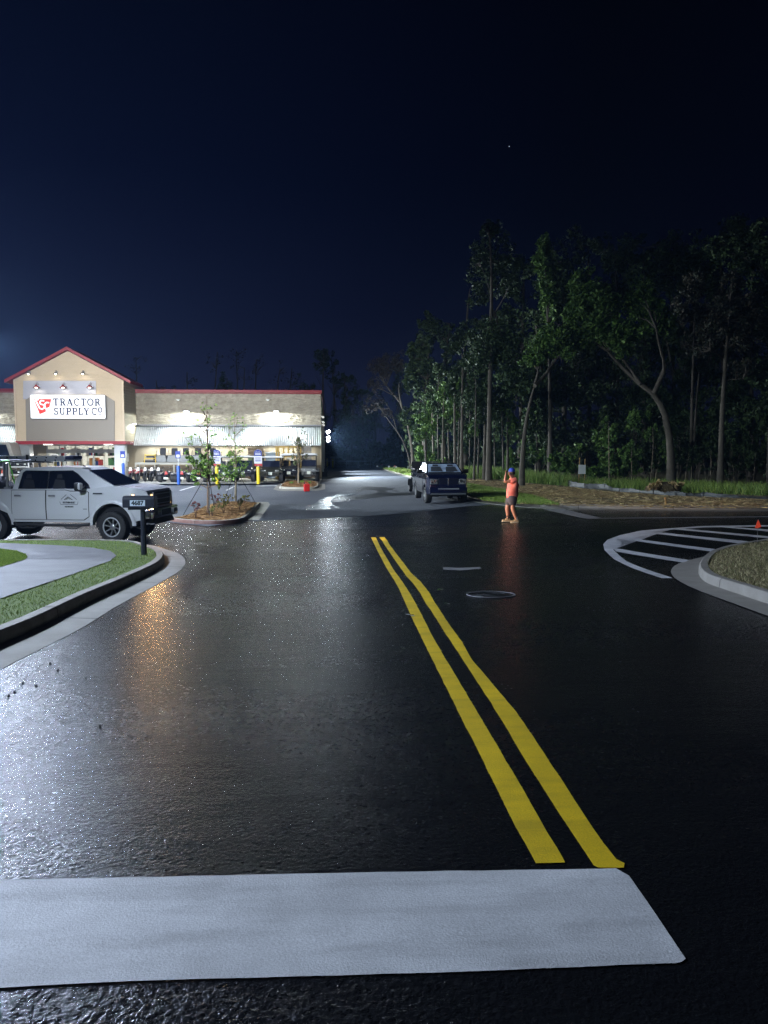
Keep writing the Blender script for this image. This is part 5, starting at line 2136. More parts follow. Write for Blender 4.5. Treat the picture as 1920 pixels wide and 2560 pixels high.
# machines under the rack
for i, px in enumerate((385, 410, 436, 470, 505, 545)):
    d = ray(px, 1190)
    x = (CO + d * (ry / d.y)).x
    g = thing('push_mower', 'dark push mower parked under the long beige rack', 'mower', (x, ry - .1, PAD), R(rnd.uniform(-15, 15)), 'push mowers under the rack')
    b = MB()
    b.box((0, 0, .24), (.5, .6, .16), chamfer=.05)
    b.lathe([(.16, .32), (.17, .48), (.10, .54)], 14)
    b.build('deck', M_dark, g)
    b = MB()
    for s in (-1, 1):
        b.tube([(s * .2, .25, .3), (s * .22, .55, .98)], .014, 6)
    b.tube([(-.22, .55, .98), (.22, .55, .98)], .016, 6)
    b.build('handle', M_grey, g)
    for s in (-1, 1):
        b = MB()
        b.lathe([(.001, -.02), (.11, -.02), (.11, .02), (.001, .02)], 12, M=Matrix.Translation((s * .28, -.2, .11)) @ Matrix.Rotation(PI / 2, 4, 'Z'), axis='Y')
        b.build('wheel', M_tyre, g)

# stacked pallets and crates against the wall
M_pal = mat('brown_boxes', (.20, .145, .09), .9, noise=(4, (.12, .085, .05), .9))
M_palg = mat('green_bags', (.09, .17, .06), .8, noise=(3, (.17, .14, .09), .9))
M_ywood = mat('yellow_crate_wood', (.52, .36, .10), .8, noise=(5, (.40, .26, .07), .7))


xx = wallx(641, 59)
g = thing('pallet_stack', 'tall stack of brown strapped boxes on a pallet behind the yellow sign post', 'pallet', (xx, 58.9, PAD), 0)
b = MB()
for z in (.05, .16):
    for i in range(5):
        b.box((-.5 + i * .25, 0, z), (.14, 1.0, .03))
for i in range(3):
    b.box((-.45 + i * .45, 0, .10), (.09, 1.0, .09))
b.build('pallet', mat('pallet_wood', (.27, .18, .09), .9), g)
b = MB()
r_ = random.Random(3)
for k in range(9):
    for i in range(2):
        b.box((-.29 + i * .58 + r_.uniform(-.02, .02), r_.uniform(-.02, .02), .30 + k * .245), (.55, .95, .225), mi=1 if k in (4, 5) else 0, chamfer=.02)
b.build('box', [M_pal, M_palg], g)
xx = wallx(716, 59)
g = thing('wooden_crate', 'tall open yellow timber crate standing behind the golf carts', 'crate', (xx + .2, 59.0, PAD), 0)
b = MB()
for s in (-1, 1):
    for y in (-.5, .5):
        b.box((s * .92, y, 1.25), (.12, .12, 2.5))
for z in (.1, .9, 1.7, 2.45):
    b.box((0, -.56, z), (2.0, .05, .14))
    b.box((0, .56, z), (2.0, .05, .14))
    for s in (-1, 1):
        b.box((s * .985, 0, z), (.05, 1.1, .14))
for i in range(5):
    b.box((-.74 + i * .37, -.62, 1.28), (.12, .04, 2.3))
b.build('crate_frame', M_ywood, g)
b = MB()
b.box((0, 0, .8), (1.7, .9, 1.4), chamfer=.05)
b.build('packed_load', mat('cardboard', (.28, .19, .10), .9), g)
xx = wallx(682, 59)
g = thing('storage_shed', 'small blue grey plastic locker behind the camouflage side by side', 'locker', (xx, 59.2, PAD), 0)
b = MB()
b.box((0, 0, 1.0), (1.0, .9, 1.9), chamfer=.03)
b.build('locker_body', mat('locker_blue', (.20, .26, .30), .5), g)
b = MB()
b.box((0, -.02, 2.0), (1.12, 1.0, .10), chamfer=.03)
b.build('lid', mat('locker_lid', (.40, .46, .50), .5), g)
xx = wallx(760, 59)
g = thing('pallet_stack', 'grey wrapped stack of goods on a pallet at the right end of the wall', 'pallet', (xx, 59.1, PAD), 0)
b = MB()
for i in range(5):
    b.box((-.5 + i * .25, 0, .12), (.14, 1.0, .04))
b.box((0, 0, .06), (1.1, .1, .09))
b.build('pallet', mat('pallet_wood', (0, 0, 0)), g)
b = MB()
for k in range(5):
    for i in range(2):
        b.box((-.29 + i * .58 + r_.uniform(-.02, .02), r_.uniform(-.02, .02), .38 + k * .48), (.56, .95, .45), chamfer=.03)
b.build('wrapped_goods', mat('grey_wrap', (.30, .29, .26), .6, noise=(3, (.2, .18, .15), .8)), g)


# signs on coloured posts
M_bsign = mat('blue_sign', (.012, .035, .25), .5)
M_wsign = mat('white_sign', (.66, .68, .74), .5)
M_post = mat('galvanised_post', (.45, .47, .47), .45, metal=.5)


def post_sign(px, py, top, label, colr, colname, kind):
    p = base(px, py, WK)
    D = depth(p)
    k = D / F
    H = (py - top) * k
    g = thing('sign_post', label, 'sign', p, 0, 'signs on coloured bollards along the store walk')
    sl_ = (1204 - 1158) * k if kind != 'tall' else (1211 - 1168) * k
    b = MB()
    b.lathe([(.11, 0), (.11, sl_ - .04), (.09, sl_), (.001, sl_ + .02)], 16)
    b.build('bollard_sleeve', colr, g, smooth=40)
    b = MB()
    b.box((0, 0, (sl_ + H) / 2), (.06, .06, H - sl_))
    b.build('pole', M_post, g)
    b = MB()
    if kind == 'access':
        b.box((0, -.05, H - .24), (.34, .015, .48), chamfer=.006)
        pn = b.build('sign_panel', M_bsign, g)
        b = MB()
        b.box((0, -.060, H - .33), (.20, .006, .18))
        b.build('sign_symbol', M_wsign, pn)
    else:
        b.prism([(-.26, H - .95), (.26, H - .95), (.26, H - .16), (.16, H - .05), (0, H), (-.16, H - .05), (-.26, H - .16)], .045, .06, M=Matrix.Rotation(PI / 2, 4, 'X'))
        pn = b.build('sign_panel', M_wsign, g)
        b = MB()
        b.prism([(-.255, H - .44), (.255, H - .44), (.255, H - .16), (.16, H - .055), (0, H - .005), (-.16, H - .055), (-.255, H - .16)], .060, .064, M=Matrix.Rotation(PI / 2, 4, 'X'))
        for z in (.56, .64, .72, .78):
            b.box((0, -.062, H - z), (.38, .004, .035))
        hd = b.build('blue_heading', M_bsign, pn)
        b = MB()
        for q in (-.09, .09):
            b.tube([(q - .07, -.066, H - .16), (q, -.066, H - .11), (q + .07, -.066, H - .16)], .008, 4)
        for z in (.25, .34):
            b.box((0, -.066, H - z), (.38, .004, .045))
        b.build('white_lines', M_wsign, hd)
        b = MB()
        b.box((.02, -.052, H - 1.03), (.50, .012, .14))
        b.build('red_plate', mat('red_sign', (.42, .03, .03), .5), g)


M_bsl = mat('blue_sleeve', (.02, .09, .45), .4)
M_ysl = mat('yellow_sleeve', (.75, .58, .015), .4)
post_sign(309, 1204, 1128, 'blue sign on a pole with blue sleeve beside the entrance column', M_bsl, 'blue', 'access')
post_sign(447, 1211, 1128, 'blue sign on a pole with blue sleeve in front of the quad bikes', M_bsl, 'blue', 'access')
post_sign(543, 1210, 1124, 'white and blue sign on yellow sleeved post between the young trees', M_ysl, 'yellow', 'tall')
post_sign(646, 1210, 1124, 'white and blue sign on yellow sleeved post beside the camouflage cart', M_ysl, 'yellow', 'tall')

# red fuel can by the tree island
p = base(767, 1229)
g = thing('fuel_can', 'red plastic fuel can standing by the small tree island', 'fuel can', p, R(12))
b = MB()
b.box((0, 0, .24), (.36, .26, .46), chamfer=.05)
b.build('can_body', mat('red_can', (.62, .02, .02), .4), g)
b = MB()
b.tube([(-.10, 0, .46), (-.08, 0, .55), (.06, 0, .55), (.1, 0, .46)], .022, 8)
b.build('handle', mat('red_can', (0, 0, 0)), g)
b = MB()
b.tube([(-.12, 0, .46), (-.16, 0, .58)], .03, 8)
b.build('spout', M_blackpl, g)

# displays at the left, behind the white pickup
def lx(px, y, py=1190):
    return wallx(px, y, py)


for k, (pa, pb, y, lab) in enumerate(((-60, 20, 55.6, 'white pipe rack with dark machines at the left of the entrance'), (20, 78, 56.2, 'white pipe rack with dark machines next to the entrance column'))):
    xa, xb = lx(pa, y), lx(pb, y)
    g = thing('pipe_rack', lab, 'rack', ((xa + xb) / 2, y, PAD), 0, 'white pipe racks left of the entrance')
    w_ = xb - xa
    for s in (-1, 1):
        b = MB()
        b.tube([(s * w_ / 2, -.4, 0), (s * w_ / 2, -.4, 1.55)], .05, 8)
        b.tube([(s * w_ / 2, .4, 0), (s * w_ / 2, .4, 1.55)], .05, 8)
        b.build('upright', M_wroof, g)
    b = MB()
    for z in (.45, 1.02, 1.5):
        b.tube([(-w_ / 2, -.4, z), (w_ / 2, -.4, z)], .045, 8)
        b.tube([(-w_ / 2, .4, z), (w_ / 2, .4, z)], .045, 8)
    b.build('rail', M_wroof, g)
    r_ = random.Random(k)
    for z in (.5, 1.07):
        for i in range(3):
            m_ = thing('tool_machine', f'dark machine lying on the {("lower", "upper")[z > 1]} rail of the {("leftmost", "second")[k]} white rack', 'machine', ((xa + xb) / 2 - w_ / 2 + .4 + i * w_ / 3.2, y, PAD + z), R(r_.uniform(-20, 20)), f'machines on white rack {"one" if k == 0 else "two"}')
            m_['label'] = f'dark machine lying on the {("lower", "upper")[z > 1]} rail of the white rack {("left of the entrance", "next to the entrance column")[k]}'
            b = MB()
            b.box((0, 0, .14), (.5, .5, .2), chamfer=.05)
            b.box((.05, -.1, .28), (.25, .25, .12), chamfer=.04)
            b.build('housing', (M_dark, M_blackpl)[i % 2], m_)
            b = MB()
            b.box((-.1, -.27, .15), (.16, .012, .09))
            b.build('price_card', M_card, m_)
# tyre on a stand
g = thing('spare_wheel', 'black tyre with white hub hung on the rack end left of the entrance', 'wheel', (lx(85, 55.4), 55.4, PAD + .12), 0)
wheel(g, 0, 0, .33, .2, .14, -1, 5, tread=False, m_spoke=M_wroof)
# camper shell on the rack
cxl, cy_ = lx(-8, 56), 56.0
g = thing('camper_shell', 'grey truck cap with dark tinted side window on a rack left of the entrance', 'truck cap', (cxl, cy_, PAD + 1.75), 0)
b = MB()
b.prism([(-2.2, -.15), (1.55, -.15), (1.28, .95), (1.15, 1.02), (-2.2, 1.02)], -.8, .8, M=Matrix.Rotation(PI / 2, 4, 'X'))
b.build('shell', mat('cap_grey', (.30, .285, .25), .5), g, bevel=.05)
b = MB()
b.prism([(-2.0, .06), (1.28, .06), (1.06, .86), (-2.0, .86)], .806, .815, M=Matrix.Rotation(PI / 2, 4, 'X'))
b.build('window', M_glassd, g)
b = MB()
for s in (-1, 1):
    for y in (-.6, .6):
        b.box((s * 1.4 - .3, y, -.95), (.08, .08, 1.6))
b.build('stand', M_rack, g)
# orange barrier and white jug on the walk
p = Vector((lx(7, 54.6, 1215), 54.6, PAD))
g = thing('traffic_cone', 'orange cone with white collar standing left of the entrance', 'traffic cone', p, 0)
b = MB()
b.box((0, 0, .03), (.5, .5, .05), chamfer=.01)
b.lathe([(.19, .05), (.035, .85)], 18)
b.build('cone', mat('cone_orange', (.75, .10, .02), .5), g, smooth=40)
b = MB()
b.lathe([(.125, .42), (.085, .62)], 18)
b.build('collar', M_wroof, g, smooth=40)

# ================================================================== PLANTS
def leafcloud(name, clumps, size, mats, parent, seed=1, flat=.0, mult=1.0):
    """clumps: (centre, (rx, ry, rz), count). Many small leaf faces through each clump's volume"""
    r = np.random.default_rng(seed)
    Vs, Ms = [], []
    for c, rad, n in clumps:
        n = int(n * mult)
        u = r.normal(size=(n, 3))
        u /= np.linalg.norm(u, axis=1)[:, None] + 1e-9
        rr = r.random(n) ** .45
        # sub-clusters so that gaps and dense tufts both show
        k = max(3, n // 45)
        cc = r.normal(size=(k, 3))
        cc /= np.linalg.norm(cc, axis=1)[:, None]
        cc *= (r.random(k) ** .4)[:, None]
        p = cc[r.integers(0, k, n)] + u * rr[:, None] * .34
        p = p * np.array(rad) + np.array(c)
        a = r.normal(size=(n, 3))
        a /= np.linalg.norm(a, axis=1)[:, None]
        a[:, 2] *= (1 - flat)
        b = np.cross(a, r.normal(size=(n, 3)))
        b /= np.linalg.norm(b, axis=1)[:, None] + 1e-9
        s = size * r.uniform(.5, 1.35, n)
        a *= s[:, None]
        b *= (s * r.uniform(.35, .7, n))[:, None]
        Vs.append(np.stack([p - a, p + b * .9, p + a, p - b * .9], 1).reshape(-1, 3))
        Ms.append(r.integers(0, len(mats), n))
    V = np.concatenate(Vs)
    Mi = np.concatenate(Ms)
    nf = len(Mi)
    me = bpy.data.meshes.new(name)
    me.vertices.add(len(V))
    me.vertices.foreach_set('co', V.astype(np.float32).ravel())
    me.loops.add(nf * 4)
    me.loops.foreach_set('vertex_index', np.arange(nf * 4, dtype=np.int32))
    me.polygons.add(nf)
    me.polygons.foreach_set('loop_start', np.arange(0, nf * 4, 4, dtype=np.int32))
    me.polygons.foreach_set('loop_total', np.full(nf, 4, dtype=np.int32))
    for m in mats:
        me.materials.append(m)
    me.polygons.foreach_set('material_index', Mi.astype(np.int32))
    me.update()
    me.validate()
    o = bpy.data.objects.new(name, me)
    C.objects.link(o)
    if parent is not None:
        o.parent = parent
    return o


def leafmat(name, col):
    m = mat(name, col, .55, spec=.3)
    b = m.node_tree.nodes['Principled BSDF']
    b.inputs['Transmission Weight'].default_value = 0
    return m


LG = [leafmat('leaf_green', (.090, .175, .032)), leafmat('leaf_light', (.145, .24, .05)), leafmat('leaf_dark', (.045, .095, .024))]
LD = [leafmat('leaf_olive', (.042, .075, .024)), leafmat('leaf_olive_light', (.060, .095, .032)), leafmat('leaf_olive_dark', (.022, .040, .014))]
LP = [leafmat('needle_grey', (.060, .070, .045)), leafmat('needle_brown', (.085, .070, .048)), leafmat('needle_dark', (.030, .036, .022))]
LB = [leafmat('bud_brown', (.085, .060, .045)), leafmat('bud_grey', (.065, .060, .050)), leafmat('bud_dark', (.035, .030, .025))]
LY = [leafmat('young_leaf', (.22, .38, .055)), leafmat('young_leaf_pale', (.32, .46, .11)), leafmat('young_leaf_dark', (.10, .20, .04))]
M_bark = mat('grey_bark', (.135, .115, .085), .9, noise=(3, (.06, .05, .04), .9), bump=(12, .8, .03))
M_barkd = mat('dark_bark', (.10, .085, .065), .9, noise=(3, (.06, .05, .04), .9), bump=(12, .8, .03))
M_barky = mat('young_bark', (.20, .115, .075), .85, noise=(8, (.13, .08, .05), .8))
M_barkp = mat('pale_bark', (.30, .25, .17), .85, noise=(8, (.22, .17, .12), .8))


def tree(name, label, cat, trunk, rad, D, limbs=(), crown=(), leaf=.2, mats=LG, bark=None, group=None, seed=1, dens=1.0, twigs=0, mult=3.4):
    """trunk, limbs: pixel polylines at distance D; crown: (px, py, rx_px, ry_px, count)"""
    r = random.Random(seed)
    k = D / F
    if trunk[0][1] is None:
        pass
    p0 = PD(trunk[0][0], trunk[0][1], D)
    root = thing(name, label, cat, (p0.x, p0.y, G(p0.x, p0.y) + .1), 0, group)
    ro = Vector(root.location)

    def line(px, dd):
        o = []
        for i, q in enumerate(px):
            D_ = D + (dd * i / max(1, len(px) - 1))
            o.append(PD(q[0], q[1], D_) - ro)
        return o

    def smooth3(p):
        for _ in range(1):
            q = [p[0]]
            for a, c in zip(p, p[1:]):
                q += [a.lerp(c, .3), a.lerp(c, .7)]
            q.append(p[-1])
            p = q
        return p
    b = MB()
    t = smooth3(line(trunk, r.uniform(-1, 1)))
    t[0].z = -.2
    n = len(t)
    b.tube(t, [rad * (1 - .72 * (i / (n - 1)) ** .9) * (1.25 if i == 0 else 1) for i in range(n)], 8)
    allp = list(t[n // 3:])
    for lm in limbs:
        l = smooth3(line(lm[:-1] if not isinstance(lm[-1], tuple) else lm, r.uniform(-3, 3)))
        rl = (lm[-1] if not isinstance(lm[-1], tuple) else .35) * rad
        m = len(l)
        b.tube(l, [rl * (1 - .75 * i / (m - 1)) for i in range(m)], 6)
        allp += l[1:]
    cl = []
    for c in crown:
        px, py, rx, ry, cnt = c[:5]
        off = r.uniform(-.4, .4) * rx * k
        cp = PD(px, py, D + off) - ro
        cl.append((cp, (rx * k, (rx + ry) * .5 * k, ry * k), cnt * dens))
        # boughs reaching into each clump of the crown
        for _ in range(2 + twigs):
            e_ = cp + Vector((r.uniform(-.7, .7) * rx * k, r.uniform(-.6, .6) * rx * k, r.uniform(-.5, .75) * ry * k))
            low = [v for v in allp if v.z < e_.z + .3] or [t[n // 2]]
            s_ = min(low, key=lambda v: (v - e_).length)
            mid = s_.lerp(e_, .5) + Vector((r.uniform(-.3, .3), r.uniform(-.3, .3), r.uniform(0, .5))) * rx * k * .5
            b.tube([s_, mid, e_], [rad * .22, rad * .13, rad * .04], 5)
    b.build('trunk', bark or M_bark, root, smooth=60)
    if cl:
        leafcloud('crown', cl, leaf * .66, mats, root, seed, mult=mult)
    return root


# ---------------------------------------------------------------- the wood on the right
z1 = lambda x, y: (880 + .6269 * x, 500 + .6269 * y)
z5 = lambda x, y: (900 + .3014 * x, 860 + .3014 * y)
tree('forest_tree', 'leaning bare tree with forked pale stems, left of the blue pickup', 'tree', [z5(440, 1000), z5(425, 800), z5(390, 640), z5(350, 530), z5(315, 440)], .20, 82,
     [(z5(330, 480), z5(240, 370), z5(170, 280), .7), (z5(350, 530), z5(320, 400), z5(325, 320), .5), (z5(300, 430), z5(220, 400), z5(130, 340), .4)],
     [(950, 925, 30, 34, 420), (985, 900, 28, 32, 380), (935, 960, 20, 20, 160)], .16, LB, seed=2, twigs=4)
tree('forest_tree', 'thin dark tree leaning left at the edge of the service drive', 'tree', [z5(428, 1030), z5(380, 840), z5(310, 720), z5(220, 610), z5(150, 500)], .14, 86, [(z5(310, 720), z5(260, 560), z5(200, 470), .6)], [(935, 1010, 26, 26, 200), (965, 1035, 18, 16, 120)], .16, LB, M_barkd, seed=3, twigs=3)
slim = [(548, 1040, 620, 180, 62, 'dark'), (612, 1010, 380, 120, 66, 'green'), (650, 1010, 300, 120, 64, 'dark'), (690, 1010, 420, 90, 60, 'green'), (740, 1010, 450, 90, 63, 'dark'),
        (790, 1040, 300, 130, 58, 'pale'), (812, 1040, 380, 100, 60, 'dark'), (842, 1050, 100, 170, 57, 'pale'), (945, 1090, 300, 130, 56, 'dark'), (976, 1090, 420, 110, 58, 'dark'),
        (1030, 1080, 330, 150, 56, 'pale'), (1190, 1030, 480, 110, 60, 'dark'), (1226, 1030, 440, 110, 59, 'pale'), (905, 1080, 520, 70, 64, 'dark'), (1120, 1050, 560, 80, 66, 'dark'), (1460, 1050, 620, 90, 64, 'dark'), (1560, 1060, 600, 80, 62, 'dark')]
for i, (x, yb, yt, w, D, q) in enumerate(slim):
    a, c = z5(x, yb), z5(x + rnd.uniform(-16, 16), yt)
    mid = ((a[0] + c[0]) / 2 + rnd.uniform(-2, 2), (a[1] + c[1]) / 2)
    cr = []
    h_ = a[1] - c[1]
    for j in range(5):
        cr.append((c[0] + rnd.uniform(-14, 14), c[1] + rnd.uniform(-25, h_ * .42), rnd.uniform(12, 24), rnd.uniform(14, 30), 150))
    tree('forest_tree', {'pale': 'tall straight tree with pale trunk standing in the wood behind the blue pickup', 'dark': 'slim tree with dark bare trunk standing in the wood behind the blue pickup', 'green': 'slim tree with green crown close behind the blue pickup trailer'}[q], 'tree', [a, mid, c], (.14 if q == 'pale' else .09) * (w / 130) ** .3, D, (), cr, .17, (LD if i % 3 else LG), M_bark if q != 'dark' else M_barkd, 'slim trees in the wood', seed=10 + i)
tree('forest_tree', 'tallest tree of the wood with long bare trunk and thin brown top', 'tree', [z1(545, 1095), z1(550, 700), z1(556, 480), z1(557, 290), z1(550, 150)], .21, 55,
     [(z1(557, 470), z1(600, 400), z1(630, 340), .3), (z1(556, 380), z1(530, 300), z1(510, 250), .25)],
     [(1230, 620, 52, 55, 330), (1265, 690, 45, 50, 260), (1195, 680, 40, 50, 230), (1222, 575, 26, 30, 140), (1235, 850, 62, 52, 700), (1195, 890, 45, 45, 420), (1275, 900, 50, 50, 520), (1290, 960, 36, 30, 260)], .19, LD, seed=31, twigs=2)
tree('forest_tree', 'gracefully leaning tree with forked stem and round crown behind the man', 'tree', [z5(1342, 1085), z5(1350, 900), z5(1370, 700), z5(1400, 520), z5(1450, 340)], .20, 50,
     [(z5(1450, 340), z5(1475, 250), z5(1490, 150), .55), (z5(1450, 345), z5(1530, 270), z5(1600, 160), z5(1650, 80), .75)],
     [(1345, 880, 40, 32, 520), (1385, 850, 42, 40, 620), (1415, 880, 34, 30, 380), (1325, 905, 24, 20, 200)], .17, LG, M_bark, seed=33, twigs=2)
tree('forest_tree', 'narrow tree with leafy green spire rising above the leaning tree', 'tree', [z1(790, 1080), z1(790, 700), z1(780, 420), z1(765, 160)], .2, 60, (),
     [(1358, 610, 16, 28, 260), (1352, 660, 22, 34, 380), (1366, 715, 24, 34, 420), (1372, 770, 26, 36, 380)], .19, LG, M_barkd, seed=35)
tree('forest_tree', 'arching tree with two pale curved stems above the bushes', 'tree', [z1(1275, 1080), z1(1262, 890), z1(1215, 780), z1(1150, 735), z1(1090, 680), z1(1020, 605)], .28, 50,
     [(z1(1205, 768), z1(1235, 700), z1(1250, 660), z1(1225, 580), z1(1212, 510), .6), (z1(1150, 735), z1(1100, 660), z1(1050, 600), .5), (z1(1250, 660), z1(1280, 640), .25)],
     [(1460, 720, 42, 45, 620), (1500, 770, 55, 55, 980), (1470, 830, 48, 42, 720), (1530, 840, 45, 42, 640), (1440, 780, 34, 40, 420), (1600, 750, 44, 48, 720), (1640, 790, 44, 44, 640), (1590, 820, 36, 36, 420), (1560, 870, 30, 24, 260)], .19, LG, M_bark, seed=37, twigs=1)
tree('pine_tree', 'grey pine with straight trunk and drooping needles at the right', 'tree', [z1(1470, 1080), z1(1475, 870), z1(1485, 700), z1(1495, 550), z1(1515, 330)], .21, 50,
     [(z1(1480, 720), z1(1520, 715), z1(1560, 712), .25), (z1(1488, 640), z1(1440, 600), z1(1400, 610), .25)],
     [(1830, 715, 26, 34, 400), (1800, 770, 42, 40, 620), (1855, 770, 44, 42, 600), (1780, 830, 40, 34, 440), (1850, 840, 46, 36, 460), (1885, 800, 30, 36, 300), (1750, 880, 30, 20, 200), (1860, 920, 40, 20, 240)], .17, LP, M_bark, seed=39, twigs=2)
tree('pine_tree', 'slender pine with brownish crown between the arching tree and the grey pine', 'tree', [z1(1352, 1080), z1(1355, 830), z1(1360, 650), z1(1368, 420)], .15, 54, [(z1(1362, 1000), z1(1372, 820), z1(1385, 680), .8)],
     [(1735, 720, 30, 40, 400), (1715, 780, 36, 40, 460), (1760, 800, 34, 40, 420), (1740, 850, 36, 30, 300)], .17, LP, M_barkd, seed=41, twigs=2)
# deeper trees that close the wood
deep = [(1060, 1120, 850, 62, 70), (1110, 1120, 790, 66, 72), (1165, 1120, 720, 70, 74), (1300, 1120, 640, 80, 70), (1345, 1120, 760, 70, 66), (1410, 1120, 640, 90, 68), (1470, 1120, 600, 95, 72), (1540, 1120, 610, 90, 70), (1610, 1120, 600, 95, 68), (1680, 1120, 610, 95, 70), (1750, 1120, 600, 90, 68), (1810, 1120, 580, 95, 66), (1880, 1120, 560, 95, 62), (1930, 1120, 480, 80, 52), (1990, 1120, 420, 95, 54)]
for i, (x, yb, yt, rw, D) in enumerate(deep):
    cr = []
    for j in range(16):
        cr.append((x + rnd.uniform(-.8, .8) * rw * .8, yt + rnd.uniform(15, (yb - yt) * .97), rnd.uniform(.4, .65) * rw, rnd.uniform(.4, .65) * rw, 170))
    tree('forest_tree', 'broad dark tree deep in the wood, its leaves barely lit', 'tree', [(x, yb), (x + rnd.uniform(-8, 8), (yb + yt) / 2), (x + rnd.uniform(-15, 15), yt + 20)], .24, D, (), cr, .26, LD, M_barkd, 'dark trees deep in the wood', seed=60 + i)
# trees behind the store and at the end of the drive
far = [(300, 960), (345, 900), (395, 950), (470, 930), (536, 880), (598, 890), (606, 920), (641, 900), (690, 930), (726, 920), (806, 870), (838, 900), (870, 950), (905, 985), (760, 960), (560, 950), (430, 975), (880, 1010), (940, 1000), (1000, 930), (1040, 880)]
for i, (x, yt) in enumerate(far):
    D = 124 + (i * 7 % 13)
    cr = [(x + rnd.uniform(-16, 16), yt + rnd.uniform(-6, 70), rnd.uniform(16, 26), rnd.uniform(16, 30), 22 if i < 10 else 60) for _ in range(3 if i < 10 else 7)]
    if i >= 10:
        cr += [(x + rnd.uniform(-22, 22), rnd.uniform(1040, 1140), 24, 26, 110) for _ in range(4)]
    tree('forest_tree', ('bare trunked tree standing in the dark behind the store roof' if x < 800 else 'dark tree standing beyond the end of the service drive'), 'tree', [(x, 1150), (x + rnd.uniform(-4, 4), 1020), (x + rnd.uniform(-9, 9), yt)], .24, D, (), cr, .26, LB if i < 10 else LD, M_bark, 'trees behind the store' if x < 800 else 'trees beyond the service drive', seed=90 + i, twigs=2, mult=1.5 if i < 10 else 3)


# ---------------------------------------------------------------- undergrowth: bushes and saplings
def bush(px, py, rx, ry, D, label, cnt, leaf=.12, mats=LG, group='bushes at the foot of the wood', seed=1, stems=4):
    D += 7.5 if px > 1340 else 4
    k = D / F
    c = PD(px, py, D)
    g = thing('bush', label, 'bush', (c.x, c.y, G(c.x, c.y) + .12), 0, group)
    ro = Vector(g.location)
    cc = c - ro
    r = random.Random(seed)
    b = MB()
    cl = []
    for i in range(stems + 3):
        e_ = cc + Vector((r.uniform(-.85, .85) * rx * k, r.uniform(-.6, .6) * rx * k, r.uniform(-.3, .95) * ry * k))
        b.tube([(r.uniform(-.2, .2), r.uniform(-.2, .2), -.1), (e_.x * .5 + r.uniform(-.2, .2), e_.y * .5, e_.z * .55), tuple(e_)], [.03, .02, .008], 5)
        s_ = r.uniform(.35, .6)
        cl.append((e_, (rx * k * s_, rx * k * s_, ry * k * s_), cnt / (stems + 3)))
    b.build('stem', M_bark, g)
    leafcloud('foliage', cl, leaf * 1.1, mats, g, seed, mult=3.6)


bl = [(1410, 1168, 36, 34, 46, 900, 'low leafy bush left of the white notice board'), (1445, 1140, 26, 26, 47, 420, 'bush rising directly behind the white notice board'), (1500, 1180, 40, 36, 46, 1100, 'bright leafy bush just right of the white notice board'),
      (1530, 1110, 34, 46, 47, 700, 'tall tufted bush with layered leaves right of the notice board'), (1565, 1165, 36, 42, 46, 900, 'dense bush in the middle of the undergrowth'), (1585, 1075, 34, 46, 48, 620, 'tall pointed bush in the middle of the undergrowth')]
for i, q in enumerate(bl):
    bush(q[0], q[1], q[2], q[3], q[4], q[6], q[5], .13, LG, seed=200 + i)
for i, (px, py, rx, ry, D, n) in enumerate([(1620, 1150, 40, 50, 47, 800), (1635, 1060, 34, 50, 49, 600), (1680, 1130, 40, 55, 47, 750), (1700, 1070, 34, 40, 49, 520), (1735, 1140, 36, 50, 47, 600), (1775, 1120, 40, 60, 47, 640), (1800, 1065, 38, 44, 49, 620), (1835, 1110, 40, 60, 46, 600), (1870, 1160, 38, 46, 46, 460), (1890, 1080, 42, 60, 48, 560), (1930, 1140, 40, 60, 46, 500), (1350, 1150, 40, 36, 56, 460), (1290, 1150, 30, 32, 58, 260), (1065, 1150, 30, 30, 60, 600), (1090, 1165, 24, 22, 58, 360)]):
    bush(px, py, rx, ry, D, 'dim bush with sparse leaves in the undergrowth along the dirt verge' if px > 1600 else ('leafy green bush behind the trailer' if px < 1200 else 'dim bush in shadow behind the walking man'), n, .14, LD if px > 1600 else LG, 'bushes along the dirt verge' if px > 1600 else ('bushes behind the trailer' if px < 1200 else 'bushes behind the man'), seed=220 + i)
z3 = lambda x, y: (1400 + .3134 * x, 1000 + .3134 * y)
for i, (xa, ya, xb, yb, xc, yc) in enumerate([(392, 690, 390, 400, 388, 190), (572, 650, 572, 480, 572, 380), (720, 660, 745, 380, 740, 230), (755, 640, 790, 480, 820, 400), (855, 640, 868, 470, 870, 360), (872, 640, 885, 480, 890, 400), (1045, 690, 1052, 560, 1050, 420), (1000, 660, 1005, 560, 1030, 440), (1100, 690, 1110, 560, 1150, 480), (1195, 690, 1205, 560, 1203, 440), (1285, 700, 1295, 500, 1300, 380), (1340, 710, 1352, 520, 1350, 400), (1255, 700, 1250, 600, 1290, 480), (1535, 750, 1550, 560, 1560, 440), (1390, 700, 1388, 600, 1380, 520), (1640, 720, 1650, 640, 1659, 600)]):
    D = 52 + (i * 5 % 4) * .6
    c = z3(xc, yc)
    tree('sapling', 'thin crooked sapling with pale stem standing in the undergrowth', 'sapling', [z3(xa, ya), z3(xb, yb), c], .045, D, (), [(c[0], c[1] - 6, 14, 16, 90), (c[0] + rnd.uniform(-10, 10), c[1] + 22, 12, 12, 60)], .12, LG if xa < 900 else LD, M_barkp, 'saplings in the undergrowth', seed=260 + i)

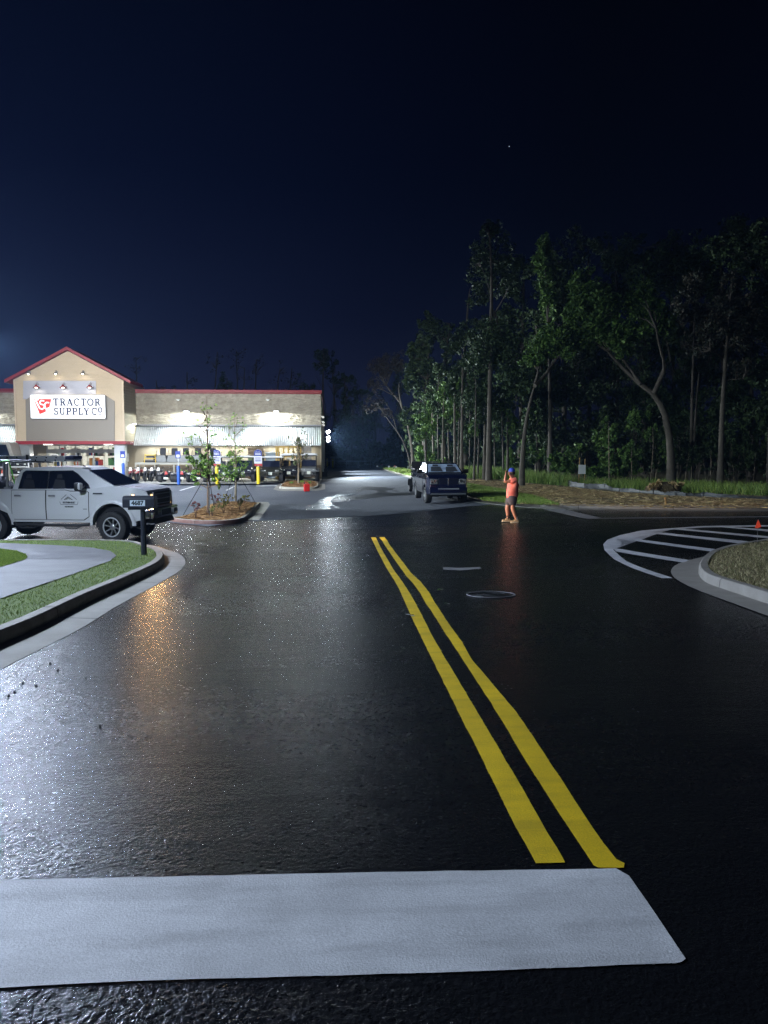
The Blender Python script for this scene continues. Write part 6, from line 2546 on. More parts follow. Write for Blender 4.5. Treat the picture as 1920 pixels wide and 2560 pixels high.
# dark understorey far back in the wood and past the drive, one unbroken mass
r_ = random.Random(77)
cl = []
for i in range(150):
    px = 820 + i * 8.2
    D = r_.uniform(74, 92) if px > 1040 else r_.uniform(118, 136)
    q = PD(px, r_.uniform(1085, 1165), D)
    cl.append((q, (2.6, 2.6, r_.uniform(1.5, 3.2)), 130))
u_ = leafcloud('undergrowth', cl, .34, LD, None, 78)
tag(u_, 'dark tangle of undergrowth far back between the trunks', 'undergrowth', kind='stuff')

# tall grass at the foot of the wood and ground cover
G_t = [mat('tall_grass_bright', (.17, .30, .035), .7), mat('tall_grass_yellow', (.28, .34, .07), .7), mat('tall_grass_dark', (.09, .17, .03), .7)]
tg = [P2(*p, .15) for p in [(1165, 1196), (1250, 1199), (1300, 1206), (1430, 1217), (1432, 1210), (1330, 1196), (1250, 1187), (1165, 1184)]]
blades('tall_grass', tg, 9000, .75, .02, G_t, off=.13, lean=.7, label='tall bright grass at the foot of the wood', cat='grass')
tg2 = [P2(*p, .15) for p in [(1432, 1217), (1510, 1222), (1600, 1227), (1920, 1240), (1920, 1222), (1600, 1208), (1432, 1206)]]
blades('weeds', tg2, 7000, .5, .022, G_a + G_t[2:], off=.13, lean=.9, label='low weeds under the bushes behind the silt fence', cat='weeds')
# seeded verge: short green by the drive, straw above it
G_s = [mat('straw_pale', (.60, .46, .20), .9), mat('straw_tan', (.42, .29, .13), .9), mat('straw_brown', (.24, .15, .08), .9)]
vfront = [P2(*p, .15) for p in [(1166, 1238), (1210, 1252), (1290, 1259), (1420, 1265), (1660, 1270), (1920, 1272), (1920, 1249), (1740, 1242), (1550, 1231), (1430, 1218), (1300, 1208), (1240, 1201), (1150, 1198)]]
blades('straw', vfront, 17000, .35, .018, G_s, off=.15, flat=True, label='scattered straw over the bare seeded verge', cat='straw')
vg = [P2(*p, .15) for p in [(1150, 1205), (1166, 1238), (1210, 1252), (1290, 1259), (1400, 1263), (1330, 1240), (1260, 1225), (1200, 1214)]]
blades('verge_grass', vg, 30000, .11, .014, [G_a[0], G_t[0], G_t[1]], off=.14, lean=1.0, label='thin new grass coming up beside the drive kerb', cat='grass')
vl = [P2(*p, .15) for p in [(945, 1168), (1015, 1188), (1060, 1200), (1090, 1200), (1060, 1185), (1010, 1172), (960, 1166)]]
blades('verge_grass', vl, 4000, .2, .03, [G_a[0], G_t[0], G_t[1]], off=.14, lean=.8, label='bright grass on the verge at the top of the drive', cat='grass')


# ---------------------------------------------------------------- young planted trees
def young(px, py, top, label, crown, limbs, rad, bark, seed, leafm=LY, guys=(), cnt=1.0, dz=.15, leaf=.055):
    p = P(px, py, dz)
    D = depth(p)
    k = D / F
    g = thing('young_tree', label, 'tree', p, 0)
    ro = Vector(p)
    r = random.Random(seed)
    Hh = (py - top) * k
    b = MB()
    X = lambda q, dd=0: PD(q[0], q[1], D + dd) - ro
    ts = [Vector((0, 0, -.1)), X((px + 1, py - (py - top) * .4)), X((px - 2, py - (py - top) * .7)), X((px - 3, top))]
    b.tube(ts, [rad, rad * .72, rad * .4, rad * .08], 8)
    cl = []
    tips = []
    for l in limbs:
        dd = r.uniform(-1.1, 1.1)
        pts = [X(q, dd * i / (len(l) - 1)) for i, q in enumerate(l)]
        b.tube(pts, [rad * .38 * (1 - .85 * i / (len(pts) - 1)) for i in range(len(pts))], 6)
        for a, c in zip(pts, pts[1:]):
            for t in (.35, .7, 1):
                s_ = a.lerp(c, t)
                e_ = s_ + Vector((r.uniform(-.35, .35), r.uniform(-.35, .35), r.uniform(.0, .4)))
                b.tube([s_, e_], [rad * .1, rad * .04], 4)
                tips.append(e_)
    b.build('trunk', bark, g, smooth=60)
    for (cx_, cy_, rx, ry, n) in crown:
        dd = r.uniform(-.5, .5)
        cl.append((X((cx_, cy_), dd), (rx * k, rx * k, ry * k), n * cnt))
    for e_ in tips:
        cl.append((e_, (.16, .16, .14), 7 * cnt))
    leafcloud('crown', cl, leaf, leafm, g, seed)
    for q in guys:
        b = MB()
        e_ = X(q[1:3], q[0])
        b.tube([X((px, py - (py - top) * .36)), Vector((e_.x, e_.y, G(ro.x + e_.x, ro.y + e_.y) - ro.z + .02))], .013, 5)
        b.build('guy_wire', M_blackpl, g)
    return g


zt = lambda x, y: (440 + .15374 * x, 960 + .15374 * y)
young(520, 1287, 990, 'first young tree with red brown stem at the near end of the planter',
      [(*zt(330, 1400), 26, 20, 300), (*zt(500, 1280), 22, 26, 300), (*zt(260, 1180), 18, 20, 120), (*zt(620, 1200), 18, 14, 120), (*zt(420, 1420), 22, 20, 230), (*zt(590, 1540), 14, 14, 110), (*zt(330, 1560), 16, 14, 130), (*zt(460, 1110), 16, 24, 170), (*zt(200, 1260), 16, 14, 110), (*zt(690, 1680), 9, 8, 50)],
      [[zt(500, 1250), zt(400, 1110), zt(230, 980), zt(150, 870)], [zt(490, 1100), zt(400, 930), zt(390, 820)], [zt(495, 1060), zt(560, 980), zt(690, 880)], [zt(500, 1400), zt(360, 1380), zt(170, 1400)], [zt(470, 800), zt(390, 700), zt(330, 660)], [zt(480, 760), zt(540, 680), zt(570, 640)], [zt(500, 1690), zt(420, 1640), zt(340, 1590)], [zt(510, 1690), zt(620, 1650), zt(710, 1660)], [zt(495, 1230), zt(600, 1190), zt(700, 1200)], [zt(470, 500), zt(430, 420)], [zt(470, 600), zt(520, 430)]],
      .062, M_barky, 301, guys=((0, *zt(90, 2180)), (1.2, *zt(640, 1960)), (-.8, *zt(545, 2000))))
young(589, 1250, 1035, 'second young tree with pale stem at the far end of the planter',
      [(*zt(960, 1380), 34, 34, 460), (*zt(800, 1420), 22, 24, 230), (*zt(1080, 1400), 20, 24, 170), (*zt(860, 1160), 22, 20, 170), (*zt(1020, 1200), 22, 24, 180), (*zt(880, 1540), 20, 16, 160)],
      [[zt(970, 1180), zt(850, 1020), zt(740, 860)], [zt(970, 1000), zt(870, 800), zt(860, 650)], [zt(970, 1000), zt(1060, 930), zt(1210, 800)], [zt(965, 850), zt(900, 700)], [zt(970, 840), zt(1080, 720), zt(1140, 620)], [zt(970, 1150), zt(1090, 1060), zt(1190, 950)], [zt(965, 1350), zt(850, 1250)], [zt(965, 700), zt(1000, 600), zt(960, 520)]],
      .058, M_barkp, 303, guys=((0, *zt(1290, 1925)), (.8, *zt(780, 1880)), (-.8, *zt(905, 1970))))
young(746, 1208, 1065, 'small young tree with grey green crown in the round tree island',
      [(746, 1130, 17, 22, 240), (750, 1105, 14, 22, 150), (742, 1155, 14, 14, 140), (760, 1135, 10, 14, 80)],
      [[(746, 1160), (736, 1130), (728, 1100)], [(746, 1150), (758, 1120), (765, 1095)], [(746, 1130), (744, 1100), (748, 1075)], [(746, 1165), (762, 1140), (772, 1115)]], .075, M_barkp, 305, [leafmat('olive_leaf', (.13, .17, .075)), leafmat('olive_leaf_dark', (.08, .11, .05)), leafmat('olive_twig', (.16, .13, .09))], leaf=.075)
young(925, 1168, 1118, 'small lone tree with upright crown at the end of the service drive', [(925, 1142, 7, 14, 200), (926, 1128, 5, 10, 90)], [[(925, 1158), (919, 1145), (918, 1132)], [(925, 1156), (931, 1142), (932, 1132)]], .11, M_barkp, 307, [leafmat('grey_leaf', (.15, .15, .10)), leafmat('grey_leaf_dark', (.09, .10, .06))], dz=0, leaf=.11)

# shrubs in the planter and the round island
def shrub(px, py, h, w, label, mats, n, leaf=.05, seed=1, dz=.2):
    p = P(px, py, dz)
    D = depth(p)
    k = D / F
    g = thing('shrub', label, 'shrub', p, 0, 'small shrubs in the mulch beds')
    r = random.Random(seed)
    b = MB()
    cl = []
    for i in range(7):
        e_ = Vector((r.uniform(-.5, .5) * w * k, r.uniform(-.3, .3) * w * k, r.uniform(.5, 1) * h * k))
        b.tube([(0, 0, -.05), (e_.x * .4, e_.y * .4, e_.z * .6), tuple(e_)], [.012, .008, .004], 5)
        cl.append((e_, (w * k * .2, w * k * .2, h * k * .18), n / 7))
    b.build('stem', M_barky, g)
    leafcloud('foliage', cl, leaf, mats, g, seed)


LR = [leafmat('red_leaf', (.22, .05, .05)), leafmat('pink_leaf', (.30, .12, .10)), leafmat('maroon_leaf', (.10, .03, .03))]
LO = [leafmat('olive_shrub', (.20, .22, .05)), leafmat('gold_shrub', (.30, .22, .06)), leafmat('olive_shrub_dark', (.10, .10, .03))]
for (px, py, h, w, lab, m_, n) in ((489, 1292, 32, 20, 'spindly red leaved shrub at the near left corner of the planter', LR, 110), (538, 1262, 26, 26, 'reddish twiggy shrub beside the first young tree', LR, 150), (531, 1288, 20, 14, 'small yellow green shrub right behind the first tree stem', LO, 100), (560, 1284, 32, 26, 'tall olive shrub in the middle of the planter', LO, 200), (570, 1258, 20, 30, 'low olive shrub in front of the second young tree', LO, 180), (598, 1278, 30, 16, 'thin bronze shrub near the right edge of the planter', LO, 120), (611, 1259, 20, 22, 'round golden shrub at the far right of the planter', LO, 200)):
    shrub(px, py, h, w, lab, m_, n, seed=int(px))
for (px, py, lab) in ((729, 1211, 'tiny green plant left of the island tree'), (754, 1208, 'tiny green plant right behind the island tree'), (773, 1210, 'tiny green plant near the red fuel can')):
    shrub(px, py, 6, 9, lab, LY, 90, .07, seed=int(px), dz=.15)

# ================================================================== SMALL THINGS
# mailbox on the corner lawn
MBX = P(360, 1386, .15)
mk = depth(MBX) / F
g = thing('mailbox', 'dark mailbox with white 4687 number plate on a ribbed post at the lawn corner', 'mailbox', MBX, R(-4.15 + 2))
M_mb = mat('mailbox_dark', (.018, .022, .034), .35, coat=.3)
Hb = (1386 - 1268) * mk
b = MB()
prof_ = [(.075 + (.008 if i % 2 else 0), 0) for i in range(4)]
n = 20
vs = []
for z in (-.1, Hb * .12, Hb + .02):
    for j in range(n):
        t = 2 * PI * j / n
        rr_ = .046 + (.007 if j % 2 else 0) + (.008 if z < .13 else 0)
        vs.append((rr_ * math.cos(t), rr_ * math.sin(t), z))
b.add(vs, [(i * n + j, i * n + (j + 1) % n, (i + 1) * n + (j + 1) % n, (i + 1) * n + j) for i in range(2) for j in range(n)])
b.build('post', M_mb, g)
bw_, bh_ = 74 * mk, 29 * mk
x0 = (351.5 - 360) * mk
b = MB()
sec = [(-.14, 0), (.14, 0), (.14, bh_ * .72), (.11, bh_ * .93), (.05, bh_), (-.05, bh_), (-.11, bh_ * .93), (-.14, bh_ * .72)]
b.prism(sec, x0 - bw_ / 2, x0 + bw_ / 2, M=Matrix.Translation((0, 0, Hb)) @ Matrix(((0, 0, 1, 0), (1, 0, 0, 0), (0, 1, 0, 0), (0, 0, 0, 1))))
b.build('box', M_mb, g, bevel=.012)
b = MB()
sec2 = [(y * 1.06, -.006 + z * 1.03) for y, z in sec]
b.prism(sec2, x0 + bw_ / 2, x0 + bw_ / 2 + .035, M=Matrix.Translation((0, 0, Hb)) @ Matrix(((0, 0, 1, 0), (1, 0, 0, 0), (0, 1, 0, 0), (0, 0, 0, 1))))
b.build('door', M_mb, g, bevel=.008)
b = MB()
b.box((x0 - .02, 0, Hb - .025), (bw_ * .62, .2, .05), chamfer=.008)
for q in (-.14, .10):
    b.lathe([(.012, -.003), (.012, .003)], 8, M=Matrix.Translation((x0 + q, -.102, Hb - .02)), axis='Y')
b.build('bracket', M_mb, g)
b = MB()
nx_ = (352 - 360) * mk
b.box((nx_, -.146, Hb + bh_ * .40), (37 * mk, .006, 14.5 * mk), chamfer=.002)
pn = b.build('number_plate', mat('reflective_plate', (.62, .70, .78), .35), g)
text_mesh('4687', 14.5 * mk, 'lettering', mat('plate_ink', (.012, .03, .035), .6), pn, Matrix.Translation((nx_, -.1498, Hb + bh_ * .40)) @ Matrix.Rotation(PI / 2, 4, 'X'), bold=.006, ext=.0006, xs=1.0)

# manhole in the right lane
MH = P(1227, 1487)
mr_ = 61 * depth(MH) / F
g = thing('manhole_cover', 'round cast iron manhole cover with raised pattern in the wet lane', 'manhole cover', (MH.x, MH.y, MH.z + .006), 0)
sl_ = (G(MH.x, MH.y + .5) - G(MH.x, MH.y - .5))
g.rotation_euler = (math.atan(sl_), 0, 0)
b = MB()
b.lathe([(mr_ * .93, .001), (mr_ * .935, .005), (mr_, .005), (mr_ * 1.005, .0)], 48, cap=False)
b.build('ring', mat('iron_ring', (.24, .245, .26), .5, metal=.3), g, smooth=40)
b = MB()
b.lathe([(.001, .003), (mr_ * .93, .003)], 48)
b.build('lid', mat('iron_lid', (.010, .011, .014), .35, metal=.3), g)
b = MB()
for rr_ in (.30, .56, .80):
    for a0 in range(0, 360, 60):
        pts = [(mr_ * rr_ * math.cos(R(a0 + q + rr_ * 90)), mr_ * rr_ * math.sin(R(a0 + q + rr_ * 90)), .0) for q in range(0, 46, 9)]
        b.tube(pts, .009, 5)
b.build('raised_pattern', mat('iron_worn', (.20, .21, .22), .35, metal=.7), g, smooth=40)

# bits lying on the wet road
for px, py, a, lab in ((1097, 1475, 20, 'small fresh green leaf on the wet road right of the yellow lines'), (1114, 1510, -30, 'small fresh green leaf on the wet road nearer the stop line')):
    p = P(px, py)
    g = thing('fallen_leaf', lab, 'leaf', (p.x, p.y, p.z + .006), R(a))
    b = MB()
    b.add([(-.03, 0, 0), (-.01, .014, .006), (.02, .010, .010), (.035, 0, .004), (.02, -.010, .012), (-.01, -.014, .006)], [(0, 1, 5), (1, 2, 4, 5), (2, 3, 4)])
    b.build('blade', mat('fresh_leaf', (.20, .45, .08), .5), g)
    b = MB()
    b.tube([(.03, 0, .004), (.07, -.02, .006)], .004, 4)
    b.build('stalk', mat('leaf_stalk', (.35, .36, .28), .6), g)
p = P(1026, 1541)
g = thing('dragonfly', 'grey winged insect lying across the left yellow line', 'insect', (p.x, p.y, p.z + .008), R(35))
b = MB()
b.tube([(-.06, 0, .004), (0, 0, .008), (.05, 0, .006)], [.003, .006, .004], 6)
b.build('insect_body', M_gap, g)
b = MB()
for q in (-1, 1):
    for x in (-.012, .008):
        b.add([(x, 0, .008), (x - .02, q * .05, .012), (x + .0, q * .085, .010), (x + .014, q * .05, .012)], [(0, 1, 2, 3)])
b.build('wing', mat('wing_film', (.35, .35, .36), .3), g)
r_ = random.Random(9)
for i, (px, py) in enumerate(((57, 1709), (90, 1716), (37, 1731), (126, 1660), (215, 1696), (145, 1677), (22, 1742), (250, 1817))):
    p = P(px, py)
    g = MB()
    bm = bmesh.new()
    bmesh.ops.create_icosphere(bm, subdivisions=1, radius=r_.uniform(.008, .016))
    me = bpy.data.meshes.new('pebble')
    for v in bm.verts:
        v.co *= r_.uniform(.7, 1.2)
    bm.to_mesh(me)
    bm.free()
    me.materials.append(M_gap)
    o = bpy.data.objects.new('pebble', me)
    C.objects.link(o)
    o.location = (p.x, p.y, p.z + .006)
    tag(o, 'tiny dark pebble on the glistening left lane', 'pebble', 'pebbles on the left lane')

# flags and stakes
def pin_flag(px, py, hpx, label, col, tri=True, wpx=9, group=None):
    p = P(px, py, .13)
    k = depth(p) / F
    g = thing('marker_flag', label, 'flag', p, 0, group)
    b = MB()
    b.tube([(0, 0, -.05), (.0, 0, hpx * k)], .004 if hpx > 30 else .012, 5)
    b.build('wire', M_grey, g)
    b = MB()
    w_, h_ = wpx * k, (hpx * .36) * k
    b.add([(-w_ * .55, .003, hpx * k - h_), (0, .0, hpx * k), (.0, 0, hpx * k - h_ * .0), (w_ * .55, -.02, hpx * k - h_ * .85), (-w_ * .05, .0, hpx * k - h_ * 1.05)] if tri else [(0, 0, hpx * k), (w_, 0, hpx * k), (w_, 0, hpx * k - h_), (0, 0, hpx * k - h_)], [(0, 1, 3, 4)] if tri else [(0, 1, 2, 3)])
    fl = b.build('flag', col, g)
    sd = fl.modifiers.new('thickness', 'SOLIDIFY')
    sd.thickness = .003


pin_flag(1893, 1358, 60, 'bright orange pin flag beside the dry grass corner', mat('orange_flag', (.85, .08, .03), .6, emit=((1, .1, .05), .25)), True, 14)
for px, py, c in ((897, 1170, 'w'), (941, 1172, 'w'), (953, 1168, 'p'), (970, 1173, 'w'), (984, 1172, 'p'), (988, 1174, 'w')):
    pin_flag(px, py, 8, 'tiny white pin flag at the top of the service drive' if c == 'w' else 'tiny pink pin flag at the top of the service drive', mat('white_flag', (.8, .8, .78), .6) if c == 'w' else mat('pink_flag', (.75, .25, .2), .6), False, 4, 'pin flags at the top of the drive, ' + ('white' if c == 'w' else 'pink'))
p = P(1664, 1262, .15)
k = depth(p) / F
g = thing('survey_stake', 'short raw wooden stake behind the far kerb', 'stake', P(1664, 1263, .15), R(10))
b = MB()
b.box((0, 0, .10), (.06, .03, .34), rot=(0, R(-6), 0))
b.build('shaft', mat('raw_wood', (.55, .36, .14), .8), g)
b = MB()
b.box((-.02, 0, .285), (.064, .034, .05), rot=(0, R(-6), 0), taper=.8)
b.build('painted_tip', mat('stake_orange', (.75, .30, .08), .7), g)

# notice board on two stakes
p = P(1453, 1213, .15)
k = depth(p) / F
g = thing('notice_board', 'white permit notice board fixed on two bare wooden stakes', 'sign', p, 0)
for x, top in ((1447, 1144), (1461, 1147)):
    b = MB()
    b.box(((x - 1453) * k, 0, (1213 - top) * k / 2 - .05), (.05, .03, (1213 - top) * k + .1), rot=(0, R(1), 0))
    b.build('stake', mat('raw_wood', (0, 0, 0)), g)
b = MB()
b.box(((1453.7 - 1453) * k, -.03, (1213 - 1173.5) * k), (18.5 * k, .012, 23 * k))
b.build('panel', mat('notice_white', (.85, .87, .88), .5), g)

# silt fence, sagging
zf = [(1423, 1216, 15), (1440, 1218, 13), (1463, 1221, 12), (1490, 1222, 13), (1513, 1224, 14), (1530, 1227, 8), (1550, 1230, 9), (1575, 1231, 10), (1601, 1233, 8), (1620, 1235, 7), (1635, 1237, 13), (1660, 1239, 8), (1688, 1240, 12), (1715, 1241, 9), (1738, 1241.5, 8), (1760, 1242, 11), (1800, 1244, 9), (1851, 1246, 6), (1890, 1247, 5), (1930, 1248, 5), (1990, 1251, 5)]
g0 = P(1600, 1233, .15)
g = thing('silt_fence', 'sagging black fabric silt fence between the dirt verge and the bushes', 'fence', g0, 0)
vs = []
r_ = random.Random(4)
sub = []
for (a, bq) in zip(zf, zf[1:]):
    for i in range(6):
        t = i / 6
        sub.append((a[0] + (bq[0] - a[0]) * t, a[1] + (bq[1] - a[1]) * t, a[2] + (bq[2] - a[2]) * t))
for (x, y, h) in sub:
    p = P(x, y, .15)
    k = depth(p) / F
    for j, (t, o_) in enumerate(((0, -.12), (.35, .02), (.75, .06), (1, .0))):
        vs.append((p.x - g0.x + r_.uniform(-.02, .02), p.y - g0.y + o_ + r_.uniform(-.07, .07), p.z - g0.z + h * k * t + r_.uniform(-.03, .03) * (t > 0)))
fs = [(i * 4 + j, i * 4 + j + 1, i * 4 + 5 + j, i * 4 + 4 + j) for i in range(len(sub) - 1) for j in range(3)]
b = MB()
b.add(vs, fs)
f_ = b.build('fabric', mat('silt_fabric', (.035, .036, .038), .6, noise=(.5, (.13, .135, .13), .9)), g, smooth=80)
sd = f_.modifiers.new('thickness', 'SOLIDIFY')
sd.thickness = .01
for (x, y, h) in zf[::2]:
    p = P(x, y, .15)
    k = depth(p) / F
    b = MB()
    b.box((p.x - g0.x, p.y - g0.y + .09, p.z - g0.z + h * k * .5), (.045, .045, h * k * 1.15))
    b.build('stake', M_barkd, g)

# heap of cut brush behind it
p = P(1657, 1231, .15)
k = depth(p) / F
g = thing('brush_pile', 'heap of dry cut brush and straw behind the silt fence', 'brush pile', p, 0)
bm = bmesh.new()
bmesh.ops.create_icosphere(bm, subdivisions=3, radius=1)
for v in bm.verts:
    v.co = Vector((v.co.x * 40 * k, v.co.y * 30 * k, max(-.1, v.co.z * 24 * k))) * (1 + .12 * math.sin(v.co.x * 6) + .1 * math.sin(v.co.y * 8 + v.co.x * 3))
me = bpy.data.meshes.new('heap')
bm.to_mesh(me)
bm.free()
me.materials.append(mat('dry_brush', (.12, .085, .04), .95, noise=(4, (.06, .045, .02), .9), bump=(10, 1, .08)))
o = bpy.data.objects.new('heap', me)
C.objects.link(o)
o.parent = g
cl = [(Vector((q * 14 * k, -6 * k, 12 * k)), (16 * k, 16 * k, 12 * k), 300) for q in (-2, -1, 0, 1, 2)]
leafcloud('straw_stalks', cl, .2, [G_s[0], G_s[1], G_s[2]], g, 5)

# far end of the drive
M_yb = mat('bollard_yellow', (.72, .60, .03), .45)
for px, py, lab in ((818, 1168, 'yellow bollard at the far end of the store side wall'), (832, 1169.5, 'yellow bollard in front of the grey cabinet')):
    p = P(px, py)
    g = thing('bollard', lab, 'bollard', p, 0, 'yellow bollards at the end of the store')
    b = MB()
    b.lathe([(.13, -.05), (.13, 1.15), (.10, 1.22), (.001, 1.25)], 16)
    b.build('sleeve', M_yb, g, smooth=40)
    b = MB()
    b.lathe([(.135, 1.0), (.135, 1.06)], 16, cap=False)
    b.build('band', M_wroof, g)
p = P(832, 1168)
g = thing('utility_cabinet', 'grey utility cabinet at the far end of the drive behind a yellow bollard', 'cabinet', p + Vector((0, 1.2, 0)), 0)
b = MB()
b.box((0, 0, .72), (.72, .7, 1.4), chamfer=.04)
b.build('casing', mat('cabinet_grey', (.30, .32, .30), .6), g)
b = MB()
b.box((0, 0, 1.45), (.78, .76, .06), chamfer=.02)
b.build('lid', mat('cabinet_lid', (.5, .48, .30), .6), g)
fa, fb = P(806, 1169), P(926, 1169.5)
g = thing('rail_fence', 'low galvanised chain fence closing the end of the drive', 'fence', fa, math.atan2((fb - fa).y, (fb - fa).x))
Lf = (fb - fa).length
b = MB()
b.tube([(0, 0, .92), (Lf, 0, .92)], .03, 6)
b.build('top_rail', M_post, g)
for i in range(5):
    b = MB()
    b.tube([(Lf * i / 4, 0, -.1), (Lf * i / 4, 0, .96)], .04, 6)
    b.build('post', M_post, g)
b = MB()
i = 0
while i * .22 < Lf:
    b.tube([(i * .22, 0, .05), (min(Lf, i * .22 + .44), 0, .9)], .006, 3, cap=False)
    b.tube([(min(Lf, i * .22 + .44), 0, .05), (i * .22, 0, .9)], .006, 3, cap=False)
    i += 1
b.build('chain_mesh', M_post, g)
p = P(896, 1169)
g = thing('fire_hydrant', 'small pale hydrant before the fence at the end of the drive', 'hydrant', p, 0)
b = MB()
b.lathe([(.14, -.05), (.14, .05), (.09, .08), (.09, .48), (.12, .5), (.10, .58), (.03, .66), (.001, .68)], 14)
b.build('barrel', mat('hydrant_pale', (.6, .6, .66), .4), g, smooth=40)
b = MB()
b.tube([(-.16, 0, .36), (.16, 0, .36)], .045, 8)
b.build('outlet', mat('hydrant_pale', (0, 0, 0)), g)

# a single star
d = ray(1273, 366).normalized()
g = MB()
bm = bmesh.new()
bmesh.ops.create_icosphere(bm, subdivisions=2, radius=.75)
me = bpy.data.meshes.new('star')
bm.to_mesh(me)
bm.free()
me.materials.append(mat('starlight', (1, 1, 1), .5, emit=((.95, .97, 1), 1.1)))
o = bpy.data.objects.new('star', me)
C.objects.link(o)
o.location = CO + d * 1600
tag(o, 'single bright star high above the wood', 'star')

# ================================================================== PERSON
PF = P(1274, 1306)
pk = depth(PF) / F
man = thing('person', 'person in blue cap, red shirt and shorts striding left, one hand raised to the face', 'person', PF, YAW)
U = lambda px, py, y=0: Vector(((px - 1274) * pk, y, (1306 - py) * pk))


def skin(name, chains, m, parent, root=0, sub=2, fat=1.0):
    """chains: lists of (point, radius); equal points are shared, so limbs grow out of one surface"""
    vs, rs, es = [], [], []

    def vid(p, r_):
        for i, q in enumerate(vs):
            if (q - p).length < 1e-4:
                return i
        vs.append(p)
        rs.append(r_)
        return len(vs) - 1
    for ch in chains:
        ids = [vid(p, r_) for p, r_ in ch]
        es += [(a, c) for a, c in zip(ids, ids[1:])]
    me = bpy.data.meshes.new(name)
    me.from_pydata(vs, es, [])
    o = bpy.data.objects.new(name, me)
    C.objects.link(o)
    if parent is not None:
        o.parent = parent
    md = o.modifiers.new('skin', 'SKIN')
    md.use_smooth_shade = True
    lay = me.skin_vertices[0].data
    for i, r_ in enumerate(rs):
        lay[i].radius = tuple(q * fat for q in (r_ if hasattr(r_, '__len__') else (r_, r_)))
        lay[i].use_root = i == root
    ss = o.modifiers.new('subsurf', 'SUBSURF')
    ss.levels = ss.render_levels = sub
    me.materials.append(m)
    return o


M_skin = mat('skin_tone', (.46, .20, .12), .55)  # base skin colour
pel = U(1278, 1243)
chest = U(1281, 1210)
neck = U(1281, 1195)
head0 = U(1278, 1188)
# near side is -y; the left arm and leg are nearer the camera as the man walks left
shL, shR = U(1282, 1201, -.19), U(1282, 1201, .19)
elL, wrL = U(1258, 1204, -.20), U(1262, 1185, -.10)
elR, wrR = U(1298, 1214, .24), U(1284, 1226, .20)
hipL, hipR = U(1280, 1247, -.10), U(1277, 1247, .10)
knL, anL = U(1280, 1271, -.11), U(1290, 1299, -.11)
knR, anR = U(1268, 1271, .11), U(1271, 1297, .10)
hand = lambda w, d_, s: [[(w, .026), (w + d_ * .05, (.030, .016))]] + [[(w + d_ * .05, (.030, .016)), (w + d_ * .095 + Vector((.014 * q, .012 * q * s, -.004 * abs(q))), .0095), (w + d_ * (.135 - .008 * abs(q)) + Vector((.018 * q - .01, .014 * q * s, .0)), .008)] for q in (-1.5, -.5, .5, 1.5)] + [[(w + d_ * .05, (.030, .016)), (w + d_ * .06 + Vector((.035, .02 * s, .01)), .010), (w + d_ * .09 + Vector((.045, .025 * s, .015)), .008)]]
body = [[(pel, (.10, .085)), (U(1280, 1226), (.10, .085)), (chest, (.12, .09)), (neck, .062), (head0, (.07, .075)), (U(1276.5, 1182), (.098, .080)), (U(1277.5, 1176), (.09, .078)), (U(1278, 1173), .05)],
        [(chest, (.12, .09)), (shL, .062), (elL, .046), (wrL, .030)], [(chest, (.12, .09)), (shR, .062), (elR, .045), (wrR, .030)],
        [(pel, (.10, .085)), (hipL, .08), (knL, .062), (U(1283, 1279, -.11), .060), (anL, .036), (U(1289, 1304, -.11), .036), (U(1281, 1305, -.11), .03)],
        [(pel, (.10, .085)), (hipR, .08), (knR, .062), (U(1270, 1279, .11), .060), (anR, .036), (U(1269, 1302, .10), .036), (U(1261, 1303, .10), .03)]]
body += hand(wrL, (U(1264, 1176, -.05) - wrL).normalized(), 1) + hand(wrR, (U(1276, 1231, .17) - wrR).normalized(), -1)
bd = skin('body', body, M_skin, man, fat=1.25)
M_shirt = mat('red_shirt', (.72, .06, .05), .8, noise=(6, (.85, .30, .22), .8))
skin('shirt', [[(U(1279, 1249), (.14, .12)), (U(1279, 1240), (.15, .125)), (U(1280, 1226), (.15, .125)), (chest, (.175, .135)), (U(1281, 1198), (.09, .09))], [(chest, (.175, .135)), (shL, .085), (shL.lerp(elL, .55), .078)], [(chest, (.175, .135)), (shR, .085), (shR.lerp(elR, .6), .078)]], M_shirt, man, fat=1.48)
skin('shorts', [[(U(1279, 1233), (.12, .10)), (U(1279, 1239), (.14, .118)), (pel, (.155, .13)), (hipL, .118), (hipL.lerp(knL, .82), .098)], [(pel, (.155, .13)), (hipR, .118), (hipR.lerp(knR, .82), .098)]], mat('dark_shorts', (.085, .07, .075), .85), man, fat=1.42)
M_shoe = mat('tan_shoe', (.50, .33, .17), .7)
for an, nm in ((anL, 1), (anR, 2)):
    b = MB()
    sole = [(.09, -.045), (.11, 0), (.09, .045), (-.08, .05), (-.17, .04), (-.205, 0), (-.17, -.04), (-.08, -.05)]
    lift = an.z - .085 if nm == 2 else 0
    T = Matrix.Translation((an.x - .02, an.y, max(0, .015 if nm == 2 else .0)))
    b.prism(sole, 0, .035, 1, M=T)
    b.prism([(x * .94, y * .92) for x, y in sole], .035, .075, M=T)
    b.prism([(x * .55 + .03, y * .9) for x, y in sole], .075, .115, M=T)
    b.build('shoe', [M_shoe, mat('shoe_sole', (.62, .50, .34), .7)], man, bevel=.012)
    b = MB()
    up_ = an + Vector((-.012, 0, .10))
    b.tube([tuple(Vector((an.x, an.y, .09))), tuple(an + Vector((0, 0, .045))), tuple(up_)], [.046, .046, .050], 12)
    b.build('sock', mat('white_sock', (.6, .56, .54), .9) if nm == 1 else mat('dark_sock', (.05, .04, .04), .9), man, smooth=40)
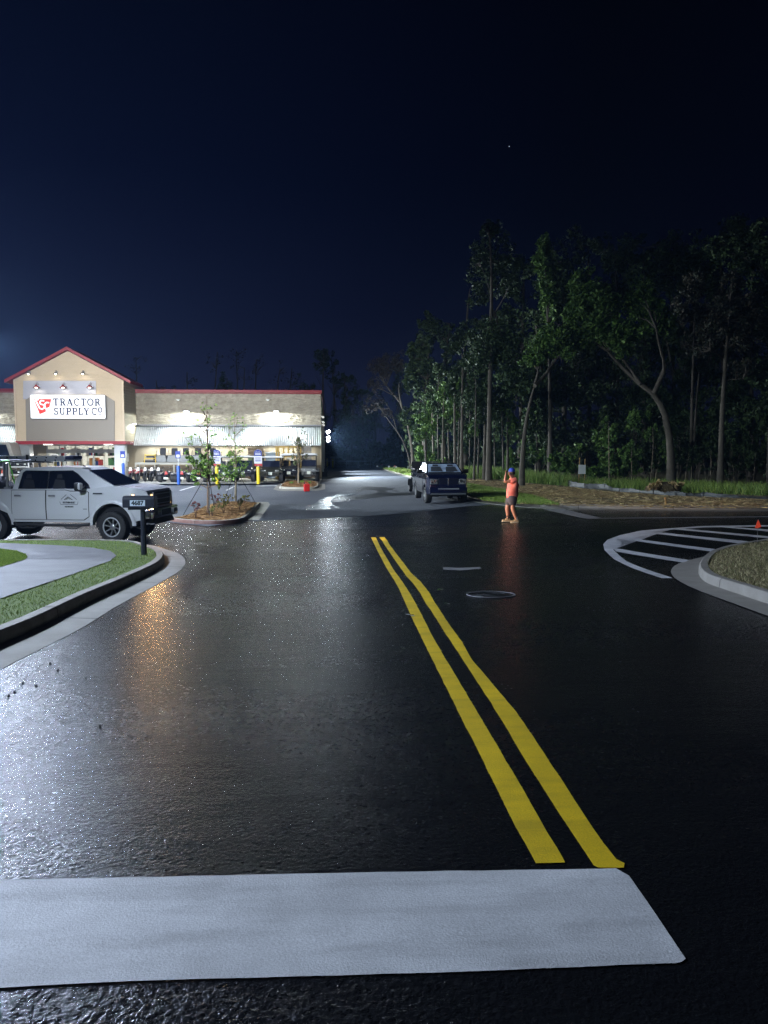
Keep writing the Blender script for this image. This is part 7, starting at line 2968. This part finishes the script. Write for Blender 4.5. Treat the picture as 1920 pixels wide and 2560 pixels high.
# cap
hc = U(1277.8, 1178)
b = MB()
b.lathe([(.112, -.02), (.116, .02), (.104, .065), (.07, .10), (.02, .115), (.001, .117)], 20, M=Matrix.Translation(hc) @ Matrix.Rotation(R(-6), 4, 'Y'))
cp_ = b.build('cap', mat('blue_cap', (.025, .06, .42), .7), man, smooth=60)
b = MB()
b.prism([(-.06, -.10), (-.13, -.085), (-.19, -.05), (-.205, 0), (-.19, .05), (-.13, .085), (-.06, .10)], -.014, -.002, M=Matrix.Translation(hc) @ Matrix.Rotation(R(-10), 4, 'Y'))
b.build('brim', mat('pale_brim', (.60, .58, .45), .7), cp_)
# face and hair
fc = U(1277, 1184)
b = MB()
for q in (-1, 1):
    b.lathe([(.001, -.012), (.013, -.004), (.013, .004), (.001, .012)], 10, M=Matrix.Translation(fc + Vector((-.082, q * .033, .01))))
b.build('eye', mat('eye_dark', (.03, .02, .02), .3), bd)
b = MB()
b.tube([fc + Vector((-.085, 0, .012)), fc + Vector((-.118, 0, -.022)), fc + Vector((-.088, 0, -.03))], [.010, .017, .008], 8)
b.build('nose', M_skin, bd, smooth=60)
b = MB()
b.tube([fc + Vector((-.084, -.026, -.055)), fc + Vector((-.094, 0, -.054)), fc + Vector((-.084, .026, -.055))], [.003, .008, .003], 6)
b.build('mouth', mat('lips', (.30, .09, .07), .6), bd)
for q in (-1, 1):
    b = MB()
    b.lathe([(.001, -.03), (.018, -.015), (.020, .01), (.001, .032)], 10, M=Matrix.Translation(fc + Vector((.01, q * .088, -.005))) @ Matrix.Scale(.5, 4, (0, 1, 0)))
    b.build('ear', M_skin, bd, smooth=60)
b = MB()
b.lathe([(.098, -.055), (.106, -.03), (.108, .0), (.10, .03)], 16, M=Matrix.Translation(fc + Vector((.014, 0, .02))), cap=False)
b.build('hair', mat('dark_hair', (.045, .03, .02), .8), bd, smooth=60)

# ================================================================== NIGHT AIR
hz = MB()
hz.box((0, 70, 13), (190, 170, 33))
hm = bpy.data.materials.new('night_haze')
hm.use_nodes = True
ht = hm.node_tree
ht.nodes.clear()
ho_ = ht.nodes.new('ShaderNodeOutputMaterial')
pv = ht.nodes.new('ShaderNodeVolumePrincipled')
pv.inputs['Color'].default_value = (.36, .60, 1, 1)
pv.inputs['Density'].default_value = .00028
pv.inputs['Anisotropy'].default_value = .3
ht.links.new(pv.outputs[0], ho_.inputs['Volume'])
hb = hz.build('haze', hm)
hb['kind'] = 'stuff'
S.cycles.volume_bounces = 0
